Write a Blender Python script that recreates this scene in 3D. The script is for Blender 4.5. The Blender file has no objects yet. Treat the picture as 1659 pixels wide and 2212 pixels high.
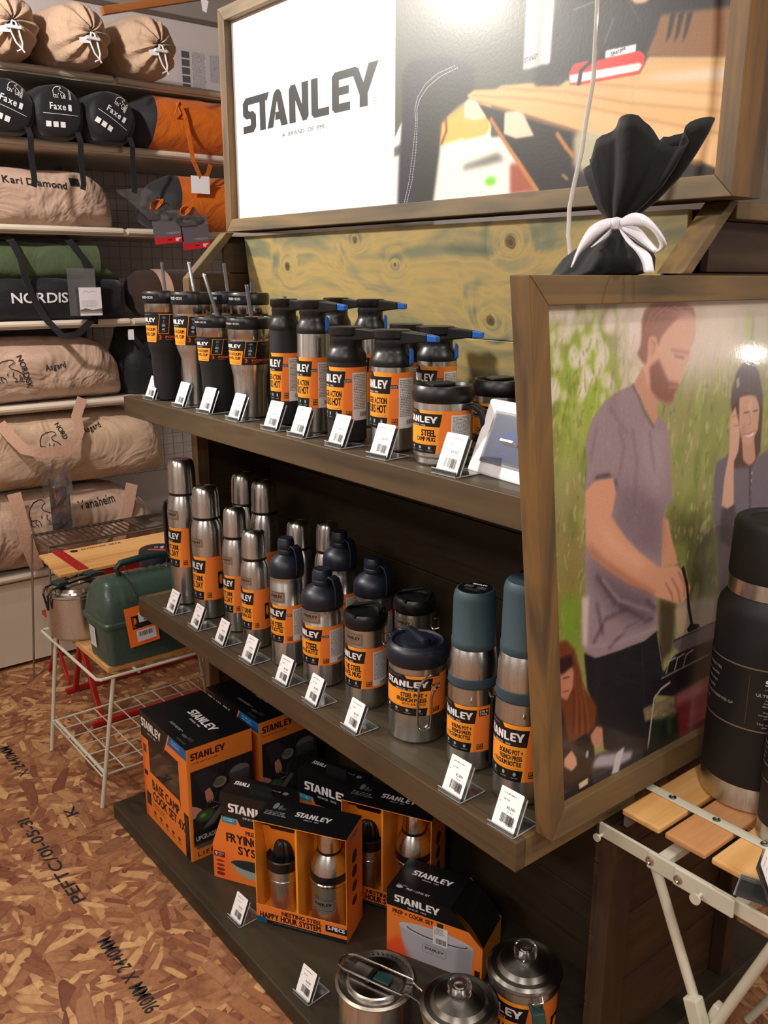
import bpy, bmesh, math, random
import numpy as np
from mathutils import Vector, Matrix, noise
from mathutils.bvhtree import BVHTree
random.seed(7); np.random.seed(7)
PI = math.pi
SC = bpy.context.scene
COL = SC.collection

# ------------------------------------------------------------------ camera
PITCH, YAW, ROLL, FPX = .2605, .8917, .0023, 1917.96
EYE = Vector((0, 0, 1.5))
_F0 = Vector((-math.sin(YAW), math.cos(YAW), 0)); _R0 = Vector((math.cos(YAW), math.sin(YAW), 0))
FWD = _F0*math.cos(PITCH) - Vector((0, 0, math.sin(PITCH)))
_U0 = _R0.cross(FWD)
RGT = _R0*math.cos(ROLL) + _U0*math.sin(ROLL); UPV = _U0*math.cos(ROLL) - _R0*math.sin(ROLL)
cam = bpy.data.cameras.new('camera'); cam_o = bpy.data.objects.new('camera', cam); COL.objects.link(cam_o)
cam.sensor_fit = 'VERTICAL'; cam.sensor_height = 24; cam.lens = 24*FPX/2212; cam.clip_start = .02; cam.clip_end = 60
cam_o.matrix_world = Matrix(((RGT.x, UPV.x, -FWD.x, EYE.x), (RGT.y, UPV.y, -FWD.y, EYE.y), (RGT.z, UPV.z, -FWD.z, EYE.z), (0, 0, 0, 1)))
SC.camera = cam_o

# ------------------------------------------------------------------ world, exposure, lamps
SC.view_settings.view_transform = 'Standard'; SC.view_settings.look = 'None'
SC.view_settings.gamma = 1; SC.view_settings.use_curve_mapping = False
SC.view_settings.exposure = 0.0
W = bpy.data.worlds.new('world'); SC.world = W; W.use_nodes = True
W.node_tree.nodes['Background'].inputs[0].default_value = (.9, .75, .6, 1)
W.node_tree.nodes['Background'].inputs[1].default_value = .12

def spot(loc, aim, power, size=60, blend=.5, col=(1, .86, .7), rad=.05):
    l = bpy.data.lights.new('ceiling_spot', 'SPOT'); o = bpy.data.objects.new('ceiling_spot', l); COL.objects.link(o)
    l.energy = power; l.spot_size = math.radians(size); l.spot_blend = blend; l.color = col; l.shadow_soft_size = rad
    o.location = loc; o.rotation_euler = (Vector(aim)-Vector(loc)).to_track_quat('-Z', 'Y').to_euler(); return o
def area(loc, aim, power, sx, sy, col=(1, .86, .72)):
    l = bpy.data.lights.new('fill_panel', 'AREA'); o = bpy.data.objects.new('fill_panel', l); COL.objects.link(o)
    l.energy = power; l.shape = 'RECTANGLE'; l.size = sx; l.size_y = sy; l.color = col
    o.location = loc; o.rotation_euler = (Vector(aim)-Vector(loc)).to_track_quat('-Z', 'Y').to_euler(); return o
spot((-2.95, -.30, 2.62), (-1.42, 1.27, 1.80), 340, 58, .8, (1, .94, .85), .06)
spot((-.9, -.5, 2.66), (-1.5, .95, 1.15), 22, 66, .8, (1, .94, .86), .05)
spot((-2.3, -.1, 2.68), (-3.5, 1.4, 1.95), 190, 92, .9, (1, .92, .88), .06)
spot((-2.9, .6, 2.62), (-2.5, .5, 0), 44, 90, .8, (1, .88, .76), .06)
spot((-.2, .7, 2.66), (-.45, 1.3, .6), 40, 70, .8, (1, .9, .78), .05)
spot((-1.9, -.5, 2.66), (-1.9, .3, 0), 40, 90, .8, (1, .88, .76), .05)
spot((.9, 1.2, 2.5), (-.78, 1.3, 1.2), 50, 60, .8, (1, .93, .86), .05)
pl_ = bpy.data.lights.new('glint_light', 'POINT'); po_ = bpy.data.objects.new('glint_light', pl_); COL.objects.link(po_); pl_.energy = 2.2; pl_.color = (1, .95, .88); pl_.shadow_soft_size = .022; po_.location = (-.09, 2.70, 1.262)  # unseen point light added only to put a glint on the end picture
area((.6, -1.2, 2.7), (.6, -1.2, 0), 44, .3, 1.6, (1, .93, .86))  # unseen overhead panels added as soft fill for the closed room
area((-1.6, -1.9, 2.7), (-1.6, -1.9, 0), 44, 1.6, .3, (1, .93, .86))
area((1.9, 1.4, 2.7), (1.9, 1.4, 0), 32, .3, 1.6, (1, .93, .86))

# ------------------------------------------------------------------ object helpers
def E(name, label, cat, loc=(0, 0, 0), rz=0, group=None):
    o = bpy.data.objects.new(name, None); COL.objects.link(o); o.empty_display_size = .02
    o.location = loc; o.rotation_euler = (0, 0, rz); o['label'] = label; o['category'] = cat
    if group: o['group'] = group
    return o
def tag(o, label, cat, group=None):
    o['label'] = label; o['category'] = cat
    if group: o['group'] = group
    return o
def dup(root, loc, rz, label, group=None):
    r = root.copy(); COL.objects.link(r); r.location = loc; r.rotation_euler = (0, 0, rz); r['label'] = label
    if group: r['group'] = group
    for ch in list(root.children):
        c = ch.copy(); COL.objects.link(c); c.parent = r
        for g in list(ch.children):
            d = g.copy(); COL.objects.link(d); d.parent = c
    return r
def kind(o, k='structure'):
    o['kind'] = k; return o

class G:
    def __init__(s): s.v = []; s.f = []; s.u = []; s.mi = []; s.m = 0
    def add(s, vs, fs, uvs=None):
        b = len(s.v); s.v += [tuple(v) for v in vs]
        for i, f in enumerate(fs):
            s.f.append([b+j for j in f]); s.u.append(uvs[i] if uvs else None); s.mi.append(s.m)
        return s
    def box(s, x0, x1, y0, y1, z0, z1, M=None):
        vs = [Vector((x, y, z)) for z in (z0, z1) for y in (y0, y1) for x in (x0, x1)]
        if M is not None: vs = [M @ v for v in vs]
        return s.add(vs, [(0, 2, 3, 1), (4, 5, 7, 6), (0, 1, 5, 4), (2, 6, 7, 3), (0, 4, 6, 2), (1, 3, 7, 5)])
    def bar(s, a, b, w, h, up=(0, 0, 1)):
        a = Vector(a); b = Vector(b); d = (b-a); L = d.length; d.normalize(); u = Vector(up)
        sd = d.cross(u).normalized(); u = sd.cross(d)
        M = Matrix(((d.x, sd.x, u.x, a.x), (d.y, sd.y, u.y, a.y), (d.z, sd.z, u.z, a.z), (0, 0, 0, 1)))
        return s.box(0, L, -w/2, w/2, -h/2, h/2, M)
    def lathe(s, prof, seg=40, c=(0, 0, 0), sx=1, sy=1, M=None):
        rings = []; vs = []; fs = []
        for r, z in prof:
            if r <= 1e-6: rings.append([len(vs)]); vs.append(Vector((c[0], c[1], c[2]+z)))
            else:
                rings.append(list(range(len(vs), len(vs)+seg)))
                for k in range(seg):
                    a = 2*PI*k/seg; vs.append(Vector((c[0]+r*sx*math.cos(a), c[1]+r*sy*math.sin(a), c[2]+z)))
        for A, B in zip(rings, rings[1:]):
            if len(A) == 1 and len(B) == 1: continue
            for k in range(seg):
                k2 = (k+1) % seg
                if len(A) == 1: fs.append((A[0], B[k2], B[k]))
                elif len(B) == 1: fs.append((A[k], A[k2], B[0]))
                else: fs.append((A[k], A[k2], B[k2], B[k]))
        if M is not None: vs = [M @ v for v in vs]
        return s.add(vs, fs)
    def tube(s, path, r, seg=8, closed=False, cap=True):
        P = [Vector(p) for p in path]; n = len(P); vs = []; fs = []
        rr = r if isinstance(r, (list, tuple)) else [r]*n
        t0 = (P[1]-P[0]).normalized(); nrm = t0.orthogonal().normalized()
        for i, p in enumerate(P):
            if closed: t = (P[(i+1) % n]-P[i-1]).normalized()
            else: t = (P[min(i+1, n-1)]-P[max(i-1, 0)]).normalized()
            nrm = (nrm - t*nrm.dot(t)).normalized(); b = t.cross(nrm)
            for k in range(seg):
                a = 2*PI*k/seg; vs.append(p+(nrm*math.cos(a)+b*math.sin(a))*rr[i])
        m = n if closed else n-1
        for i in range(m):
            j = (i+1) % n
            for k in range(seg):
                k2 = (k+1) % seg; fs.append((i*seg+k, i*seg+k2, j*seg+k2, j*seg+k))
        if cap and not closed: fs.append(tuple(range(seg))[::-1]); fs.append(tuple((n-1)*seg+k for k in range(seg)))
        return s.add(vs, fs)
    def prism(s, poly, z0, z1, M=None, uvf=None):
        n = len(poly); vs = [Vector((x, y, z0)) for x, y in poly]+[Vector((x, y, z1)) for x, y in poly]
        if M is not None: vs = [M @ v for v in vs]
        fs = [tuple(range(n))[::-1], tuple(range(n, 2*n))]+[(i, (i+1) % n, n+(i+1) % n, n+i) for i in range(n)]
        return s.add(vs, fs)
    def quad(s, a, b, c, d, uv=((0, 0), (1, 0), (1, 1), (0, 1))):
        return s.add([a, b, c, d], [(0, 1, 2, 3)], [uv])
    def poly(s, pts, uv): return s.add(pts, [tuple(range(len(pts)))], [uv])
    def wrap(s, rf, a0, a1, z0, z1, n=28, m=2, uv=(0, 0, 1, 1), c=(0, 0)):
        """label patch hugging a round body; angles in degrees, u runs with the angle"""
        vs = []; fs = []; us = []
        for j in range(m+1):
            z = z0+(z1-z0)*j/m; r = rf(z) if callable(rf) else rf
            for i in range(n+1):
                a = math.radians(a0+(a1-a0)*i/n); vs.append((c[0]+r*math.cos(a), c[1]+r*math.sin(a), z))
        U = lambda i, j: (uv[0]+(uv[2]-uv[0])*i/n, uv[1]+(uv[3]-uv[1])*j/m)
        for j in range(m):
            for i in range(n):
                fs.append((j*(n+1)+i, j*(n+1)+i+1, (j+1)*(n+1)+i+1, (j+1)*(n+1)+i))
                us.append((U(i, j), U(i+1, j), U(i+1, j+1), U(i, j+1)))
        return s.add(vs, fs, us)
    def ribbon(s, path, w, up, th=.0015):
        P = [Vector(p) for p in path]; n = len(P); vs = []; fs = []
        for i, p in enumerate(P):
            t = (P[min(i+1, n-1)]-P[max(i-1, 0)]).normalized()
            u = up[i] if isinstance(up, list) else up
            sd = t.cross(Vector(u)).normalized(); nn = sd.cross(t)
            ww = w[i] if isinstance(w, (list, tuple)) else w
            for a, b in ((-1, -1), (1, -1), (1, 1), (-1, 1)): vs.append(p+sd*ww/2*a+nn*th/2*b)
        for i in range(n-1):
            for k in range(4): fs.append((i*4+k, i*4+(k+1) % 4, i*4+4+(k+1) % 4, i*4+4+k))
        fs.append((3, 2, 1, 0)); fs.append(tuple((n-1)*4+k for k in range(4)))
        return s.add(vs, fs)
    def build(s, name, mat, parent=None, smooth=False, bevel=0, loc=None, ang=35, sub=0):
        me = bpy.data.meshes.new(name); me.from_pydata(s.v, [], s.f)
        for m in (mat if isinstance(mat, (list, tuple)) else [mat]): me.materials.append(m)
        me.polygons.foreach_set('material_index', s.mi)
        if any(u is not None for u in s.u):
            L = me.uv_layers.new(name='UVMap'); k = 0; buf = []
            for f, u in zip(s.f, s.u):
                buf += [c for p in (u if u is not None else [(0, 0)]*len(f)) for c in p]
            L.data.foreach_set('uv', buf)
        me.update()
        bm = bmesh.new(); bm.from_mesh(me); bmesh.ops.recalc_face_normals(bm, faces=bm.faces) if not any(u is not None for u in s.u) else None
        bm.to_mesh(me); bm.free()
        if smooth:
            me.polygons.foreach_set('use_smooth', [True]*len(me.polygons)); me.set_sharp_from_angle(angle=math.radians(ang))
        o = bpy.data.objects.new(name, me); COL.objects.link(o)
        if parent is not None: o.parent = parent
        if loc: o.location = loc
        if bevel:
            b = o.modifiers.new('bevel', 'BEVEL'); b.width = bevel; b.segments = 2; b.limit_method = 'ANGLE'
        if sub:
            b = o.modifiers.new('sub', 'SUBSURF'); b.levels = b.render_levels = sub
        return o

# ------------------------------------------------------------------ node materials
def lin(c): return tuple((x/12.92 if x <= .04045 else ((x+.055)/1.055)**2.4) for x in [v/255 for v in c])+(1,)
def newmat(name):
    m = bpy.data.materials.new(name); m.use_nodes = True; nt = m.node_tree; b = nt.nodes['Principled BSDF']; return m, nt, b
def N(nt, t, **k):
    n = nt.nodes.new(t)
    for a, v in k.items(): setattr(n, a, v)
    return n
def ramp(nt, fac, stops, interp='LINEAR'):
    r = N(nt, 'ShaderNodeValToRGB'); r.color_ramp.interpolation = interp
    e = r.color_ramp.elements
    while len(e) < len(stops): e.new(.5)
    for i, (p, c) in enumerate(stops): e[i].position = p; e[i].color = c if len(c) == 4 else lin(c)
    nt.links.new(fac, r.inputs[0]); return r.outputs[0]
def mixc(nt, f, a, b, mode='MIX'):
    m = N(nt, 'ShaderNodeMix', data_type='RGBA', blend_type=mode)
    for i, v in ((0, f), (6, a), (7, b)):
        if hasattr(v, 'links'): nt.links.new(v, m.inputs[i])
        else: m.inputs[i].default_value = v
    return m.outputs[2]
def plain(name, col, rough=.5, metal=0, noise_s=0, bump=0, coat=0, spec=.5, alpha=1, trans=0, sheen=0, emis=None, amt=.12):
    m, nt, b = newmat(name); c = lin(col)
    b.inputs['Base Color'].default_value = c; b.inputs['Roughness'].default_value = rough; b.inputs['Metallic'].default_value = metal
    b.inputs['Coat Weight'].default_value = coat; b.inputs['Specular IOR Level'].default_value = spec
    b.inputs['Transmission Weight'].default_value = trans; b.inputs['Sheen Weight'].default_value = sheen
    if noise_s:
        tc = N(nt, 'ShaderNodeTexCoord'); n = N(nt, 'ShaderNodeTexNoise'); n.inputs['Scale'].default_value = noise_s; n.inputs['Detail'].default_value = 5
        nt.links.new(tc.outputs['Object'], n.inputs['Vector'])
        lo = tuple(v*(1-amt*2) for v in c[:3])+(1,); hi = tuple(min(1, v*(1+amt*1.5)) for v in c[:3])+(1,)
        nt.links.new(ramp(nt, n.outputs[0], [(.3, lo), (.7, hi)]), b.inputs['Base Color'])
        if bump:
            bp = N(nt, 'ShaderNodeBump'); bp.inputs['Strength'].default_value = bump; bp.inputs['Distance'].default_value = .002
            nt.links.new(n.outputs[0], bp.inputs['Height']); nt.links.new(bp.outputs[0], b.inputs['Normal'])
    if emis: b.inputs['Emission Color'].default_value = lin(emis[0]); b.inputs['Emission Strength'].default_value = emis[1]
    return m
def steel(name, col=(208, 207, 205), rough=.27, axis='z', dark=1):
    m, nt, b = newmat(name); b.inputs['Metallic'].default_value = 1
    tc = N(nt, 'ShaderNodeTexCoord'); mp = N(nt, 'ShaderNodeMapping')
    mp.inputs['Scale'].default_value = {'z': (150, 150, 2), 'r': (6, 6, 400)}[axis]
    n = N(nt, 'ShaderNodeTexNoise'); n.inputs['Scale'].default_value = 4; n.inputs['Detail'].default_value = 4
    nt.links.new(tc.outputs['Object'], mp.inputs[0]); nt.links.new(mp.outputs[0], n.inputs['Vector'])
    c = lin(col); nt.links.new(ramp(nt, n.outputs[0], [(.3, tuple(v*.9 for v in c[:3])+(1,)), (.7, c)]), b.inputs['Base Color'])
    mr = N(nt, 'ShaderNodeMapRange'); mr.inputs['To Min'].default_value = rough-.06; mr.inputs['To Max'].default_value = rough+.1
    nt.links.new(n.outputs[0], mr.inputs['Value']); nt.links.new(mr.outputs[0], b.inputs['Roughness'])
    b.inputs['Anisotropic'].default_value = .75; b.inputs['Anisotropic Rotation'].default_value = .25 if axis == 'z' else 0
    return m
def wood(name, stops, axis='x', scale=1., rough=.55, grain=26, knots=0, seed=0, bump=.25, patch=1.3, spec=.35):
    """stained softwood: long streaks along an axis, blotchy stain, optional knots"""
    m, nt, b = newmat(name)
    g = N(nt, 'ShaderNodeNewGeometry'); mp = N(nt, 'ShaderNodeMapping'); mp.inputs['Location'].default_value = (seed*3.1, seed*1.7, seed*2.3)
    lo, hi = 1.6*scale, grain*scale
    mp.inputs['Scale'].default_value = {'x': (lo, hi, hi), 'y': (hi, lo, hi), 'z': (hi, hi, lo)}[axis]
    nt.links.new(g.outputs['Position'], mp.inputs[0])
    vec = mp.outputs[0]
    if knots:
        mk = N(nt, 'ShaderNodeMapping'); mk.inputs['Scale'].default_value = {'x': (1, 1, 1.5), 'y': (1, 1, 1.5), 'z': (1.5, 1.5, 1)}[axis]
        nt.links.new(g.outputs['Position'], mk.inputs[0])
        vk = N(nt, 'ShaderNodeTexVoronoi'); vk.inputs['Scale'].default_value = knots; nt.links.new(mk.outputs[0], vk.inputs['Vector'])
        kf = ramp(nt, vk.outputs['Distance'], [(.0, (1, 1, 1, 1)), (.1, (.6, .6, .6, 1)), (.35, (0, 0, 0, 1))])
        va = N(nt, 'ShaderNodeVectorMath', operation='ADD'); sc = N(nt, 'ShaderNodeVectorMath', operation='SCALE'); sc.inputs['Scale'].default_value = 3.0
        nt.links.new(kf, sc.inputs[0]); nt.links.new(vec, va.inputs[0]); nt.links.new(sc.outputs[0], va.inputs[1]); vec = va.outputs[0]
    n1 = N(nt, 'ShaderNodeTexNoise'); n1.inputs['Scale'].default_value = 1; n1.inputs['Detail'].default_value = 6; n1.inputs['Distortion'].default_value = .6
    nt.links.new(vec, n1.inputs['Vector'])
    n2 = N(nt, 'ShaderNodeTexNoise'); n2.inputs['Scale'].default_value = patch*2; n2.inputs['Detail'].default_value = 4; n2.inputs['Distortion'].default_value = 1.0
    m2 = N(nt, 'ShaderNodeMapping'); m2.inputs['Scale'].default_value = {'x': (.8, 2.5, 2.5), 'y': (2.5, .8, 2.5), 'z': (2.5, 2.5, .8)}[axis]; m2.inputs['Location'].default_value = (seed, 2*seed, seed)
    nt.links.new(g.outputs['Position'], m2.inputs[0]); nt.links.new(m2.outputs[0], n2.inputs['Vector'])
    ma = N(nt, 'ShaderNodeMath', operation='MULTIPLY_ADD'); ma.inputs[1].default_value = .55; nt.links.new(n1.outputs[0], ma.inputs[0])
    mb = N(nt, 'ShaderNodeMath', operation='MULTIPLY'); mb.inputs[1].default_value = .45; nt.links.new(n2.outputs[0], mb.inputs[0]); nt.links.new(mb.outputs[0], ma.inputs[2])
    k = len(stops); col = ramp(nt, ma.outputs[0], [(.32+.36*i/(k-1), c) for i, c in enumerate(stops)])
    if knots:
        kd = ramp(nt, vk.outputs['Distance'], [(.0, (0, 0, 0, 1)), (.055, (.05, .05, .05, 1)), (.07, (.85, .85, .85, 1)), (.1, (1, 1, 1, 1))])
        mx = N(nt, 'ShaderNodeMath', operation='SUBTRACT'); mx.inputs[0].default_value = 1; nt.links.new(kd, mx.inputs[1])
        col = mixc(nt, mx.outputs[0], col, lin((62, 48, 28)))
    nt.links.new(col, b.inputs['Base Color']); b.inputs['Roughness'].default_value = rough; b.inputs['Specular IOR Level'].default_value = spec
    bp = N(nt, 'ShaderNodeBump'); bp.inputs['Strength'].default_value = bump; bp.inputs['Distance'].default_value = .0012
    nt.links.new(n1.outputs[0], bp.inputs['Height']); nt.links.new(bp.outputs[0], b.inputs['Normal'])
    return m
def osb(name):
    """strand board: five layers of long flat flakes, each layer turned patch by patch, over a finer ground"""
    m, nt, b = newmat(name); g = N(nt, 'ShaderNodeNewGeometry')
    pal = [(150, 98, 66), (172, 122, 84), (122, 72, 52), (198, 150, 104), (158, 104, 70), (138, 86, 60), (212, 170, 116), (168, 120, 86)]
    nz = N(nt, 'ShaderNodeTexNoise'); nz.inputs['Scale'].default_value = 14; nz.inputs['Detail'].default_value = 5; nt.links.new(g.outputs['Position'], nz.inputs['Vector'])
    col = ramp(nt, nz.outputs[0], [(.3, (124, 76, 52)), (.7, (184, 132, 88))])
    cv = N(nt, 'ShaderNodeTexVoronoi', voronoi_dimensions='2D'); cv.inputs['Scale'].default_value = 9; nt.links.new(g.outputs['Position'], cv.inputs['Vector'])
    cs_ = N(nt, 'ShaderNodeSeparateColor'); nt.links.new(cv.outputs['Color'], cs_.inputs[0])
    dn = N(nt, 'ShaderNodeTexNoise'); dn.inputs['Scale'].default_value = 26; dn.inputs['Detail'].default_value = 2; nt.links.new(g.outputs['Position'], dn.inputs['Vector'])
    for i in range(6):
        an = N(nt, 'ShaderNodeMath', operation='MULTIPLY_ADD'); an.inputs[1].default_value = (3.1, -2.6)[i % 2]; an.inputs[2].default_value = i*1.1; nt.links.new(cs_.outputs[i % 3], an.inputs[0])
        rot = N(nt, 'ShaderNodeVectorRotate', rotation_type='Z_AXIS'); nt.links.new(an.outputs[0], rot.inputs['Angle']); nt.links.new(g.outputs['Position'], rot.inputs['Vector'])
        s = (15, 20, 13, 17, 24, 11)[i]
        dv = N(nt, 'ShaderNodeVectorMath', operation='MULTIPLY_ADD'); dv.inputs[1].default_value = (.010, .010, 0); nt.links.new(dn.outputs['Color'], dv.inputs[0]); nt.links.new(rot.outputs[0], dv.inputs[2])
        mp = N(nt, 'ShaderNodeMapping'); mp.inputs['Scale'].default_value = (s*.40, s*1.9, 1); mp.inputs['Location'].default_value = (i*7.3, i*3.1, 0); nt.links.new(dv.outputs[0], mp.inputs[0])
        v = N(nt, 'ShaderNodeTexVoronoi', voronoi_dimensions='2D', distance='MINKOWSKI'); v.inputs['Exponent'].default_value = 4; v.inputs['Scale'].default_value = 1; v.inputs['Randomness'].default_value = .95
        nt.links.new(mp.outputs[0], v.inputs['Vector'])
        sep = N(nt, 'ShaderNodeSeparateColor'); nt.links.new(v.outputs['Color'], sep.inputs[0])
        on = N(nt, 'ShaderNodeMath', operation='GREATER_THAN'); on.inputs[1].default_value = (.35, .4, .62, .5, .5, .72)[i]; nt.links.new(sep.outputs[1], on.inputs[0])
        th = N(nt, 'ShaderNodeMath', operation='LESS_THAN'); th.inputs[1].default_value = .40; nt.links.new(v.outputs['Distance'], th.inputs[0])
        fa = N(nt, 'ShaderNodeMath', operation='MULTIPLY'); nt.links.new(th.outputs[0], fa.inputs[0]); nt.links.new(on.outputs[0], fa.inputs[1])
        fl = ramp(nt, sep.outputs[0], [((k+.5)/8, pal[(k*3+i) % 8]) for k in range(8)])
        ed = ramp(nt, v.outputs['Distance'], [(.30, (1, 1, 1, 1)), (.40, (.62, .57, .55, 1))])
        fl = mixc(nt, .85, fl, ed, 'MULTIPLY')
        col = mixc(nt, fa.outputs[0], col, fl)
    gr = N(nt, 'ShaderNodeTexNoise'); gr.inputs['Scale'].default_value = 60; gr.inputs['Detail'].default_value = 3; nt.links.new(g.outputs['Position'], gr.inputs['Vector'])
    col = mixc(nt, .8, col, ramp(nt, gr.outputs[0], [(.3, (.74, .72, .7, 1)), (.65, (1.05, 1.05, 1.05, 1))]), 'MULTIPLY')
    nt.links.new(col, b.inputs['Base Color']); b.inputs['Roughness'].default_value = .5
    bp = N(nt, 'ShaderNodeBump'); bp.inputs['Strength'].default_value = .2; bp.inputs['Distance'].default_value = .001
    nt.links.new(gr.outputs[0], bp.inputs['Height']); nt.links.new(bp.outputs[0], b.inputs['Normal'])
    return m
def fabric(name, col, wr=7, bump=.6, rough=.9, sheen=.15, dist=.012, fine=1):
    m, nt, b = newmat(name); tc = N(nt, 'ShaderNodeTexCoord')
    n = N(nt, 'ShaderNodeTexNoise'); n.inputs['Scale'].default_value = wr; n.inputs['Detail'].default_value = 3; n.inputs['Distortion'].default_value = 1.6
    nt.links.new(tc.outputs['Object'], n.inputs['Vector'])
    w = N(nt, 'ShaderNodeTexNoise'); w.inputs['Scale'].default_value = 420; nt.links.new(tc.outputs['Object'], w.inputs['Vector'])
    c = lin(col); cc = ramp(nt, w.outputs[0], [(.3, tuple(v*.82 for v in c[:3])+(1,)), (.7, tuple(min(1, v*1.1) for v in c[:3])+(1,))])
    nt.links.new(cc, b.inputs['Base Color']); b.inputs['Roughness'].default_value = rough; b.inputs['Sheen Weight'].default_value = sheen
    b.inputs['Specular IOR Level'].default_value = .25
    bp = N(nt, 'ShaderNodeBump'); bp.inputs['Strength'].default_value = bump; bp.inputs['Distance'].default_value = dist
    nt.links.new(n.outputs[0], bp.inputs['Height']); nt.links.new(bp.outputs[0], b.inputs['Normal'])
    return m
def clear(name, col=(235, 240, 240), rough=.03, a=.2):
    """thin clear plastic: mostly lets light through, with a glossy skin"""
    m, nt, b = newmat(name); nt.nodes.remove(b); out = nt.nodes['Material Output']
    t = N(nt, 'ShaderNodeBsdfTransparent'); t.inputs[0].default_value = lin(col)
    g = N(nt, 'ShaderNodeBsdfGlossy'); g.inputs['Roughness'].default_value = rough; g.inputs[0].default_value = (.9, .9, .9, 1)
    d = N(nt, 'ShaderNodeBsdfDiffuse'); d.inputs[0].default_value = lin(col)
    fr = N(nt, 'ShaderNodeFresnel'); fr.inputs[0].default_value = 1.5
    fm = N(nt, 'ShaderNodeMath', operation='MULTIPLY_ADD'); fm.inputs[1].default_value = 1.0; fm.inputs[2].default_value = .03; nt.links.new(fr.outputs[0], fm.inputs[0])
    m1 = N(nt, 'ShaderNodeMixShader'); m1.inputs[0].default_value = a; nt.links.new(t.outputs[0], m1.inputs[1]); nt.links.new(d.outputs[0], m1.inputs[2])
    m2 = N(nt, 'ShaderNodeMixShader'); nt.links.new(fm.outputs[0], m2.inputs[0]); nt.links.new(m1.outputs[0], m2.inputs[1]); nt.links.new(g.outputs[0], m2.inputs[2])
    nt.links.new(m2.outputs[0], out.inputs[0]); return m

# ------------------------------------------------------------------ printed graphics, drawn here in code
class Glyphs:
    """outline edges of the built-in font's letters, for printing"""
    def __init__(s, chars):
        s.d = {}; tmp = []
        for ch in chars:
            c = bpy.data.curves.new('t', 'FONT'); c.body = ch; c.offset = .016; c.resolution_u = 3
            o = bpy.data.objects.new('t', c); COL.objects.link(o); tmp.append((ch, c, o))
        bpy.context.view_layer.update(); dg = bpy.context.evaluated_depsgraph_get()
        for ch, c, o in tmp:
            me = o.evaluated_get(dg).to_mesh(); cnt = {}
            for p in me.polygons:
                vs = list(p.vertices)
                for a, b in zip(vs, vs[1:]+vs[:1]):
                    k = (min(a, b), max(a, b)); cnt[k] = cnt.get(k, 0)+1
            co = np.array([v.co[:2] for v in me.vertices]) if len(me.vertices) else np.zeros((0, 2))
            ed = [k for k, n in cnt.items() if n == 1]
            tri = [list(p.vertices) for p in me.polygons]
            if len(co):
                x0 = co[:, 0].min(); w = co[:, 0].max()-x0; co = co-np.array([x0, 0]); s.d[ch] = (co, ed, w, tri)
            o.evaluated_get(dg).to_mesh_clear()
        for ch, c, o in tmp: bpy.data.objects.remove(o); bpy.data.curves.remove(c)
    def layout(s, text, sp=.07):
        x = 0; out = []
        for ch in text:
            if ch == ' ' or ch not in s.d: x += .3; continue
            co, ed, w, tri = s.d[ch]; out.append((x, co, ed, tri)); x += w+sp
        return out, max(x-sp, .01)
FONT = Glyphs("ABCDEFGHIJKLMNOPQRSTUVWXYZabcdefghijklmnopqrstuvwxyz0123456789+-.,&%®¥/²")
LOGO = [[(14,0),(112,0),(104,21),(26,21),(24,24),(24,36),(30,40),(44,40),(56,52),(56,86),(44,100),(0,100),(0,79),(30,79),(33,76),(33,64),(30,60),(14,60),(0,48),(0,14)],
 [(72,21),(96,21),(96,100),(72,100)],
 [(102,100),(130,10),(140,0),(152,0),(160,10),(184,100),(158,100),(153,81),(134,81),(136,60),(149,60),(143,30),(126,100)],
 [(190,100),(190,10),(198,0),(214,0),(238,56),(238,0),(262,0),(262,90),(254,100),(240,100),(214,42),(214,100)],
 [(272,0),(296,0),(296,79),(334,79),(334,100),(282,100),(272,90)],
 [(344,10),(354,0),(420,0),(430,5),(446,42),(462,0),(492,0),(459,70),(459,100),(434,100),(434,70),(414,21),(368,21),(368,39),(400,39),(400,59),(368,59),(368,79),(404,79),(404,100),(354,100),(344,90)]]
def boxblur(a, r):
    r = int(round(r))
    if r < 1: return a
    for ax in (0, 1):
        for _ in range(2):
            p = [(0, 0)]*a.ndim; p[ax] = (r+1, r); c = np.cumsum(np.pad(a, p, mode='edge'), axis=ax); n = a.shape[ax]
            hi = np.take(c, np.arange(2*r+1, 2*r+1+n), axis=ax); lo = np.take(c, np.arange(0, n), axis=ax); a = (hi-lo)/(2*r+1)
    return a
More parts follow.
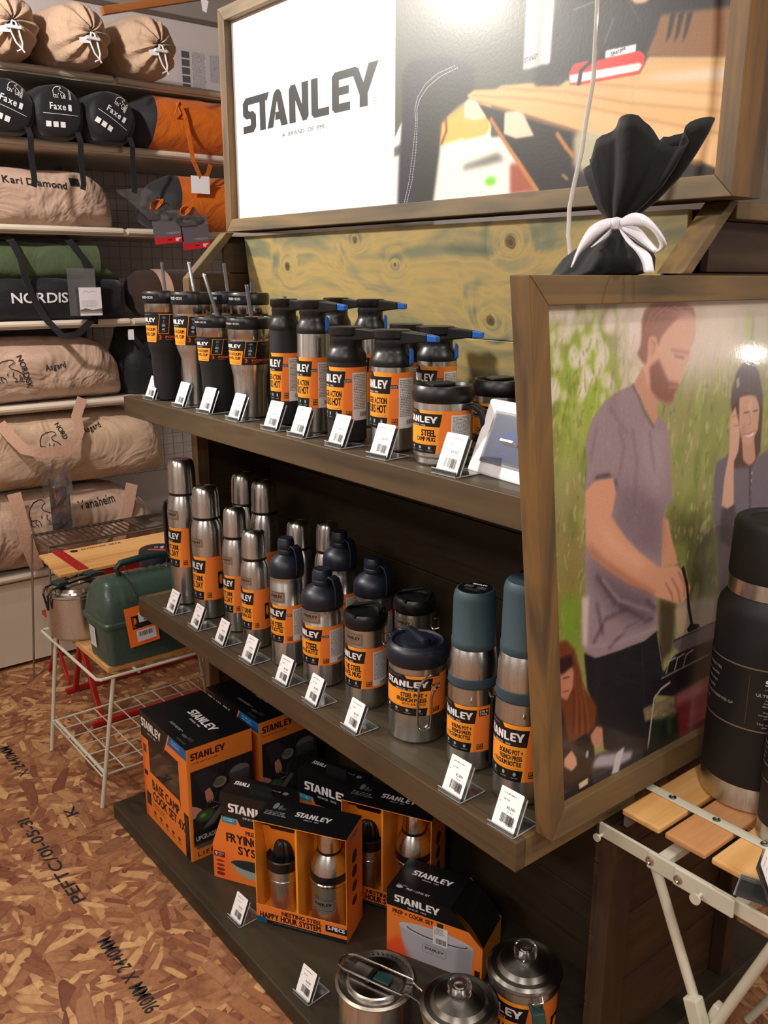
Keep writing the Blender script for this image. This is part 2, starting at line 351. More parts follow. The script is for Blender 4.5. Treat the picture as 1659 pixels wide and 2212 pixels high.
class Canvas:
    def __init__(s, w, h, bg=(255, 255, 255)): s.w, s.h = w, h; s.a = np.ones((h, w, 3))*np.array(bg)/255.
    def fill_edges(s, E_, col, al=1, blur=0, ss=2):
        if not len(E_): return s
        E_ = np.asarray(E_, float); pad = int(blur*2+2)
        x0 = max(0, int(math.floor(E_[..., 0].min()))-pad); x1 = min(s.w, int(math.ceil(E_[..., 0].max()))+pad)
        y0 = max(0, int(math.floor(E_[..., 1].min()))-pad); y1 = min(s.h, int(math.ceil(E_[..., 1].max()))+pad)
        if x1 <= x0 or y1 <= y0: return s
        if blur > 1 or (x1-x0)*(y1-y0) > 250000: ss = 1
        W_, H_ = (x1-x0)*ss, (y1-y0)*ss; m = np.zeros((H_, W_), bool); X = (np.arange(W_)+.5)/ss+x0
        for (ax, ay), (bx, by) in E_:
            if ay == by: continue
            if ay > by: ax, ay, bx, by = bx, by, ax, ay
            r0 = max(0, int(math.ceil((ay-y0)*ss-.5))); r1 = min(H_, int(math.ceil((by-y0)*ss-.5)))
            if r1 <= r0: continue
            yy = (np.arange(r0, r1)+.5)/ss+y0; xi = ax+(yy-ay)*(bx-ax)/(by-ay)
            m[r0:r1] ^= X[None, :] < xi[:, None]
        m = m.astype(float).reshape(y1-y0, ss, x1-x0, ss).mean((1, 3))
        if blur: m = boxblur(m, blur)
        m = (m*al)[..., None]; s.a[y0:y1, x0:x1] = s.a[y0:y1, x0:x1]*(1-m)+np.array(col)/255.*m
        return s
    def poly(s, pts, col, al=1, blur=0):
        return s.fill_edges([(pts[i], pts[(i+1) % len(pts)]) for i in range(len(pts))], col, al, blur)
    def rect(s, x0, y0, x1, y1, col, al=1, blur=0): return s.poly([(x0, y0), (x1, y0), (x1, y1), (x0, y1)], col, al, blur)
    def ell(s, cx, cy, rx, ry, col, al=1, blur=0, rot=0, n=28):
        c, d = math.cos(rot), math.sin(rot)
        return s.poly([(cx+rx*math.cos(t)*c-ry*math.sin(t)*d, cy+rx*math.cos(t)*d+ry*math.sin(t)*c) for t in [2*PI*k/n for k in range(n)]], col, al, blur)
    def line(s, pts, w, col, al=1, blur=0):
        for (ax, ay), (bx, by) in zip(pts, pts[1:]):
            d = math.hypot(bx-ax, by-ay) or 1; nx, ny = -(by-ay)/d*w/2, (bx-ax)/d*w/2; ex, ey = (bx-ax)/d*w*.2, (by-ay)/d*w*.2
            s.poly([(ax-ex+nx, ay-ey+ny), (bx+ex+nx, by+ey+ny), (bx+ex-nx, by+ey-ny), (ax-ex-nx, ay-ey-ny)], col, al, blur)
        return s
    def text(s, t, x, y, h, col, w=None, cond=.72, al=1, anchor='l', rot=0, fx=None, sp=.07):
        """cap height h px, baseline y; w = total width in px if given"""
        g, tw = FONT.layout(t, sp); k = h/.70; kx = (w/tw) if w else k*cond
        off = {'l': 0, 'c': -tw*kx/2, 'r': -tw*kx}[anchor]; c, d = math.cos(rot), math.sin(rot); E_ = []
        for gx, co, ed, tri in g:
            P = np.stack([off+(gx+co[:, 0])*kx, -co[:, 1]*k], 1)
            P = np.stack([x+P[:, 0]*c-P[:, 1]*d, y+P[:, 0]*d+P[:, 1]*c], 1)
            if fx: P = np.array([fx(*p) for p in P])
            E_ += [(P[a], P[b]) for a, b in ed]
        if h >= 20 and al == 1 and len(E_):
            q = h*.035; E_ = np.array(E_)
            for dx, dy in ((-q, 0), (q, 0), (0, -q*.5), (0, q*.5)): s.fill_edges(E_+np.array([dx, dy]), col, al)
            return s
        return s.fill_edges(E_, col, al)
    def logo(s, x, y, w, h, col, rot=0, al=1, since=True, reg=True, fx=None):
        c, d = math.cos(rot), math.sin(rot)
        for L in LOGO:
            P = [(px/492*w, py/100*h) for px, py in L]; P = [(x+a*c-b*d, y+a*d+b*c) for a, b in P]
            if fx: P = [fx(*p) for p in P]
            s.poly(P, col, al)
        if since: s.text('SINCE  1913', x+w*.5*c-h*1.5*d, y+w*.5*d+h*1.5*c, h*.22, col, w=w*.42, anchor='c', rot=rot, al=al*.9, fx=fx)
        return s
    def badge(s, x, y, w, h, col, logoscale=.8):
        r = h*.22
        for q, cc in ((0, col), (max(1.5, h*.035), None)):
            P = []
            for cx_, cy_, a in ((x+w-r, y+r, -90), (x+w-r, y+h-r, 0), (x+r, y+h-r, 90), (x+r, y+r, 180)):
                for k in range(6):
                    t = math.radians(a+18*k); P.append((cx_+(r-q)*math.cos(t), cy_+(r-q)*math.sin(t)))
            if q == 0: out = P
            else: s.fill_edges([(out[i], out[(i+1) % 24]) for i in range(24)]+[(P[i], P[(i+1) % 24]) for i in range(24)], col)
        return s.logo(x+w*.1, y+h*.26, w*.8, h*.3, col)
    def blocks(s, x, y, w, h, n, col, seed=1, fill=.8, al=.85):
        """tiny unreadable print: rows of short dashes"""
        rg = random.Random(seed); rh = h/n
        for i in range(n):
            cx = x; end = x+w*(fill+rg.random()*(1-fill))
            while cx < end:
                l = rh*(.5+rg.random()*1.8); s.rect(cx, y+i*rh, min(cx+l, end), y+i*rh+rh*.55, col, al*(.6+.4*rg.random())); cx += l+rh*.35
        return s
    def barcode(s, x, y, w, h, col=(40, 38, 40), seed=3):
        rg = random.Random(seed); cx = x
        while cx < x+w: l = rg.choice((1, 1, 2, 3))*w/60; s.rect(cx, y, cx+l, y+h, col); cx += l+rg.choice((1, 1, 2))*w/60
        return s
    def grain(s, k=.02, sc=1):
        s.a = s.a+np.random.randn(s.h, s.w, 1)*k; return s
    def image(s, name):
        im = bpy.data.images.new(name, s.w, s.h); px = np.ones((s.h, s.w, 4), np.float32); px[..., :3] = np.clip(s.a[::-1], 0, 1)
        im.pixels.foreach_set(px.ravel()); im.pack(); return im
    def mat(s, name, rough=.35, coat=0, metal=0, spec=.5, bump=0):
        m, nt, b = newmat(name); t = N(nt, 'ShaderNodeTexImage'); t.image = s.image(name); t.extension = 'EXTEND'
        nt.links.new(t.outputs[0], b.inputs['Base Color']); b.inputs['Roughness'].default_value = rough
        b.inputs['Coat Weight'].default_value = coat; b.inputs['Coat Roughness'].default_value = .08; b.inputs['Metallic'].default_value = metal; b.inputs['Specular IOR Level'].default_value = spec
        if bump:
            tc = N(nt, 'ShaderNodeTexCoord'); n = N(nt, 'ShaderNodeTexNoise'); n.inputs['Scale'].default_value = 160; nt.links.new(tc.outputs['Object'], n.inputs['Vector'])
            bp = N(nt, 'ShaderNodeBump'); bp.inputs['Strength'].default_value = bump; bp.inputs['Distance'].default_value = .0006
            nt.links.new(n.outputs[0], bp.inputs['Height']); nt.links.new(bp.outputs[0], b.inputs['Normal']); nt.links.new(bp.outputs[0], b.inputs['Coat Normal'])
        return m
ORG, ORD, BLK, WHT, BLU = (250, 158, 48), (238, 128, 52), (18, 17, 19), (236, 234, 236), (20, 96, 160)

def wrap_label(lines, sticker=True, shape=0, extra=None, weight=None, tall=False):
    """bottle band: width = 230 degrees of wrap, 620 x 300 px. lines = [(text, size)]"""
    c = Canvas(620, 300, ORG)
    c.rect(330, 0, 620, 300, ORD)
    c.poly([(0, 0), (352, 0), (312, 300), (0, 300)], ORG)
    c.poly([(0, 0), (60, 0), (80, 0), (190, 0), (205, 22), (350, 22), (337, 112), (0, 112)], BLK)
    c.poly([(0, 240), (320, 240), (312, 300), (0, 300)], BLK)
    c.text('LIFETIME WARRANTY', 60, 18, 9, (120, 118, 120), w=110)
    c.logo(52, 40, 272, 46, WHT)
    y = 124; tot = sum(h for _, h in lines)+6*(len(lines)-1)
    y = 118+(112-tot)/2
    for t, h in lines:
        y += h; c.text(t, 322-(y-118)*.12, y, h, BLK, cond=.62, anchor='r', sp=.05); y += 7
    c.line([(30, 232), (310, 232)], 1.5, (150, 80, 10)); 
    for k in range(4):
        c.ell(70+k*68, 262, 9, 11, (150, 165, 180) if k else (210, 225, 245)); c.rect(52+k*68, 280, 90+k*68, 285, (120, 120, 125))
    if extra: c.rect(334, 66, 396, 84, BLK); c.text(extra, 339, 81, 11, WHT, w=52)
    if weight: c.rect(362, 20, 432, 64, (60, 24, 14)); c.text(weight[0], 368, 40, 14, WHT, w=58); c.text(weight[1], 368, 58, 13, WHT, w=52)
    c.rect(352, 246, 396, 282, (70, 26, 14)); c.text('BPA', 356, 262, 13, ORG, w=36); c.text('FREE', 356, 277, 9, ORG, w=36)
    if sticker:
        c.rect(404, 30, 560, 300 if tall else 284, (222, 220, 222)); c.blocks(412, 40, 140, 200, 22, (70, 70, 74), seed=len(lines[0][0])); c.barcode(470, 255, 80, 25)
    else:
        c.rect(470, 110, 540, 230, BLK); c.ell(505, 165, 20, 36, ORG)
    return c
def cup_label(n1='40'):
    c = Canvas(620, 300, BLK)
    c.poly([(60, 0), (190, 0), (205, 14), (60, 14)], (40, 40, 42))
    c.text('LIFETIME WARRANTY', 64, 12, 8, (120, 118, 120), w=110)
    c.poly([(0, 122), (236, 122), (216, 300), (0, 300)], ORG)
    c.logo(10, 40, 212, 46, WHT)
    c.text('THE VACUUM', 214, 180, 34, BLK, cond=.55, anchor='r'); c.text('TRAVEL CUP', 210, 232, 34, BLK, cond=.55, anchor='r')
    c.line([(0, 262), (218, 262)], 2, (150, 80, 10)); c.rect(20, 275, 80, 280, (150, 80, 10)); c.rect(120, 275, 200, 280, (150, 80, 10))
    c.line([(262, 4), (238, 206), (330, 206)], 5, ORG); c.line([(252, 4), (620, 4)], 6, ORG); c.line([(346, 4), (326, 206)], 4, ORG)
    for k in range(3):
        t = k*PI/3; c.line([(296-16*math.cos(t), 38-16*math.sin(t)), (296+16*math.cos(t), 38+16*math.sin(t))], 5, (80, 160, 220))
    c.text('9' if n1 == '40' else '5', 288, 84, 18, (190, 200, 210)); c.rect(276, 92, 306, 96, (120, 130, 140))
    c.poly([(276, 110), (290, 102), (304, 110), (304, 130), (290, 138), (276, 130)], (120, 170, 215)); c.text(n1, 274, 172, 22, (190, 200, 210)); c.rect(270, 182, 304, 186, (120, 130, 140))
    c.text('3', 246, 268, 46, (240, 84, 30), cond=.7); c.text('POSITION LID', 300, 256, 26, (240, 84, 30), w=250); c.text('STRAW    DRINK    CLOSED', 300, 276, 8, (180, 180, 180), w=230)
    c.ell(480, 110, 62, 66, (96, 60, 50)); c.ell(480, 110, 56, 60, (46, 42, 42)); c.rect(440, 96, 520, 120, (90, 84, 84)); c.blocks(380, 24, 90, 30, 4, (150, 150, 150))
    return c
def price_card(seed, yen):
    c = Canvas(150, 200, (250, 250, 252)); c.blocks(26, 22, 96, 12, 1, (90, 90, 95), seed=seed, al=.7)
    c.blocks(30, 52, 50, 10, 1, (130, 130, 135), seed=seed+1); c.ell(14, 74, 3, 3, (90, 90, 90))
    c.text(yen, 92, 96, 14, (60, 60, 64), w=52, anchor='c'); c.text('Tax incl.', 92, 112, 9, (110, 110, 115), w=40, anchor='c'); c.barcode(44, 122, 80, 46, seed=seed); c.barcode(88, 128, 44, 46, seed=seed+5); return c

# ------------------------------------------------------------------ the two big pictures (printed panels)
def on_plane(u, v, ax, val):
    d = FWD*FPX + RGT*(u-829.5) - UPV*(v-1106); return EYE + d*((val-EYE[ax])/d[ax])
SPX, SY0, SY1, SZ0, SZ1, SS = -.787, .86, 1.70, .69, 1.475, 1250
def sp(k):
    ox, oy, s = k
    def f(X, Y):
        p = on_plane(ox+X/s, oy+Y/s, 0, SPX); return ((p.y-SY0)*SS, (SZ1-p.z)*SS)
    return f
def side_picture():
    c = Canvas(int((SY1-SY0)*SS), int((SZ1-SZ0)*SS), (150, 146, 92))
    A = sp((1100, 560, 2.968)); B = sp((1100, 1100, 2.968))
    a = lambda L: [A(*p) for p in L]
    b = lambda L: [B(*p) for p in L]
    rg = random.Random(5)
    c.poly(a([(200, 200), (2500, 100), (2500, 620), (200, 620)]), (196, 186, 170), 1, 60)
    c.poly(a([(240, 420), (640, 380), (760, 900), (500, 1250), (240, 1300)]), (150, 172, 62), 1, 40)
    c.poly(a([(1150, 900), (1600, 800), (1700, 1500), (1050, 1500)]), (146, 150, 84), .9, 40)
    c.poly(b([(280, 0), (520, 0), (480, 900), (300, 860)]), (132, 116, 62), .9, 30)
    c.poly(b([(1000, 0), (1330, 0), (1330, 600), (1060, 640)]), (88, 88, 52), .95, 30)
    for _ in range(420):
        X, Y = rg.uniform(230, 2100), rg.uniform(300, 2600); x, y = A(X, Y)
        col = rg.choice([(120, 140, 50), (168, 184, 78), (96, 104, 48), (182, 176, 120), (140, 120, 70), (120, 150, 60)])
        c.ell(x, y, rg.uniform(4, 14), rg.uniform(12, 42), col, .4, rg.choice((3, 5, 8)), rot=rg.uniform(-.3, .3), n=10)
    for _ in range(90):
        X, Y = rg.uniform(260, 900), rg.uniform(290, 900); x, y = A(X, Y)
        c.ell(x, y, rg.uniform(8, 18), rg.uniform(10, 26), (226, 214, 206), .6, 3, n=7)
    for _ in range(90):
        X, Y = rg.uniform(1150, 1659), rg.uniform(700, 1800); x, y = A(X, Y)
        c.ell(x, y, rg.uniform(3, 10), rg.uniform(4, 14), (214, 206, 170), .35, 2, n=8)
    for _ in range(1500):
        X, Y = rg.uniform(230, 1800), rg.uniform(500, 2700); x, y = A(X, Y)
        c.ell(x, y, rg.uniform(1.5, 4), rg.uniform(3, 16), rg.choice([(108, 124, 46), (190, 196, 110), (84, 88, 44), (206, 196, 150), (150, 132, 86), (132, 156, 62)]), .38, 1, rot=rg.uniform(-.4, .4), n=6)
    c.poly(a([(700, 300), (1450, 260), (1500, 640), (1250, 700), (760, 760), (700, 560)]), (226, 210, 200), .85, 40)
    c.poly(b([(320, 560), (470, 540), (470, 960), (380, 900), (330, 800)]), (112, 150, 44), .8, 14)
    c.poly(b([(1060, 590), (1330, 560), (1310, 740), (1060, 840)]), (168, 152, 140), .9, 8)
    c.poly(b([(960, 560), (1070, 600), (1050, 900), (960, 1000)]), (66, 54, 40), .9, 8)
    c.poly(b([(1060, 640), (1130, 620), (1150, 740), (1090, 810)]), (190, 160, 122), .7, 4)
    # woman on the right, hand at her face
    c.poly(a([(1310, 1400), (1330, 1300), (1420, 1240), (1560, 1290), (1700, 1190), (2100, 1300), (2100, 2700), (1360, 2600), (1340, 1840), (1310, 1640)]), (112, 100, 112), 1, 3)
    c.poly(a([(1360, 1600), (1440, 1560), (1480, 1750), (1420, 1850), (1350, 1800)]), (58, 46, 56), .8, 5)
    c.poly(a([(1425, 900), (1470, 840), (1600, 850), (1625, 960), (1610, 1230), (1560, 1330), (1440, 1340), (1430, 1100)]), (84, 58, 46), 1, 3)
    c.poly(a([(1490, 1150), (1570, 1130), (1580, 1280), (1545, 1330), (1500, 1290)]), (196, 148, 126), 1, 2)
    c.poly(a([(1475, 880), (1590, 860), (1605, 960), (1595, 1090), (1545, 1195), (1500, 1180), (1472, 1080)]), (206, 160, 138), 1, 2)
    c.ell(*A(1545, 940), 9, 14, (226, 184, 160), .7, 4); c.ell(*A(1500, 1100), 8, 14, (186, 132, 112), .6, 4)
    c.line(a([(1505, 985), (1540, 978)]), 2.5, (70, 44, 40), .9, 1); c.line(a([(1565, 975), (1592, 968)]), 2.5, (70, 44, 40), .9, 1)
    c.line(a([(1540, 990), (1548, 1050), (1532, 1062)]), 2.5, (176, 122, 104), .8, 1)
    c.poly(a([(1505, 1125), (1535, 1128), (1575, 1100), (1560, 1130), (1530, 1142)]), (240, 228, 220), 1, 1); c.line(a([(1500, 1120), (1535, 1122), (1580, 1095)]), 2, (170, 84, 80), .9, 1)
    c.poly(a([(1420, 960), (1425, 850), (1460, 720), (1500, 665), (1560, 655), (1600, 720), (1625, 860), (1625, 960), (1580, 880), (1520, 845), (1450, 920)]), (94, 76, 84), 1, 3)
    for k in range(6): c.line(a([(1455+26*k, 730), (1440+33*k, 860)]), 3, (112, 92, 100), .5, 2)
    c.poly(a([(1455, 770), (1475, 755), (1478, 810), (1458, 830)]), (170, 150, 150), .9, 1)
    c.poly(a([(1420, 1000), (1450, 945), (1470, 1040), (1480, 1120), (1470, 1230), (1440, 1300), (1440, 1570), (1400, 1600), (1362, 1580), (1380, 1400), (1410, 1240), (1415, 1100)]), (214, 168, 146), 1, 1.5)
    for k in range(4): c.line(a([(1428+6*k, 1010+30*k), (1468, 1000+32*k)]), 3, (224, 182, 160) if k % 2 else (178, 124, 104), .9, 1)
    for k in range(6): c.ell(*A(1556-4*k, 1370+50*k), 2.2, 4, (226, 216, 214), .9)
    c.line(a([(1545, 1320), (1540, 1900)]), 9, (70, 52, 62), .8, 2)
    for _ in range(260):
        x, y = A(rg.uniform(1320, 1900), rg.uniform(1300, 2500)); c.ell(x, y, 1.5, 2.5, (150, 138, 152), .35, 0, n=6)
    # man
    c.poly(b([(480, 925), (560, 950), (700, 905), (870, 840), (945, 780), (975, 900), (992, 1060), (935, 1190), (925, 1600), (700, 1570), (610, 1540), (590, 1400), (500, 1150)]), (34, 32, 36), 1, 1.5)
    c.line(b([(850, 880), (880, 1500)]), 3, (50, 48, 54), .8, 2); c.line(b([(950, 800), (985, 1030)]), 2.5, (190, 190, 180), .7, 1)
    far = b([(985, 40), (1020, 70), (1040, 180), (1070, 290), (1078, 350), (975, 372), (960, 200)]); c.poly(far, (206, 148, 118), 1, 1.5)
    shirt = a([(795, 800), (700, 845), (610, 915), (530, 1030), (490, 1180), (502, 1300), (485, 1490)])+b([(492, 250), (484, 600), (460, 850), (478, 905), (550, 952), (700, 905), (870, 838), (955, 768), (945, 600), (972, 400), (985, 60)])+a([(1000, 1600), (1048, 1530), (1032, 1330), (1025, 1140), (1000, 1045), (955, 1000), (925, 1072), (870, 985), (820, 850)])
    c.poly(shirt, (150, 130, 138), 1, 1.5)
    c.poly(b([(500, 290), (560, 360), (760, 480), (920, 560), (930, 740), (700, 700), (560, 520)]), (96, 78, 88), .75, 16)
    c.poly(a([(700, 1400), (860, 1500), (980, 1500), (975, 1900), (820, 1860), (680, 1700)]), (122, 100, 110), .7, 18)
    c.poly(a([(830, 1100), (1000, 1120), (990, 1600), (900, 1500)]), (170, 150, 156), .6, 16)
    c.poly(b([(465, 560), (512, 560), (500, 900), (470, 860)]), (212, 190, 186), .9, 4)
    for L in ([(700, 1080), (740, 1200), (700, 1400)], [(790, 1090), (820, 1300), (800, 1600)], [(900, 1100), (930, 1350)], [(560, 1080), (520, 1300)], [(640, 950), (760, 1120)]):
        c.line(a(L), 7, (108, 90, 100), .5, 4)
    for L in ([(560, 430), (680, 600), (860, 700)], [(540, 860), (620, 700), (760, 640)], [(640, 890), (760, 760), (920, 700)], [(880, 580), (940, 640)], [(560, 600), (600, 800)]):
        c.line(b(L), 8, (64, 50, 60), .6, 4)
    for L in ([(600, 450), (700, 580), (900, 650)], [(500, 880), (700, 860), (940, 760)], [(700, 800), (860, 720)]): c.line(b(L), 5, (176, 156, 162), .6, 3)
    c.poly(a([(795, 805), (830, 850), (870, 950), (925, 1070), (955, 1000), (940, 960), (960, 900), (860, 700), (850, 700)]), (196, 142, 116), 1, 1.5)
    c.line(a([(790, 805), (830, 880), (870, 985), (925, 1075)]), 7, (112, 92, 92), .8, 2)
    c.poly(a([(860, 460), (862, 340), (920, 290), (1040, 270), (1150, 290), (1192, 350), (1196, 450), (1188, 520), (1164, 570), (1158, 640), (1124, 690), (1106, 780), (1084, 800), (1078, 830), (1060, 860), (1052, 915), (1000, 925), (960, 900), (900, 860), (860, 690), (845, 620)]), (214, 160, 138), 1, 2.5)
    c.poly(a([(850, 400), (868, 330), (915, 284), (1000, 266), (1120, 272), (1180, 310), (1196, 370), (1150, 350), (1080, 380), (1020, 440), (975, 500), (955, 560), (940, 500), (900, 500), (890, 600), (880, 670), (850, 660), (820, 610), (845, 540)]), (142, 92, 78), 1, 3)
    c.poly(a([(1080, 270), (1160, 290), (1198, 350), (1195, 430), (1110, 400), (1040, 380)]), (206, 160, 146), .5, 14)
    for k in range(16): c.line(a([(856+14*k, 470-14*k), (890+16*k, 350-2*k), (960+15*k, 290+2*k)]), 2.2, ((112, 68, 56), (176, 128, 110), (138, 92, 78))[k % 3], .55, 1.2)
    c.poly(a([(895, 510), (925, 490), (948, 540), (935, 610), (905, 630), (890, 580)]), (204, 142, 120), 1, 1.5); c.line(a([(905, 520), (935, 540), (925, 600)]), 3, (150, 92, 76), .7, 1.5)
    c.poly(a([(900, 690), (960, 640), (985, 700), (1020, 780), (1060, 790), (1090, 800), (1075, 840), (1060, 860), (1052, 915), (1000, 925), (950, 895), (905, 840)]), (126, 78, 62), .95, 4)
    c.line(a([(1022, 818), (1078, 822)]), 4, (196, 120, 108), .9, 1.5)
    c.line(a([(1060, 620), (1120, 632)]), 4, (120, 74, 62), .8, 2); c.line(a([(1040, 580), (1150, 600)]), 6, (146, 96, 82), .7, 3)
    for _ in range(900):
        x, y = A(rg.uniform(490, 1040), rg.uniform(850, 2500)); xi, yi = int(x), int(y)
        if 0 <= xi < c.w and 0 <= yi < c.h and abs(c.a[yi, xi, 0]-c.a[yi, xi, 2]) < .1 and c.a[yi, xi, 0] > .3: c.ell(x, y, 1.2, 5, rg.choice([(120, 100, 110), (186, 168, 172)]), .22, 1, n=6)
    arm = a([(488, 1490), (560, 1412), (668, 1400), (684, 1500), (655, 1650), (735, 1770)])+b([(830, 270), (960, 372), (1080, 358), (1130, 420), (1165, 500), (1150, 560), (1095, 608), (1020, 585), (950, 565), (880, 520), (760, 475), (620, 378), (525, 300), (492, 220)])
    c.poly(arm, (210, 152, 122), 1, 1.5)
    c.poly(b([(500, 200), (620, 330), (780, 440), (940, 530), (930, 555), (760, 478), (620, 380), (520, 300)]), (150, 92, 70), .7, 6)
    c.poly(b([(560, 60), (680, 180), (900, 360), (820, 380), (640, 240)]), (228, 176, 150), .6, 10)
    c.poly(a([(484, 1495), (540, 1415), (665, 1395), (700, 1500), (690, 1420), (640, 1370), (560, 1385)]), (70, 50, 56), .8, 3)
    for L in ([(1040, 440), (1085, 520), (1095, 600)], [(1085, 400), (1125, 480), (1120, 560)], [(1000, 470), (1040, 540), (1050, 590)]): c.line(b(L), 4, (150, 92, 72), .8, 1.5)
    c.line(b([(1112, 375), (1140, 480), (1150, 620), (1172, 745)]), 9, (28, 26, 28), 1, 1); c.poly(b([(1140, 770), (1160, 735), (1215, 735), (1225, 755), (1150, 790)]), (26, 24, 26))
    # grill, bench and things low in the picture
    c.poly(b([(970, 1085), (1040, 960), (1070, 930), (1320, 800), (1320, 1040), (1250, 1090), (1060, 1200), (940, 1190), (900, 1100)]), (30, 27, 30), 1, 2)
    c.poly(b([(1050, 845), (1320, 720), (1320, 830), (1090, 915), (1050, 880)]), (104, 92, 92), 1, 2); c.line(b([(1055, 845), (1320, 722)]), 4, (50, 44, 46), 1, 1)
    for k in range(3): c.line(b([(1005+55*k, 1055-22*k), (1025+55*k, 975-22*k), (1070+55*k, 950-25*k)]), 4, (170, 162, 160), .9, 1)
    c.line(b([(975, 1085), (1280, 930)]), 4, (150, 142, 140), .8, 1)
    c.poly(b([(990, 1230), (1260, 1080), (1250, 1400), (1080, 1490), (1060, 1320)]), (40, 52, 40), .9, 6)
    c.poly(b([(1065, 1200), (1270, 1080), (1300, 1420), (1080, 1490)]), (132, 38, 46), 1, 3); c.poly(b([(1065, 1190), (1270, 1075), (1265, 1170), (1070, 1260)]), (176, 120, 122), .8, 8); c.line(b([(1180, 1180), (1165, 1430)]), 12, (120, 112, 130), .7, 5)
    c.poly(b([(858, 1280), (940, 1240), (1060, 1200), (1072, 1300), (980, 1330), (870, 1360)]), (128, 112, 84), 1, 2)
    for _ in range(26): x, y = B(rg.uniform(870, 1060), rg.uniform(1250, 1330)); c.ell(x, y, 5, 3, rg.choice([(170, 154, 120), (84, 72, 52)]), .6, 1.5)
    c.poly(b([(930, 1345), (1080, 1318), (1090, 1500), (1000, 1640), (890, 1640), (885, 1500)]), (34, 40, 34), 1, 5); c.poly(b([(1010, 1330), (1040, 1325), (1045, 1440), (1015, 1450)]), (58, 84, 50), .8, 5)
    c.line(b([(880, 1600), (930, 1210), (975, 1150), (1030, 1110)]), 6, (176, 164, 156), 1, 1)
    c.poly(b([(320, 1240), (430, 1200), (560, 1260), (600, 1420), (520, 1560), (430, 1700), (340, 1760), (330, 1500)]), (44, 28, 34), 1, 4)
    c.poly(b([(315, 1700), (520, 1600), (900, 1520), (1000, 1560), (330, 1960)]), (24, 22, 32), 1, 8)
    c.poly(b([(318, 850), (370, 842), (420, 900), (450, 1010), (480, 1140), (560, 1260), (550, 1400), (460, 1470), (380, 1500), (345, 1300), (320, 1240)]), (110, 58, 34), 1, 3)
    for k in range(6): c.line(b([(400+12*k, 1000+20*k), (420+16*k, 1200+20*k), (410+20*k, 1440)]), 5, (166, 92, 44) if k % 2 else (70, 36, 28), .6, 3)
    c.poly(b([(322, 1050), (400, 1000), (414, 1050), (408, 1140), (372, 1222), (330, 1210)]), (190, 128, 104), 1, 2); c.poly(b([(320, 960), (400, 930), (412, 1000), (340, 1060), (320, 1050)]), (46, 26, 24), 1, 3)
    c.line(b([(345, 1085), (385, 1075)]), 3, (80, 44, 38), .9, 1); c.line(b([(345, 1170), (380, 1165)]), 4, (160, 70, 66), .9, 1)
    c.poly(b([(430, 1480), (490, 1440), (540, 1500), (550, 1600), (500, 1690), (420, 1660)]), (18, 18, 20), 1, 2); c.ell(*B(500, 1570), 5, 9, (180, 180, 185), .9, 1)
    c.poly(b([(520, 1450), (560, 1390), (598, 1400), (600, 1480), (560, 1540), (530, 1500)]), (196, 138, 112), 1, 2); c.poly(b([(352, 1600), (400, 1545), (430, 1590), (436, 1640), (400, 1680), (352, 1650)]), (214, 160, 138), 1, 2)
    c.poly(b([(520, 1640), (570, 1570), (720, 1520), (850, 1530), (860, 1600), (720, 1690), (540, 1760)]), (50, 50, 56), 1, 3)
    c.poly(b([(540, 1620), (580, 1575), (790, 1550), (780, 1600), (700, 1640), (540, 1660)]), (176, 172, 188), .95, 4); c.poly(b([(655, 1700), (690, 1560), (740, 1520), (720, 1600), (700, 1690)]), (206, 200, 206), 1, 2)
    c.poly(b([(445, 1760), (505, 1720), (505, 1760), (450, 1795)]), (222, 196, 160), 1, 1)
    c.poly(a([(760, 280), (1500, 260), (1400, 700), (1050, 760), (800, 560)]), (236, 214, 206), .32, 60)
    c.grain(.018); return c
PX0, PX1, PZ0, PZ1, PS, PYV = -2.21, -.75, 1.625, 2.145, 1150, 1.262
def pp(k):
    ox, oy, s = k
    def f(X, Y):
        p = on_plane(ox+X/s, oy+Y/s, 1, PYV); return ((p.x-PX0)*PS, (PZ1-p.z)*PS)
    return f
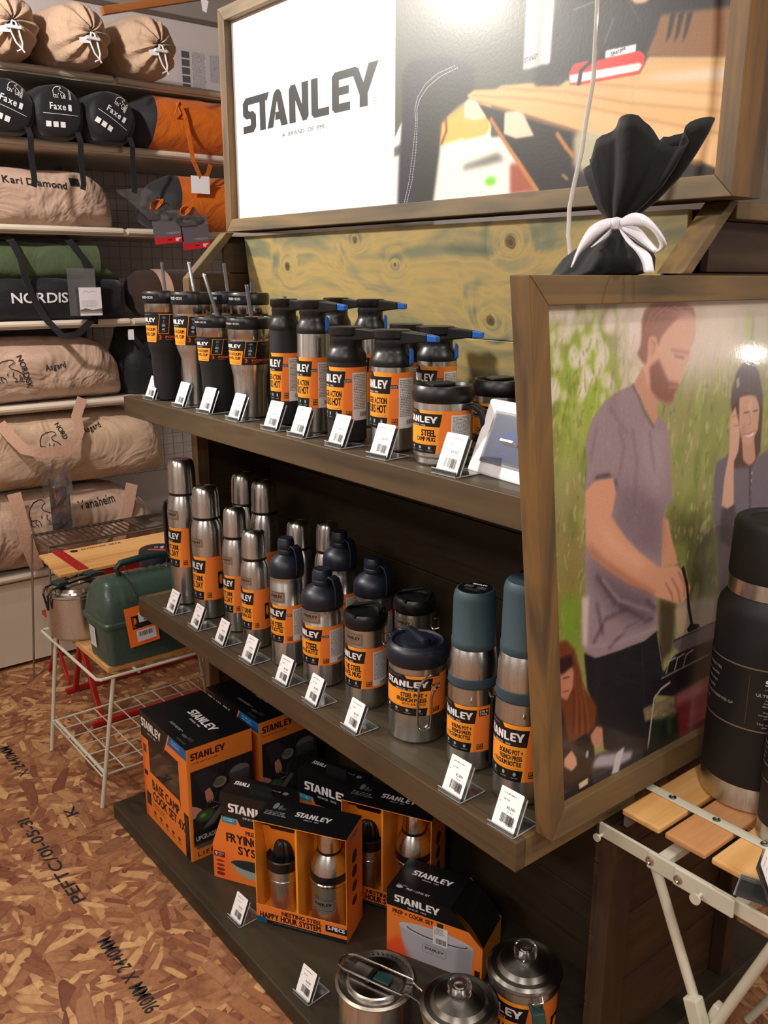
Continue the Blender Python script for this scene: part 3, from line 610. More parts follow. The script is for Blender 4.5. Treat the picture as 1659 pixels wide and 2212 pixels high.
def poster():
    c = Canvas(int((PX1-PX0)*PS), int((PZ1-PZ0)*PS), (250, 250, 250))
    A = pp((460, 0, 2.765)); B = pp((1000, 0, 2.517)); rg = random.Random(9)
    a = lambda L: [A(*p) for p in L]
    b = lambda L: [B(*p) for p in L]
    x0 = A(1090, 400)[0]; h = c.h
    c.rect(x0, 0, c.w, h, (74, 76, 68))
    c.poly([(x0, 0), (x0, h), (x0+60, h), (x0+40, 0)], (92, 94, 88), .5, 30)
    c.poly(a([(1082, 930), (1080, 840), (1130, 720), (1115, 1260), (1080, 1260)]), (244, 244, 240), 1, 2)
    c.poly(a([(1082, 880), (1125, 860), (1125, 920), (1082, 940)]), (90, 90, 84), 1, 3)
    c.poly(a([(1300, 1260), (1345, 900), (1360, 820), (1400, 690), (1480, 610), (1660, 620), (1660, 1260)]), (238, 238, 222), 1, 2)
    c.poly(a([(1355, 870), (1365, 730), (1500, 615), (1659, 640), (1650, 790), (1480, 830)]), (240, 176, 84), 1, 4)
    c.poly(b([(0, 640), (120, 640), (130, 730), (0, 770)]), (240, 180, 92), 1, 3)
    c.poly(b([(0, 760), (220, 740), (420, 1040), (0, 1090)]), (236, 236, 226), 1, 3)
    c.poly(b([(0, 900), (190, 830), (230, 870), (120, 900), (0, 925)]), (96, 94, 90), .9, 6); c.ell(*B(150, 985), 18, 10, (112, 206, 60), .9, 4)
    c.poly(b([(255, 890), (340, 880), (420, 1040), (255, 1060)]), (150, 66, 44), .9, 5)
    c.poly(b([(540, 20), (640, -500), (1700, -700), (1480, 60)]), (40, 38, 44), 1, 14)
    leg = a([(1130, 440), (1180, 360), (1400, 330), (1560, 400), (1560, 560), (1480, 620), (1395, 690), (1350, 730), (1352, 900), (1330, 1050), (1305, 1230), (1100, 1240), (1110, 960), (1130, 720)])
    c.poly(leg, (50, 47, 56), 1, 6); c.poly(a([(1250, 500), (1480, 460), (1560, 560), (1390, 690), (1350, 730), (1330, 1050), (1305, 1230), (1215, 1230), (1230, 800)]), (46, 48, 44), .9, 10)
    for d in (0, 17):
        L = [(1445+d, 392+d*.7), (1340+d, 440+d), (1270+d*.9, 500+d), (1222+d*.8, 580+d*.6), (1206+d*.7, 650), (1212+d*.5, 720), (1195+d, 900), (1172+d, 1080), (1140+d*.8, 1225)]
        P = a(L); n = 90
        for i in range(n):
            t = i/n*(len(P)-1); k = int(t); q = t-k; t2 = min((i+.55)/n*(len(P)-1), len(P)-1.001); k2 = int(t2); q2 = t2-k2
            c.line([(P[k][0]*(1-q)+P[k+1][0]*q, P[k][1]*(1-q)+P[k+1][1]*q), (P[k2][0]*(1-q2)+P[k2+1][0]*q2, P[k2][1]*(1-q2)+P[k2+1][1]*q2)], 1.8, (214, 212, 220))
    c.line(a([(1390, 700), (1395, 780), (1365, 860)]), 7, (120, 60, 30), .9, 2)
    # dark jacket, table top, trestle
    c.poly(b([(540, 0), (1460, -260), (1480, 60), (1100, 80), (1000, 300), (940, 340), (560, 420), (380, 470), (440, 200)]), (38, 36, 42), 1, 8)
    c.poly(b([(1000, 295), (1050, 180), (1080, 70), (1480, 10), (1480, 310), (1000, 300)]), (142, 98, 62), 1, 1.5)
    for k in range(8): c.line(b([(1040, 120+24*k), (1480, 70+26*k)]), 2, (112, 74, 46), .5, 1.5)
    for X in (1110, 1155, 1200): c.poly(b([(X+20, 70), (X+52, 60), (X+20, 190+rg.uniform(-20, 20)), (X-8, 235)]), (36, 28, 26), 1, 1.5)
    c.poly(b([(1460, -60), (1100, -20), (1060, 80), (1480, 30)]), (34, 30, 34), 1, 4)
    c.poly(b([(70, 560), (480, 680), (620, 720), (840, 860), (840, 1040), (420, 1040), (330, 900), (130, 640)]), (40, 34, 36), 1, 2)
    c.poly(b([(840, 780), (1380, 920), (1380, 960), (840, 1000)]), (44, 34, 32), 1, 3)
    table = b([(20, 520), (60, 490), (180, 485), (210, 465), (380, 450), (520, 470), (560, 440), (600, 430), (760, 430), (960, 400), (1010, 310), (1480, 310), (1480, 960), (1300, 880), (850, 780), (560, 690), (300, 610), (90, 555), (40, 540)])
    c.poly(table, (226, 178, 122), 1, 1.5)
    c.poly(b([(940, 420), (1480, 360), (1480, 430), (1100, 440)]), (222, 214, 206), .8, 6); c.poly(b([(1000, 318), (1480, 320), (1480, 345), (1000, 345)]), (210, 170, 120), 1, 3)
    for L in ([(60, 520), (400, 540), (720, 590), (1050, 660), (1480, 740)], [(200, 480), (560, 500), (900, 560), (1480, 610)], [(600, 450), (900, 470), (1480, 520)]): c.line(b(L), 5, (172, 128, 84), .55, 2)
    for L in ([(700, 640), (1100, 740), (1480, 830)], [(900, 500), (1480, 560)]): c.line(b(L), 26, (240, 200, 158), .4, 8)
    c.line(b([(90, 560), (300, 620), (560, 700), (850, 790), (1300, 890)]), 6, (176, 122, 64), .7, 3)
    c.poly(b([(380, 450), (450, 430), (520, 445), (480, 465), (400, 470)]), (44, 36, 36), .9, 3)
    for L in ([(8, 560), (30, 535), (75, 548), (128, 640), (60, 655), (8, 640)], [(225, 610), (300, 600), (330, 620), (388, 740), (290, 755), (222, 730)]): c.poly(b(L), (216, 206, 182), 1, 2)
    c.poly(b([(600, 740), (640, 700), (780, 720), (840, 830), (830, 900), (720, 960), (600, 910)]), (196, 190, 160), .9, 6)
    for L in ([(150, 645), (260, 820), (400, 1035)], [(510, 725), (560, 800), (600, 850)]): c.line(b(L), 9, (186, 124, 66), 1, 1.5)
    c.line(b([(540, 950), (570, 975)]), 5, (200, 170, 110), .8, 2)
    # hanging cup, book and pen
    P = b([(368, -420), (526, -420), (472, 345), (326, 380)]); c.poly(P, (196, 194, 196), 1, 1.5)
    c.poly(b([(382, -400), (420, -400), (370, 360), (345, 368)]), (246, 246, 246), .9, 4); c.poly(b([(492, -400), (520, -400), (470, 340), (445, 350)]), (236, 236, 238), .9, 4); c.poly(b([(430, -400), (460, -400), (412, 350), (400, 352)]), (150, 148, 150), .8, 5)
    x, y = B(336, 343); c.text('STANLEY', x, y, 9, (60, 58, 60), w=36, rot=-.12)
    c.poly(b([(575, 405), (600, 350), (640, 340), (960, 275), (990, 300), (985, 350), (960, 400), (640, 460), (580, 462)]), (226, 48, 46), 1, 1.2)
    c.poly(b([(578, 410), (620, 400), (960, 340), (975, 355), (955, 385), (640, 445), (582, 452)]), (240, 236, 236), 1, 1)
    c.poly(b([(620, 465), (632, 380), (690, 330), (705, 340), (650, 390), (640, 462)]), (30, 24, 28), 1, 1)
    c.line(b([(700, 315), (775, 297)]), 13, (30, 26, 30), 1, 1); c.line(b([(780, 295), (935, 262)]), 13, (240, 238, 240), 1, 1); x, y = B(806, 306); c.text('Sharpie', x, y, 7, (40, 38, 42), w=32, rot=-.19)
    c.line(b([(770, 230), (800, 150), (822, 95)]), 3, (120, 118, 130), .8, 1); c.line(b([(600, 55), (710, 10)]), 3, (150, 150, 156), .7, 1); c.line(b([(900, 0), (960, 120)]), 3, (86, 84, 92), .7, 1)
    c.poly(b([(915, 0), (940, 22), (990, 15), (1020, -8), (1000, -60), (900, -60)]), (222, 176, 148), 1, 2)
    # lettering on the white field: photo corners of the wordmark give its place on the panel
    p0 = A(180, 575); p1 = A(985, 575); x0_, y0_ = A(175, 590)[0], 0
    tl = A(176, 590); bl = A(180, 800); tr = A(990, 362)
    wl = tr[0]-tl[0]; hh = bl[1]-tl[1]; c.logo(tl[0], (tl[1]+tr[1])/2, wl, hh, (46, 46, 48), since=False)
    e = A(412, 818); e2 = A(662, 770); yb = (e[1]+e2[1])/2; c.text('A  BRAND  OF  PMI', e[0], yb, 11, (90, 90, 92), w=e2[0]-e[0]+2)
    s0 = A(188, 858); c.line([(s0[0], yb-3), (e[0]-18, yb-3)], 1.6, (150, 150, 152)); s1 = A(955, 625); c.text('®', s1[0], s1[1], 16, (150, 150, 152), w=16)
    c.grain(.008); return c

# ------------------------------------------------------------------ materials
BR = [(58, 45, 30), (92, 74, 48), (112, 92, 58), (84, 66, 42)]
m_frame = wood('stained_frame', [(62, 54, 44), (98, 86, 66), (124, 103, 72), (82, 75, 62)], 'x', seed=1)
m_frame_z = wood('stained_frame_z', [(54, 43, 33), (86, 69, 50), (122, 92, 54), (70, 61, 49)], 'z', seed=2)
m_frame_y = wood('stained_frame_y', [(60, 50, 39), (94, 79, 58), (118, 94, 60), (76, 65, 49)], 'y', seed=3)
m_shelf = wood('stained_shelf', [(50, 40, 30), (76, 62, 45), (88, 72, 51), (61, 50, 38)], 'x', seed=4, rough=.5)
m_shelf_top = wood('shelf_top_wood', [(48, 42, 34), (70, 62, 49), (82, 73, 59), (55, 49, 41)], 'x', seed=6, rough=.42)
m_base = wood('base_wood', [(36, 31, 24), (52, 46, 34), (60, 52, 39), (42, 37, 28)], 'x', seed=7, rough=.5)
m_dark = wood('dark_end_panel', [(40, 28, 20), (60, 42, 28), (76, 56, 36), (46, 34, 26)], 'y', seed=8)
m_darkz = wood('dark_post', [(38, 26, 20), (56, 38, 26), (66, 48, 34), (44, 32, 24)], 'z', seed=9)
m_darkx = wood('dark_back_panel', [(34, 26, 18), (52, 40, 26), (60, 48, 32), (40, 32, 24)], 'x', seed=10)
m_osb = osb('osb_board')
m_wall = plain('white_wall', (214, 204, 200), .8, noise_s=3, amt=.03)
m_wallw = plain('room_wall', (198, 194, 190), .8, noise_s=2, amt=.05)
m_ceil = plain('ceiling_paint', (200, 190, 180), .9, noise_s=2, amt=.03)
m_shelfw = plain('cream_shelf_metal', (206, 194, 176), .4, noise_s=5, amt=.04)
m_greym = plain('grey_rack_panel', (128, 118, 116), .6, noise_s=4, amt=.05)
m_slot = plain('slot_black', (24, 22, 22), .7)
m_wire = plain('wire_grid_metal', (150, 146, 142), .4, metal=.6)
m_ivory = plain('ivory_enamel', (206, 204, 186), .38, noise_s=9, amt=.04)
m_red = plain('red_enamel', (170, 30, 26), .4, noise_s=9, amt=.08)
m_bamboo = wood('bamboo_slat', [(196, 142, 82), (220, 168, 104), (232, 184, 122), (206, 152, 92)], 'y', scale=1.4, seed=12, rough=.45, bump=.08)
m_bamboo2 = wood('bamboo_slat_dark', [(170, 112, 70), (192, 134, 88), (204, 148, 98), (180, 122, 78)], 'y', scale=1.4, seed=14, rough=.45, bump=.08)
m_pine = wood('pine_slat', [(178, 128, 76), (206, 156, 98), (216, 168, 110), (190, 140, 86)], 'y', scale=1.4, seed=13, rough=.5, bump=.1)
m_steel = steel('brushed_steel'); m_steelb = steel('polished_steel', (205, 200, 194), .16)
m_steeld = steel('dull_steel', (150, 146, 140), .34)
m_blk = plain('black_powder_coat', (17, 18, 20), .6, noise_s=900, bump=.15, amt=.1)
m_blkp = plain('black_plastic', (13, 13, 15), .36)
m_navy = plain('navy_plastic', (22, 27, 42), .42)
m_teal = plain('slate_teal_plastic', (52, 72, 82), .5, noise_s=600, bump=.08, amt=.05)
m_blue = plain('blue_plastic', (24, 96, 190), .35)
m_green = plain('hammertone_green', (56, 78, 70), .38, noise_s=160, bump=.12, amt=.08, coat=.15)
m_greend = plain('dark_green_plastic', (24, 54, 52), .4)
m_clear = clear('clear_acrylic', (248, 250, 250), .03, .05)
m_acedge = clear('acrylic_edge', (230, 236, 236), .08, .5)
m_wfilm = clear('box_window_film', (240, 240, 242), .05, .02)
m_film = clear('crinkled_film', (232, 232, 234), .12, .06)
m_straw = clear('translucent_straw', (186, 188, 196), .1, .16)
m_org = plain('orange_card', ORG, .5); m_orgd = plain('orange_card_inside', (226, 128, 30), .6); m_blkc = plain('black_card', BLK, .35)
m_white = plain('white_plastic', (236, 236, 240), .35); m_ribbon = plain('white_satin_ribbon', (206, 204, 214), .3, sheen=.3)
m_tan = fabric('tan_canvas', (190, 162, 136), 5, .9, dist=.03); m_tan2 = fabric('pink_tan_canvas', (188, 159, 138), 4, 1.0, dist=.045)
m_tanstrap = fabric('tan_strap', (196, 158, 136), 30, .2)
m_blkf = fabric('black_nylon', (24, 24, 27), 9, .5, rough=.6); m_chf = fabric('charcoal_nylon', (44, 43, 48), 8, .5, rough=.6)
m_orf = fabric('orange_nylon', (206, 104, 22), 9, .7, rough=.55); m_grf = fabric('green_nylon', (74, 88, 60), 7, .6, rough=.55)
m_satin = fabric('black_cloth', (16, 16, 18), 7, .5, rough=.7); m_webb = fabric('black_webbing', (20, 20, 22), 60, .2, rough=.8)
m_brown = wood('hanging_rod', [(120, 70, 36), (150, 92, 48), (166, 106, 60)], 'y', seed=20)
m_ink = plain('black_ink', (26, 24, 28), .7); m_wink = plain('white_print', (222, 220, 220), .6); m_cord = clear('clear_tube', (225, 222, 215), .1, .7)
m_cardw = plain('white_card', (240, 238, 240), .5)

def knotty(name, stops, knots, seed=30):
    m = wood(name, stops, 'x', scale=.9, seed=seed, rough=.5, grain=18, patch=2.2, bump=.2)
    nt = m.node_tree; b = nt.nodes['Principled BSDF']; g = N(nt, 'ShaderNodeNewGeometry')
    col = b.inputs['Base Color'].links[0].from_socket
    noise1 = [n for n in nt.nodes if n.bl_idname == 'ShaderNodeTexNoise']
    warp = None
    for (x, z, r) in knots:
        mp = N(nt, 'ShaderNodeMapping'); mp.inputs['Location'].default_value = (-x/r, 0, -z/r*1.15); mp.inputs['Scale'].default_value = (1/r, 0, 1.15/r)
        nt.links.new(g.outputs['Position'], mp.inputs[0])
        ln = N(nt, 'ShaderNodeVectorMath', operation='LENGTH'); nt.links.new(mp.outputs[0], ln.inputs[0])
        dn = N(nt, 'ShaderNodeTexNoise'); dn.inputs['Scale'].default_value = 30; nt.links.new(g.outputs['Position'], dn.inputs['Vector'])
        ad = N(nt, 'ShaderNodeMath', operation='MULTIPLY_ADD'); ad.inputs[1].default_value = .9; nt.links.new(dn.outputs[0], ad.inputs[0]); nt.links.new(ln.outputs[1], ad.inputs[2])
        k = ramp(nt, ad.outputs[0], [(0, (.03, .025, .02, 1)), (.62, (.10, .08, .06, 1)), (.72, (.35, .3, .24, 1)), (.8, (.12, .1, .08, 1)), (.9, (.6, .55, .45, 1)), (1.0, (1, 1, 1, 1))])
        col = mixc(nt, .85, col, k, 'MULTIPLY')
        wv = N(nt, 'ShaderNodeMath', operation='DIVIDE'); wv.inputs[0].default_value = .55; a2 = N(nt, 'ShaderNodeMath', operation='ADD'); a2.inputs[1].default_value = .7
        nt.links.new(ln.outputs[1], a2.inputs[0]); nt.links.new(a2.outputs[0], wv.inputs[1])
        if warp is None: warp = wv.outputs[0]
        else:
            s_ = N(nt, 'ShaderNodeMath', operation='ADD'); nt.links.new(warp, s_.inputs[0]); nt.links.new(wv.outputs[0], s_.inputs[1]); warp = s_.outputs[0]
    for n in noise1:
        src = n.inputs['Vector'].links[0].from_socket; va = N(nt, 'ShaderNodeVectorMath', operation='ADD'); nt.links.new(src, va.inputs[0]); nt.links.new(warp, va.inputs[1]); nt.links.new(va.outputs[0], n.inputs['Vector'])
    nt.links.new(col, b.inputs['Base Color']); return m
m_back = knotty('knotty_back_panel', [(92, 90, 70), (128, 122, 92), (166, 142, 88), (116, 116, 90), (92, 94, 74)], [(-1.205, 1.56, .03), (-1.263, 1.414, .026), (-1.688, 1.577, .02), (-1.55, 1.522, .012), (-1.98, 1.52, .02), (-1.03, 1.45, .012)])

# ------------------------------------------------------------------ room shell
WALLX = -4.0
def struct(g, name, mat, **k): return kind(g.build(name, mat, **k))
fl = struct(G().box(WALLX-.1, 3.2, -3.2, 3.4, -.06, -.012), 'floor', m_slot)
xs = [-4.63, -2.19, .25, 2.69, 3.2]; ys = [-3.2, -2.23, -1.01, .21, 1.43, 2.65, 3.4]
for i in range(len(xs)-1):
    for j in range(len(ys)-1):
        x0, x1 = max(xs[i], WALLX-.1), xs[i+1]
        G().box(x0+.0012, x1-.0012, ys[j]+.0012, ys[j+1]-.0012, -.012, 0).build('board', m_osb, fl, bevel=.001)
def flat_text(text, x, y, z, h, w, ang, mat, name, parent, depth=.0006):
    gl, tw = FONT.layout(text); k = h/.7; kx = w/tw; g = G(); c, s_ = math.cos(ang), math.sin(ang)
    for gx, co, ed, tri in gl:
        b = len(g.v)
        P = [((gx+p[0])*kx, p[1]*k) for p in co]
        g.add([(x+a*c-b_*s_, y+a*s_+b_*c, z) for a, b_ in P], tri)
    return g.build(name, mat, parent)
for t, x, y, w in (('910MM X 2440MM', -1.50, .605, .27), ('9.5 JAS', -2.92, .68, .2), ('PEFTC/01-05-31', -1.93, .61, .44), ('X 2440MM', -2.60, .69, .22), ('K', -2.30, .73, .05)):
    flat_text(t, x, y, .0005, .032, w, PI, m_ink, 'floor_stamp', fl)
struct(G().box(WALLX-.08, WALLX, -3.2, 3.4, 0, 2.75), 'wall_left', m_wall)
struct(G().box(WALLX, 3.2, 3.3, 3.38, 0, 2.75), 'wall_back', m_wallw)
struct(G().box(3.1, 3.18, -3.2, 3.3, 0, 2.75), 'wall_right', m_wallw)
struct(G().box(WALLX, 3.1, -3.2, -3.12, 0, 2.75), 'wall_front', m_wallw)
struct(G().box(WALLX-.08, 3.2, -3.2, 3.4, 2.75, 2.82), 'ceiling', m_ceil)
struct(G().box(WALLX, WALLX+.07, -3.1, 3.3, 2.60, 2.749), 'trim_1', plain('soffit_grey', (150, 142, 134), .8), bevel=.004)
struct(G().box(WALLX, WALLX+.015, -3.1, 3.3, .0, .08), 'baseboard_left', m_wallw, bevel=.002)

# ------------------------------------------------------------------ the display stand
XL, XR, XO = -2.218, -.808, -.740
U = E('display_stand', 'dark stained wooden shop display stand with two shelves, header board and framed end picture', 'display stand', (-1.5, 1.28, 0))
U_M = Matrix.Translation((1.5, -1.28, 0))
class GU(G):
    def build(s, name, mat, parent=None, **k):
        if parent is None: parent = U
        s.v = [(x+1.5, y-1.28, z) for x, y, z in s.v]
        return G.build(s, name, mat, parent, **k)
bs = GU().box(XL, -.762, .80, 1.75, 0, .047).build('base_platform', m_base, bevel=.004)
for z, t, nm in ((1.1962, .0503, 'shelf'), (.6426, .0536, 'shelf')):
    s = GU().box(XL+.022, XR-.022, .942, 1.33, z-.022, z-.0005).build(nm, m_shelf_top)
    GU().box(XL, XR, .92, .942, z-t, z).build('front_board', m_shelf, s, bevel=.002)
    GU().box(XL, XL+.022, .942, 1.33, z-t, z).build('side_board', m_frame_y, s, bevel=.002)
    GU().box(XR-.022, XR, .942, 1.33, z-t, z).build('side_board', m_frame_y, s, bevel=.002)
# end frames: posts, slanted braces, rails and planked infill
def brace_y(z): return 1.104+(z-1.493)*(1.222-1.104)/(1.608-1.493)
GU().box(XL, XL+.035, 1.105, 1.14, .047, 1.145).build('post', m_frame_z, bevel=.002)
GU().box(XL, XL+.035, 1.105, 1.14, 1.197, 1.49).build('post', m_frame_z, bevel=.002)
bp_ = [(1.105, 1.4905), (1.222, 1.6085), (1.246, 1.6085), (1.14, 1.4905)]
g = GU(); g.add([(XL, y, z) for y, z in bp_]+[(XL+.035, y, z) for y, z in bp_], [(0, 1, 2, 3), (7, 6, 5, 4), (0, 4, 5, 1), (1, 5, 6, 2), (2, 6, 7, 3), (3, 7, 4, 0)]); g.build('brace', m_frame_y, bevel=.0015)
GU().box(XR, XR+.03, 1.134, 1.197, .047, .589).build('post', m_darkz, bevel=.002)
bp_ = [(1.186, 1.5035), (1.300, 1.6105), (1.322, 1.6105), (1.212, 1.5035)]
g = GU(); g.add([(-.820, y, z) for y, z in bp_]+[(-.775, y, z) for y, z in bp_], [(0, 1, 2, 3), (7, 6, 5, 4), (0, 4, 5, 1), (1, 5, 6, 2), (2, 6, 7, 3), (3, 7, 4, 0)]); g.build('brace', m_frame_y, bevel=.0015)
GU().box(-.815, -.778, 1.324, 1.62, 1.585, 1.6105).build('rail', m_frame_y, bevel=.002)
zz = [.047, .20, .35, .50, .65, .80, .95, 1.10, 1.25, 1.40, 1.505, 1.585]
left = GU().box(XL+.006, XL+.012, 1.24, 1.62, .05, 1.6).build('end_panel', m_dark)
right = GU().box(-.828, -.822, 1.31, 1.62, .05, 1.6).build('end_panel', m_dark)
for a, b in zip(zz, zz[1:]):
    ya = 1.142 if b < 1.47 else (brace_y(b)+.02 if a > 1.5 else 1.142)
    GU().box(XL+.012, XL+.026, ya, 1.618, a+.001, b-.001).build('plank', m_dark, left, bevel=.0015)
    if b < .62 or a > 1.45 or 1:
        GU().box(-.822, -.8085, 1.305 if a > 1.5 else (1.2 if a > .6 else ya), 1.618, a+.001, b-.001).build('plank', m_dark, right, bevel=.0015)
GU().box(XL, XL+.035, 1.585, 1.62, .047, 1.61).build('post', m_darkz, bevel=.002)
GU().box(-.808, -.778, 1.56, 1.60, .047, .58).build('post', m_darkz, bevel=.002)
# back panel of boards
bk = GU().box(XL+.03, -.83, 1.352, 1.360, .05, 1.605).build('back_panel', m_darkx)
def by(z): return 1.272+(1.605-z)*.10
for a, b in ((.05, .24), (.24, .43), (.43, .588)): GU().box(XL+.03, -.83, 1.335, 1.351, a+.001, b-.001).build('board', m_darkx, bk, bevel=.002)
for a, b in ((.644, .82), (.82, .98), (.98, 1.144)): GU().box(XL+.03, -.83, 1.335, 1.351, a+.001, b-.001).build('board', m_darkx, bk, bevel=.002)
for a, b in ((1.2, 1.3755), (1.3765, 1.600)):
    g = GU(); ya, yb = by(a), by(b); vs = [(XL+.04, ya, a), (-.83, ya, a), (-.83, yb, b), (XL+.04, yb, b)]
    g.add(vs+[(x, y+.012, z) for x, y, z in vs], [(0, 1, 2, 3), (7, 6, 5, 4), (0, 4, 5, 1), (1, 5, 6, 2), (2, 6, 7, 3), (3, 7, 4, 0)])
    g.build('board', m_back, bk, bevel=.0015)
# header board
HY0, HY1, HZ0, HZ1 = 1.2414, 1.320, 1.6116, 2.152
hd = GU().box(-2.20, XO-.02, 1.268, 1.30, HZ0+.02, HZ1-.02).build('header_box', m_darkx)
w = .032
def mitre(x0, x1, z0, z1, side):
    P = {'b': [(x0, z0), (x1, z0), (x1-w, z0+w), (x0+w, z0+w)], 't': [(x0+w, z1-w), (x1-w, z1-w), (x1, z1), (x0, z1)],
         'l': [(x0, z0), (x0+w, z0+w), (x0+w, z1-w), (x0, z1)], 'r': [(x1-w, z0+w), (x1, z0), (x1, z1), (x1-w, z1-w)]}[side]
    g = GU(); n = 4; vs = [(x, HY0, z) for x, z in P]+[(x, HY1, z) for x, z in P]
    g.add(vs, [(0, 1, 2, 3), (7, 6, 5, 4)]+[(i, i+4, (i+1) % 4+4, (i+1) % 4) for i in range(4)])
    return g.build('frame_board', m_frame if side in 'bt' else m_frame_z, hd, bevel=.0015)
for sd in 'btlr': mitre(XL, XO, HZ0, HZ1, sd)
pc = poster(); mp_ = pc.mat('header_poster', rough=.42, coat=.07, spec=.3, bump=.12); mp_.node_tree.nodes['Principled BSDF'].inputs['Coat Roughness'].default_value = .2
GU().add([(PX0, PYV, PZ0), (PX1, PYV, PZ0), (PX1, PYV, PZ1), (PX0, PYV, PZ1), (PX0, PYV+.004, PZ0), (PX1, PYV+.004, PZ0), (PX1, PYV+.004, PZ1), (PX0, PYV+.004, PZ1)],
    [(0, 1, 2, 3), (7, 6, 5, 4)], [[(0, 0), (1, 0), (1, 1), (0, 1)]]*2).build('header_poster', mp_, U)
# framed end picture
FX0, FX1 = XR+.0005, -.773
po = [(.963, .645), (1.60, .645), (1.705, 1.501), (.855, 1.501)]; pi = [(.989+.0, .695), (1.567, .695), (1.664, 1.463), (.894, 1.463)]
for i, nm in enumerate('btrl'):
    i = {'b': 0, 'r': 1, 't': 2, 'l': 3}[nm]; j = (i+1) % 4
    P = [po[i], po[j], pi[j], pi[i]]; g = GU(); vs = [(FX0, y, z) for y, z in P]+[(FX1, y, z) for y, z in P]
    g.add(vs, [(0, 1, 2, 3), (7, 6, 5, 4)]+[(k, k+4, (k+1) % 4+4, (k+1) % 4) for k in range(4)])
    if i == 0: pf = g.build('picture_frame', m_frame_y, U, bevel=.0015)
    else: g.build('frame_board', m_frame_y if i == 2 else m_frame_z, pf, bevel=.0015)
sc_ = side_picture(); ms = sc_.mat('end_picture', rough=.3, coat=.5, bump=.1)
fr = lambda y, z: ((y-SY0)/(SY1-SY0), (z-SZ0)/(SZ1-SZ0))
PP = [(.980, .69), (1.575, .69), (1.672, 1.47), (.886, 1.47)]
g = GU(); g.add([(SPX, y, z) for y, z in PP]+[(SPX-.004, y, z) for y, z in PP], [(0, 1, 2, 3), (7, 6, 5, 4)], [[fr(*p) for p in PP], [fr(*p) for p in PP[::-1]]])
g.build('end_picture', ms, U)

# ------------------------------------------------------------------ wall rack with bags
RX = -3.40
RK = E('wall_rack', 'cream metal wall rack of six long shelves holding tents and sleeping bags', 'shelf unit', (-3.7, 1.5, 0))
def rk(g, name, mat, parent=RK, **k):
    g.v = [(x+3.7, y-1.5, z) for x, y, z in g.v]; return g.build(name, mat, parent, **k)
RZ = [2.205, 1.965, 1.672, 1.335, 1.03, .385]
for z in RZ:
    s = rk(G().box(WALLX+.03, RX-.006, .3, 2.6, z-.03, z-.004), 'shelf', m_shelfw)
    rk(G().tube([(RX, .3, z-.012), (RX, 1.455, z-.012)], .0125, 10), 'shelf_lip', m_shelfw, s, smooth=True)
    rk(G().tube([(RX, 1.475, z-.012), (RX, 2.6, z-.012)], .0125, 10), 'shelf_lip', m_shelfw, s, smooth=True)
rk(G().box(WALLX+.02, WALLX+.028, .3, 1.44, 0, 2.05), 'rack_back', m_greym)
for y in (1.44, .31):
    up = rk(G().box(WALLX+.028, WALLX+.06, y, y+.05, 0, 2.3), 'upright', m_greym, bevel=.002)
    g = G()
    for k in range(56):
        for dy in (.012, .030): g.box(WALLX+.06, WALLX+.0615, y+dy, y+dy+.007, .06+k*.04, .085+k*.04)
    o = rk(g, 'slots', m_slot, up)
gp = rk(G().tube([(WALLX+.10, 1.5, .6), (WALLX+.10, 2.35, .6), (WALLX+.10, 2.35, 1.93), (WALLX+.10, 1.5, 1.93)], .003, 6, closed=True), 'wire_grid', m_wire)
for k in range(17): rk(G().tube([(WALLX+.10, 1.55+k*.05, .6), (WALLX+.10, 1.55+k*.05, 1.93)], .0015, 5), 'grid_wire', m_wire, gp)
for k in range(26): rk(G().tube([(WALLX+.103, 1.5, .62+k*.05), (WALLX+.103, 2.35, .62+k*.05)], .0015, 5), 'grid_wire', m_wire, gp)
rk(G().box(RX-.04, RX-.01, .3, 2.6, 0.02, .35), 'kick_board', m_shelfw)

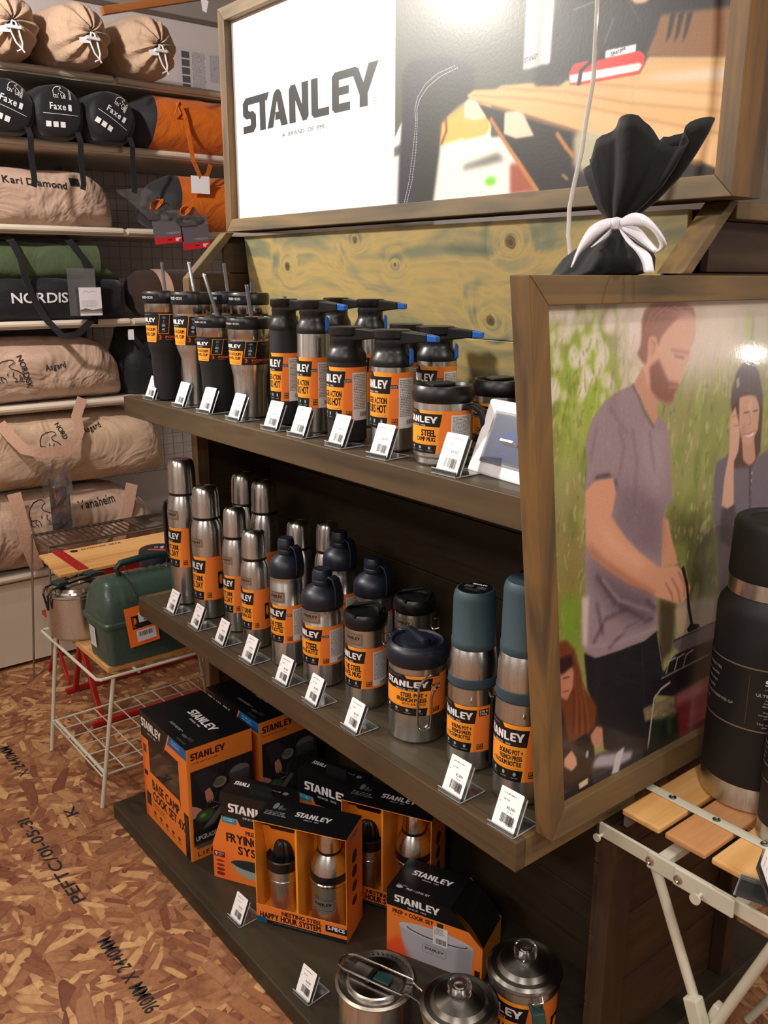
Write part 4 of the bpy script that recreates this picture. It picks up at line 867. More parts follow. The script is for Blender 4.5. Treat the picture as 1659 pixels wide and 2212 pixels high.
# ------------------------------------------------------------------ soft goods on the rack
def at(u, v, x): p = on_plane(u, v, 0, x); return p.y, p.z
def nz(p, s, seed=0): return noise.noise(Vector(p)*s+Vector((seed*5.3, seed*2.1, seed)))
def skin(rings, closed_ends=True):
    n = len(rings[0]); g = G(); vs = [p for r in rings for p in r]; fs = []
    for i in range(len(rings)-1):
        for k in range(n): fs.append((i*n+k, i*n+(k+1) % n, (i+1)*n+(k+1) % n, (i+1)*n+k))
    if closed_ends:
        for i in (0, len(rings)-1):
            c = sum((Vector(p) for p in rings[i]), Vector())/n; b = len(vs); vs.append(c)
            fs += [((i*n+(k+1) % n, i*n+k, b) if i == 0 else (i*n+k, i*n+(k+1) % n, b)) for k in range(n)]
    g.add(vs, fs); return g
def roll(R, L, seed, kind_='draw', seg=56, tilt=0.):
    """round bag lying along X, its gathered or flat end facing +X at the origin's plane"""
    st = []
    if kind_ == 'draw': st = [(-L, .75), (-L+.02, .93), (-L+.07, 1), (-.32, 1.02), (-.22, 1.03), (-.14, 1.0), (-.09, .97), (-.055, .88), (-.03, .72), (-.012, .5), (-.0, .3), (.004, .16), (-.004, .12)]
    else: st = [(-L, .7), (-L+.02, .93), (-L+.06, 1), (-.2, 1.02), (-.1, 1.02), (-.05, 1), (-.018, .95), (-.004, .86), (.003, .7), (.006, .5), (.008, .3), (.009, .12)]
    rings = []
    for x, f in st:
        ring = []
        for k in range(seg):
            a = 2*PI*k/seg; rr = R*f
            near = max(0, 1-abs(x)/.12) if kind_ == 'draw' else 0
            rr *= 1+near*.09*math.sin(a*11+2*math.sin(3*a+seed))*(1 if f > .15 else .3)
            rr *= 1+.045*nz((math.cos(a), math.sin(a), x*6), 1.6, seed)
            y, z = rr*math.cos(a), rr*math.sin(a)
            if z < -R*.80: z = -R*.80+(z+R*.80)*.3
            dx = near*.010*math.sin(a*11+1.2)+.006*nz((y*9, z*9, seed), 1, seed)
            ring.append((x+dx, y, z+R*.86))
        rings.append(ring)
    return skin(rings)
def project(verts2, faces, tree, x0, name, mat, parent, off, mapf, lift=.0028):
    """lay flat print onto a soft surface by casting from the aisle side"""
    g = G(); vs = []
    for p in verts2:
        y, z = mapf(*p); h = tree.ray_cast(Vector((x0, y, z)), Vector((-1, 0, 0)))
        q = h[0]+Vector((lift, 0, 0)) if h[0] else Vector((x0-.3, y, z)); vs.append(q-Vector(off))
    g.add(vs, faces); return g.build(name, mat, parent)
def tree_of(o, loc):
    return BVHTree.FromPolygons([v.co+Vector(loc) for v in o.data.vertices], [list(p.vertices) for p in o.data.polygons])
def print_text(text, y, z, h, w, rot, tree, name, mat, parent, off, x0=-3.0, flipz=1):
    gl, tw = FONT.layout(text); k = h/.7; kx = w/tw; V_ = []; F_ = []; c, s_ = math.cos(rot), math.sin(rot)
    for gx, co, ed, tri in gl:
        b = len(V_); V_ += [((gx+p[0])*kx, p[1]*k) for p in co]; F_ += [[b+i for i in t] for t in tri]
    return project(V_, F_, tree, x0, name, mat, parent, off, lambda a, b_: (y+a*c-b_*s_, z+a*s_+b_*c))
BEAR = [[(0,.52),(.10,.72),(.28,.86),(.52,.92),(.66,.90),(.70,.80),(.58,.74),(.50,.66),(.56,.56),(.80,.46),(.94,.34),(1.0,.12)],
 [(0,.52),(.02,.30),(.10,.24),(.22,.26),(.34,.18),(.38,.02)], [(.04,.30),(.0,.12),(.10,.02),(.16,.06)], [(.22,.26),(.18,.12),(.28,.02)],
 [(.64,.42),(.60,.26),(.72,.14),(.66,.02),(.78,.02),(.86,.14),(.82,.30)], [(.86,.30),(.92,.14),(.88,.02),(1.0,.02)], [(.44,.40),(.42,.28)]]
def print_bear(y, z, w, h, rot, tree, mat, parent, off, lw=.0028, x0=-3.0):
    V_ = []; F_ = []; c, s_ = math.cos(rot), math.sin(rot)
    for L in BEAR:
        P = []
        for (ax, ay), (bx, by_) in zip(L, L[1:]):
            for t in (0, .5): P.append(((ax+(bx-ax)*t)*w, (ay+(by_-ay)*t)*h))
        P.append((L[-1][0]*w, L[-1][1]*h))
        for a, b in zip(P, P[1:]):
            d = math.hypot(b[0]-a[0], b[1]-a[1]) or 1; nx, ny = -(b[1]-a[1])/d*lw/2, (b[0]-a[0])/d*lw/2
            i = len(V_); V_ += [(a[0]+nx, a[1]+ny), (b[0]+nx, b[1]+ny), (b[0]-nx, b[1]-ny), (a[0]-nx, a[1]-ny)]; F_.append([i, i+1, i+2, i+3])
    return project(V_, F_, tree, x0, 'bear_print', mat, parent, off, lambda a, b_: (y+a*c-b_*s_, z+a*s_+b_*c))

# drawstring bags on the top shelf
def draw_bag(y, x, R, seed, label, rz=0):
    o = E('drawstring_bag', label, 'storage bag', (x, y, 2.2015), rz, 'tan drawstring bags on the top rack shelf')
    roll(R, .46, seed).build('bag_body', m_tan, o, smooth=True, ang=60)
    G().lathe([(0, 0), (.020, .0), (.024, .008), (.012, .012), (0, .012)], 12, M=Matrix.Translation((-.012, 0, R*.86)) @ Matrix.Rotation(PI/2, 4, 'Y')).build('mouth', m_slot, o)
    cg = G()
    for s_ in (-1, 1): cg.tube([(-.002, 0, R*.86), (.012, .006*s_, R*.8), (.014, .014*s_, R*.55), (.012, .010*s_+.012, R*.25), (.010, .02, R*.10), (.008, .012*s_+.016, R*.02)], .003, 6)
    cg.build('drawcord', m_cardw, o, smooth=True)
    G().box(.012, .024, -.03, .02, R*.60, R*.60+.010).build('cord_toggle', m_white, o, bevel=.002)
    G().add([(.006, -.02, R*.7), (.010, -.05, R*.62), (.020, -.055, R*.45), (.016, -.015, R*.5)], [(0, 1, 2, 3)]).build('paper_tag', m_cardw, o)
    return o
y1, _ = at(30, 80, -3.24); draw_bag(y1, -3.24, .110, 1, 'tan drawstring bag on the top rack shelf, cut by the left photo edge')
y2, _ = at(200, 120, -3.22); draw_bag(y2, -3.22, .110, 2, 'middle tan cotton drawstring bag on the top rack shelf, cord hanging over the lip', .12)
y3, _ = at(345, 120, -3.24); draw_bag(y3, -3.24, .113, 3, 'tan drawstring bag on the top rack shelf nearest the header board', .10)
# sheet pinned on the wall
ps = Canvas(300, 240, (205, 198, 200))
for k in range(5): ps.rect(14, 14+k*44, 46, 50+k*44, (90, 84, 84))
ps.blocks(56, 12, 60, 200, 34, (120, 116, 120), 3); ps.blocks(130, 12, 60, 150, 26, (120, 116, 120), 4); ps.poly([(200, 225), (262, 110), (300, 225)], (216, 208, 200)); ps.line([(200, 225), (262, 110), (300, 225)], 2, (120, 112, 110))
mps = ps.mat('info_sheet', .6)
pa = on_plane(383, 102, 0, WALLX+.004); pb = on_plane(500, 200, 0, WALLX+.004)
def pane(x, y0, y1, z0, z1, name, mat, th=.002, parent=None):
    g = G(); g.add([(x, y0, z0), (x, y1, z0), (x, y1, z1), (x, y0, z1), (x-th, y0, z0), (x-th, y1, z0), (x-th, y1, z1), (x-th, y0, z1)], [(0, 1, 2, 3), (7, 6, 5, 4)], [[(0, 0), (1, 0), (1, 1), (0, 1)]]*2)
    return g.build(name, mat, parent)
tag(pane(WALLX+.006, pa.y, pb.y+.1, pb.z-.03, pa.z, 'info_sheet', mps, .005), 'printed product sheet with a tent drawing pinned to the white wall', 'poster')

# black sleeping bag rolls with white print
def faxe(u, v, name_rot, label, R=.096, seed=4, xx=-3.30):
    y, z = at(u, v, xx)
    o = E('sleeping_bag_roll', label, 'sleeping bag', (xx, y, 1.9612), 0, 'black sleeping bag rolls on the second rack shelf')
    b = roll(R, .40, seed, 'flat').build('bag_body', m_blkf, o, smooth=True, ang=60)
    T = tree_of(b, (xx, y, 1.9612)); off = (xx, y, 1.9612); zc = 1.9612+R*.88
    c, s_ = math.cos(name_rot), math.sin(name_rot)
    L = lambda a, b_: (y+a*c-b_*s_, zc+a*s_+b_*c)
    q = L(-.035, .005); print_text('Faxe', q[0], q[1], .022, .055, name_rot, T, 'name_print', m_wink, o, off)
    q = L(-.02, .042); print_bear(q[0], q[1], .042, .042, name_rot, T, m_wink, o, off, .0018)
    q = L(.034, .045); print_text('NORDISK', q[0], q[1]+.03, .008, .036, name_rot-PI/2, T, 'brand_print', m_wink, o, off)
    g = []; V_ = []; F_ = []
    def rq(a0, b0, a1, b1): i = len(V_); V_.extend([(a0, b0), (a1, b0), (a1, b1), (a0, b1)]); F_.append([i, i+1, i+2, i+3])
    for k in range(10): rq(-.06+k*.012, -.010, -.048+k*.012, -.0085)
    for k in range(3): rq(-.052+.024*k, -.052, -.035+.024*k, -.034)
    rq(.028, .004, .040, .024)
    project(V_, F_, T, -3.0, 'symbol_print', m_wink, o, off, L)
    s = [(.02, .05, .02), (.035, .052, -.01), (.03, .05, -.08), (.028, .054, -.15), (.03, .048, -.17)]
    G().ribbon([(a, b_+.0, c_) for a, b_, c_ in s], .02, (1, 0, 0)).build('strap', m_webb, o)
    return o
faxe(18, 225, -.35, 'black sleeping bag roll at the left edge of the photo, white tilted print', seed=5)
faxe(128, 230, 0.0, 'round black sleeping bag roll in the middle, white name print level')
faxe(243, 240, -.55, 'black sleeping bag roll beside the charcoal and orange bag, print slanting down', seed=6)
# charcoal and orange bags
def orange_bag(u0, u1, v, zs, R, label, seed, x=-3.34, ub=None):
    ya, _ = at(u0, v, x); yb, _ = at(u1, v, x); ym, _ = at(ub, v, x)
    o = E('sleeping_bag_sack', label, 'sleeping bag', (x-R, ya, zs), 0, 'charcoal and orange sleeping bag sacks')
    def seg(y0, y1, n=9, seed=seed):
        rings = []
        for i in range(n+1):
            t = i/n; y = y0+(y1-y0)*t; q = (y-ya)/(yb-ya); f = min(1, .42+1.4*math.sqrt(max(q, .0))) if q < .3 else 1
            f = min(f, 1); f *= (1 if q < .8 else 1-.5*((q-.8)/.2)**2)
            rings.append([((R*f*math.cos(a))*(1+.05*nz((math.cos(a)*2, y*9, math.sin(a)*2), 1.3, seed)), y-ya+.02*math.sin(a), R*.9+max(-R*.9+.002, R*f*math.sin(a)*(1+.05*nz((math.cos(a)*2, y*9, math.sin(a)*2), 1.3, seed)))) for a in [2*PI*k/36 for k in range(36)]])
        return skin(rings)
    seg(ya, ym).build('charcoal_half', m_chf, o, smooth=True, ang=60); seg(ym, yb, 12).build('orange_half', m_orf, o, smooth=True, ang=60)
    return o, ya, ym, yb
o, ya, ym, yb = orange_bag(284, 560, 245, 1.9612, .108, 'charcoal and orange sleeping bag sack on the second rack shelf, orange strap hanging', 7, ub=338)
yy, zz_ = at(432, 200, -3.2); q = (-.0, 0, 0)
G().ribbon([(.112, yy-ya-.02, .17), (.122, yy-ya, .12), (.126, yy-ya+.01, .05), (.128, yy-ya+.02, -.03), (.12, yy-ya+.055, -.095), (.11, yy-ya+.09, -.08), (.10, yy-ya+.11, -.04)], .018, (1, 0, 0)).build('strap', m_orf, o, smooth=True)
G().tube([(.113, yy-ya-.03, .17), (.125, yy-ya-.02, .13), (.12, yy-ya-.045, .12), (.118, yy-ya-.02, .175)], .003, 6).build('drawcord', m_orf, o, smooth=True)
o, ya, ym, yb = orange_bag(332, 600, 420, 1.6682, .112, 'charcoal and orange sleeping bag sack on the third rack shelf, white price tag hanging', 8, ub=392)
yt, zt = at(462, 392, -3.2); pane(.125, yt-ya-.03, yt-ya+.05, zt-1.6682-.035, zt-1.6682+.03, 'price_tag', m_cardw, .001, o)
# long tent bags lying along the rack
def long_bag(yl, yr, zs, H, D, mat, label, seed, x=RX-.02, top=None, name='tent_bag', sag=.0, endp=.35, amp=.07, over=.02):
    o = E(name, label, 'tent bag', (x-D/2, yr, zs)); rings = []; n = 44; seg = 48; L = yr-yl
    for i in range(n+1):
        t = i/n; y = -L+L*t; e = min(1, ((1-t)*L/.16)); f = endp+(1-endp)*math.sqrt(max(0, 1-(1-e)**2)) if e < 1 else 1
        hh = H*f*(1+(top(t) if top else 0)); ring = []
        for k in range(seg):
            a = 2*PI*k/seg; ca, sa = math.cos(a), math.sin(a); ex = .75
            px = D/2*f*math.copysign(abs(ca)**ex, ca); pz = hh/2*math.copysign(abs(sa)**ex, sa)
            w_ = amp*nz((px*7, y*5, pz*8), 1., seed)*.5+amp*.55*abs(nz((px*5+pz*9, y*3.3+pz*7, 2), 2.2, seed))+amp*.3*abs(nz((px*9, y*7-pz*11, 5), 2.0, seed))
            px *= 1+w_*2.2; pz = pz*(1+w_*1.6)
            ring.append((px, y, max(.0, hh/2+pz)-(sag if px > D*.4 and pz < 0 else 0)))
        rings.append(ring)
    b = skin(rings).build('bag_body', mat, o, smooth=True, ang=70); off = (x-D/2, yr, zs)
    return o, tree_of(b, off), off
ya, _ = at(268, 450, RX+.02)
o, T, off = long_bag(.35, ya, 1.6682, .205, .26, m_tan2, 'tan cotton tent bag on the third rack shelf, dark name print near its top edge', 11)
a = at(28, 378, RX+.1); b = at(168, 388, RX+.1); print_text('Kari Diamond', a[0], a[1]-.012, .024, b[0]-a[0], -.06, T, 'name_print', m_ink, o, off)
a = at(176, 382, RX+.1); V_ = [(0, 0), (.036, 0), (.036, .028), (0, .028)]; project(V_, [[0, 1, 2, 3]], T, -3, 'size_print', m_ink, o, off, lambda p, q: (a[0]+p, a[1]-.022+q)); print_text('20 m²', a[0]+.004, a[1]-.016, .010, .028, 0, T, 'size_text', m_wink, o, off, -3)
ya, _ = at(288, 600, RX+.02)
# duffel: green upper, black lower
o = E('tent_duffel', 'green and black tent duffel with white lettering and black straps on the fourth rack shelf', 'tent bag', (RX-.15, ya, 1.3312))
def half(z0, z1, ins, seed, mat, nm, lean=0):
    L = ya-.35; rings = []; n = 40
    for i in range(n+1):
        t = i/n; y = -L+L*t; e = min(1, (1-t)*L/.10); f = .55+.45*math.sqrt(max(0, 1-(1-e)**2)); ring = []
        for k in range(40):
            a = 2*PI*k/40; ca, sa = math.cos(a), math.sin(a); px = (.14-ins)*f*math.copysign(abs(ca)**.6, ca); pz = (z0+z1)/2+(z1-z0)/2*(f if sa > 0 else 1)*math.copysign(abs(sa)**.6, sa)
            w_ = .05*nz((px*7, y*6, pz*9), 1.5, seed); ring.append((px*(1+w_*2), y+(-lean*(pz-z0) if t > .9 else 0), max(0, pz*(1+w_*.5))))
        rings.append(ring)
    return skin(rings).build(nm, mat, o, smooth=True, ang=70)
lo = half(0, .165, 0, 3, m_blkf, 'lower_half'); up = half(.145, .285, .012, 4, m_grf, 'upper_half', 1.2)
off = (RX-.15, ya, 1.3312); T = tree_of(lo, off)
a = at(30, 640, RX+.02); b = at(152, 640, RX+.02); print_text('NORDIS', a[0], a[1]-.025, .036, b[0]-a[0], 0, T, 'brand_print', m_wink, o, off)
def strap_over(o, off, pts, w, mat, name='strap'):
    P = [Vector((x, at(u, v, x)[0], at(u, v, x)[1]))-Vector(off) for u, v, x in pts]; return G().ribbon(P, w, (1, 0, 0)).build(name, mat, o, smooth=True)
strap_over(o, off, [(5, 508, -3.47), (25, 520, -3.41), (45, 560, -3.385), (55, 600, -3.385), (70, 640, -3.385), (100, 690, -3.375), (135, 726, -3.33), (168, 722, -3.32), (200, 690, -3.35)], .024, m_webb)
strap_over(o, off, [(125, 505, -3.47), (150, 520, -3.415), (180, 560, -3.39), (196, 600, -3.385), (205, 640, -3.375), (205, 700, -3.36)], .024, m_webb)
# hang tag and clear pouch on the duffel
ht = Canvas(160, 240, (216, 210, 212)); ht.line([(30, 40), (50, 30), (70, 42), (95, 30), (120, 40)], 4, (150, 144, 146)); ht.blocks(16, 110, 120, 60, 9, (150, 146, 150), 2); ht.poly([(0, 190), (40, 176), (90, 192), (160, 178), (160, 205), (0, 205)], (104, 94, 88)); ht.rect(0, 205, 160, 222, (150, 140, 132))
mht = ht.mat('hang_tag_print', .5)
ty, tz = at(196, 652, -3.33); pane(-3.33-off[0], ty-off[1]-.042, ty-off[1]+.042, tz-off[2]-.05, tz-off[2]+.052, 'hang_tag', mht, .0015, o)
pane(-3.345-off[0], ty-off[1]-.075, ty-off[1]+.03, tz-off[2]-.05, tz-off[2]+.12, 'clear_pouch', m_film, .0015, o)
# tan bag on the fifth shelf
ya, _ = at(290, 830, RX+.02)
o, T, off = long_bag(.35, ya, 1.0262, .235, .30, m_tan2, 'tan cotton tent bag on the fifth rack shelf with polar bear print', 13, top=lambda t: .10*(1-t)-.12*max(0, t-.8))
a = at(107, 803, RX+.03); b = at(152, 797, RX+.03); print_text('Asgard', a[0], a[1], .022, b[0]-a[0], .12, T, 'name_print', m_ink, o, off)
a = at(0, 832, RX+.03); b = at(62, 770, RX+.03); print_bear(a[0], a[1], b[0]-a[0]-.01, b[1]-a[1]-.005, 0, T, m_ink, o, off)
a = at(44, 772, RX+.03); print_text('NORDISK', a[0], a[1], .020, .125, -PI/2+.25, T, 'brand_print', m_ink, o, off)
# black pack beside it
o = E('black_pack', 'black nylon pack with a buckle strap behind the upper cups on the rack', 'bag', (RX-.16, at(330, 800, RX)[0], 1.0262))
rings = []
for i in range(15):
    t = i/14; z = .30*t; f = .75+.25*math.sin(PI*min(1, t*1.3)); f *= 1 if t < .85 else 1-.6*((t-.85)/.15)
    rings.append([(.13*f*math.copysign(abs(math.cos(a))**.7, math.cos(a)), .100*f*math.copysign(abs(math.sin(a))**.7, math.sin(a))*(1+.1*nz((a, z*8, 1), 1.2)), z) for a in [2*PI*k/32 for k in range(32)]])
skin(rings).build('bag_body', m_blkf, o, smooth=True, ang=70)
G().ribbon([(.13, -.09, .25), (.145, -.07, .24), (.15, -.03, .19), (.14, .0, .16)], .02, (1, 0, 0)).build('strap', m_webb, o); G().box(.14, .15, -.085, -.065, .225, .265).build('buckle', m_white, o)
# brown duffel above it, behind the straws
o = E('brown_duffel', 'dark brown duffel with a tan stripe on the rack behind the straws', 'bag', (RX-.12, at(372, 640, RX)[0], 1.3312))
rings = [[(.12*f*math.cos(a), y, .095+.095*f*math.sin(a)) for a in [2*PI*k/32 for k in range(32)]] for y, f in ((-.13, .3), (-.12, .7), (-.09, .95), (0, 1), (.15, 1), (.24, .8), (.25, .3))]
skin(rings).build('bag_body', fabric('brown_nylon', (56, 40, 30), 8, .4), o, smooth=True, ang=70)
G().add([(.1215*math.cos(a), y, .095+.0965*math.sin(a)) for y in (-.04, .01) for a in [PI*(.0+k/16) for k in range(17)]], [(k, k+1, 18+k, 17+k) for k in range(16)]).build('stripe', m_tanstrap, o, smooth=True)
# lower bags
ya, _ = at(352, 1150, RX)
o, T, off = long_bag(.3, ya, .381, .285, .38, m_tan2, 'tan cotton tent bag at the bottom of the pile on the lowest rack shelf', 17, x=RX+.03, top=lambda t: .12*math.sin(PI*min(1, t*1.05))-.25*max(0, t-.8)*3)
a = at(174, 1102, RX+.05); b = at(256, 1094, RX+.05); print_text('Vanaheim', a[0], a[1], .030, b[0]-a[0], .04, T, 'name_print', m_ink, o, off)
a = at(70, 1142, RX+.05); print_bear(a[0], a[1], .10, .10, 0, T, m_ink, o, off)
for P in ([(30, 1066, -3.36), (45, 1120, -3.34), (65, 1190, -3.34), (82, 1230, -3.36)], [(285, 1045, -3.37), (275, 1100, -3.345), (262, 1150, -3.34), (252, 1190, -3.35)]): strap_over(o, off, P, .05, m_tanstrap)
ya, _ = at(368, 960, RX)
o, T, off = long_bag(.3, ya, .695, .27, .38, m_tan, 'large tan cotton tent bag on top of the pile, carry strap looped over its front', 19, x=RX+.03, top=lambda t: .10*math.sin(PI*t)-.1*max(0, t-.8)*3)
a = at(185, 938, RX+.05); b = at(228, 925, RX+.05); print_text('Asgard', a[0], a[1], .020, b[0]-a[0], .22, T, 'name_print', m_ink, o, off)
a = at(88, 978, RX+.05); print_bear(a[0], a[1], .085, .085, -.15, T, m_ink, o, off); a = at(126, 920, RX+.05); print_text('NORD', a[0], a[1], .019, .06, -PI/2+.35, T, 'brand_print', m_ink, o, off)
strap_over(o, off, [(0, 915, -3.36), (25, 945, -3.34), (50, 970, -3.32), (90, 978, -3.31), (130, 975, -3.31), (160, 965, -3.32), (172, 930, -3.34), (165, 900, -3.36), (178, 860, -3.37)], .040, m_tanstrap, 'carry_strap')
# clear wrapped leaflet hanging on the pile
lf = Canvas(150, 340, (110, 108, 116)); lf.rect(18, 0, 132, 60, (204, 204, 210)); lf.blocks(26, 10, 90, 34, 4, (120, 120, 126)); lf.rect(18, 66, 100, 250, (120, 66, 46)); lf.ell(52, 120, 16, 26, (190, 120, 90)); lf.ell(76, 150, 18, 28, (170, 92, 60)); lf.rect(30, 200, 110, 225, (206, 120, 70)); lf.rect(30, 258, 120, 330, (70, 66, 92)); lf.ell(90, 290, 16, 22, (150, 140, 150))
ly, lz = at(122, 1060, -3.30)
o = E('leaflet_pouch', 'leaflet in a crinkled clear pouch hanging in front of the tan bags', 'leaflet', (-3.29, ly, lz-.15))
pane(0, -.03, .045, .0, .20, 'leaflet', lf.mat('leaflet_print', .3), .0015, o)
g = G(); vs = []; fs = []
for j in range(10):
    for i in range(6): vs.append((.004+.010*nz((i*1.7, j*1.3, 0), 1), -.055+.022*i, -.03+.031*j))
for j in range(9):
    for i in range(5): fs.append((j*6+i, j*6+i+1, (j+1)*6+i+1, (j+1)*6+i))
g.add(vs, fs); g.build('pouch', m_film, o)
# two clear header pouches on the third shelf
for (u, v, lab, txt, sd) in ((362, 482, 'clear pouch with grey and red header hanging left over the third rack shelf', 'WAWONA 6', 1), (422, 495, 'clear pouch with grey and red header hanging right over the third rack shelf', 'WAWONA 4', 2)):
    hc = Canvas(220, 240, (98, 90, 98)); hc.rect(0, 190, 220, 240, (200, 22, 36)); hc.blocks(10, 40, 120, 40, 4, (70, 64, 70), sd); hc.text(txt, 205, 158, 15, (176, 168, 174), w=110, rot=PI); hc.ell(115, 214, 20, 6, (90, 14, 18)); hc.poly([(160, 204), (205, 204), (205, 210), (185, 218), (180, 232), (160, 226)], (232, 200, 200))
    py, pz = at(u, v, -3.33); o = E('header_pouch', lab, 'pouch', (-3.33, py, pz-.075), 0, 'clear pouches with printed headers'); o.rotation_euler = (.12 if sd == 1 else .10, 0, 0)
    pane(0, -.055, .065, .0, .12, 'header_card', hc.mat('pouch_header_%d' % sd, .3), .002, o)
    g = G(); vs = []; fs = []
    for j in range(9):
        for i in range(7): vs.append((.004-.028*(j/8)**2*2+.012*nz((i*1.9, j*1.7, sd), 1), -.065+.022*i-.012*j, .09+.015*j))
    for j in range(8):
        for i in range(6): fs.append((j*7+i, j*7+i+1, (j+1)*7+i+1, (j+1)*7+i))
    g.add(vs, fs); g.build('film', m_film, o)
    g = G()
    for k in range(3): g.tube([(-.01+.004*k, -.02+.028*math.cos(t+k), .145+.018*math.sin(t*1.3+k)) for t in [j*.5 for j in range(12)]], .0028, 6)
    g.build('orange_cord', m_orf, o, smooth=True)
# hanging wooden rod at the top left
ra = on_plane(220, 24, 0, -3.0); rb = on_plane(432, -8, 0, -3.0); d = (rb-ra)
o = E('hanging_rod', 'brown wooden rod hanging near the ceiling beside the header board', 'rod', ra)
G().bar((0, 0, 0), d*1.6, .024, .024).build('rod', m_brown, o, bevel=.002)
G().tube([(0, d.y*.85, d.z*.85), (0, d.y*.85, 2.745-ra.z)], .0015, 6).build('cord', m_cardw, o); G().tube([(0, d.y*1.5, d.z*1.5), (0, d.y*1.5, 2.745-ra.z)], .0015, 6).build('cord', m_cardw, o)
g = G(); tg = d*.98; g.add([tg+Vector((.016, 0, -.005)), tg+Vector((.016, .03, -.012)), tg+Vector((.016, .02, -.05)), tg+Vector((.016, .005, -.045))], [(0, 1, 2, 3)]); g.build('paper_tag', m_cardw, o)

# ------------------------------------------------------------------ bottles, cups and mugs on the two shelves
S1, S2, SB = 1.1967, .6431, .0475
def ring_label(o, c, name, r, azc, z0, z1, arc=230, logo_u=.305):
    """azc: direction the logo faces, degrees"""
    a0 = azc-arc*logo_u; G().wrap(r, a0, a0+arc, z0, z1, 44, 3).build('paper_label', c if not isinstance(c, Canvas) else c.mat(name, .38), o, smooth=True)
def stamp_badge(o, r, azc, z0, h, arc, mat):
    G().wrap(r, azc-arc/2, azc+arc/2, z0, z0+h, 14, 1).build('engraved_badge', mat, o, smooth=True)
bc = Canvas(160, 90, (176, 172, 166)); bc.badge(6, 8, 148, 74, (58, 54, 52)); m_badge = bc.mat('engraved_badge', .3, metal=.85)
LM = {}
def LB(key, *a, **k):
    if key not in LM: LM[key] = (cup_label(*a) if key.startswith('cup') else wrap_label(*a, **k)).mat('label_'+key, .36)
    return LM[key]

# travel cups with straws
def travel_cup(x, y, H, rt, rb, body, key, n1, label, az=-96, straw=(-.35, .1), sh=.075, lidc=None):
    o = E('travel_cup', label, 'travel cup', (x, y, S1), 0, 'travel cups with straws on the upper shelf')
    zt = H*.90; zw = H*.42; zs = H*.52
    rr = lambda z: rb+(rb*1.12-rb)*z/zw if z < zw else (rb*1.12+(rt*.92-rb*1.12)*(z-zw)/(zs-zw) if z < zs else rt*.92+(rt-rt*.92)*(z-zs)/(zt-zs))
    G().lathe([(0, .002), (rb*.85, 0), (rb, .003), (rr(zw*.5), zw*.5), (rr(zw), zw), (rr((zw+zs)/2), (zw+zs)/2), (rr(zs), zs), (rr(zt), zt)], 48).build('cup_body', body, o, smooth=True)
    G().lathe([(rt*.99, zt-.022), (rt*1.005, zt-.021), (rt*1.005, zt)], 48).build('steel_rim', m_steelb, o, smooth=True)
    lid = G().lathe([(rt*.99, zt-.002), (rt*1.05, zt), (rt*1.07, zt+.004), (rt*1.07, H-.005), (rt*1.02, H), (rt*.95, H), (rt*.92, H-.006), (0, H-.006)], 48).build('lid', lidc or m_blkp, o, smooth=True)
    G().box(-.012, .016, -rt*.5, rt*.35, H-.007, H+.002).build('lid_slider', m_blkp, lid, bevel=.002)
    bd = LB('cupband', '40') if 0 else None
    G().wrap(rt*1.073, az-52, az+58, zt+.006, H-.006, 20, 1).build('lid_band', m_band, lid, smooth=True)
    p0 = Vector((.004, .006, H-.006)); p1 = p0+Vector((straw[0]*sh, straw[1]*sh, sh)); st = G().tube([p0, p0.lerp(p1, .5), p1], .0042, 10, cap=False).build('straw', m_straw, o, smooth=True)
    z0 = H*.545; z1 = zt-.026
    ring_label(o, LB(key, n1), key, lambda z: rr(z)+.0011, az, z0, z1, 230, .17)
    return o
bnd = Canvas(400, 40, (20, 22, 28)); bnd.text('POSITION LID', 20, 29, 19, (235, 90, 40), w=110); bnd.text('THREADED + SECURE', 150, 28, 16, (220, 220, 222), w=190); m_band = bnd.mat('lid_band', .25)
travel_cup(-2.088, .985, .264, .0455, .0325, m_blk, 'cup40', '40', 'tall matte black travel cup with straw, leftmost on the upper shelf')
travel_cup(-1.960, .998, .264, .0455, .0290, m_steel, 'cup40', '40', 'tall steel travel cup with straw, front row, second from the left end', straw=(-.3, .0))
travel_cup(-1.842, .994, .212, .0440, .0330, m_blk, 'cup30', '30', 'shorter matte black travel cup with a long clear straw on the upper shelf front row', straw=(-.42, -.1), sh=.10)
travel_cup(-1.712, 1.003, .214, .0450, .0330, m_steel, 'cup30', '30', 'shorter steel travel cup with straw, fourth in the front row of the upper shelf', straw=(-.3, .05))
travel_cup(-2.010, 1.115, .262, .0455, .0300, m_steel, 'cup40', '40', 'tall steel travel cup standing behind the front row, dark blue lid', straw=(-.2, .0), lidc=m_navy)
travel_cup(-1.905, 1.120, .262, .0455, .0320, m_blk, 'cup40', '40', 'tall matte black travel cup behind the front row, steel rim visible', straw=(.1, -.05), sh=.03)
travel_cup(-1.800, 1.135, .212, .0440, .0330, m_blk, 'cup30', '30', 'shorter black travel cup hidden behind the steel one near the straws', straw=(.2, .1), sh=.05)

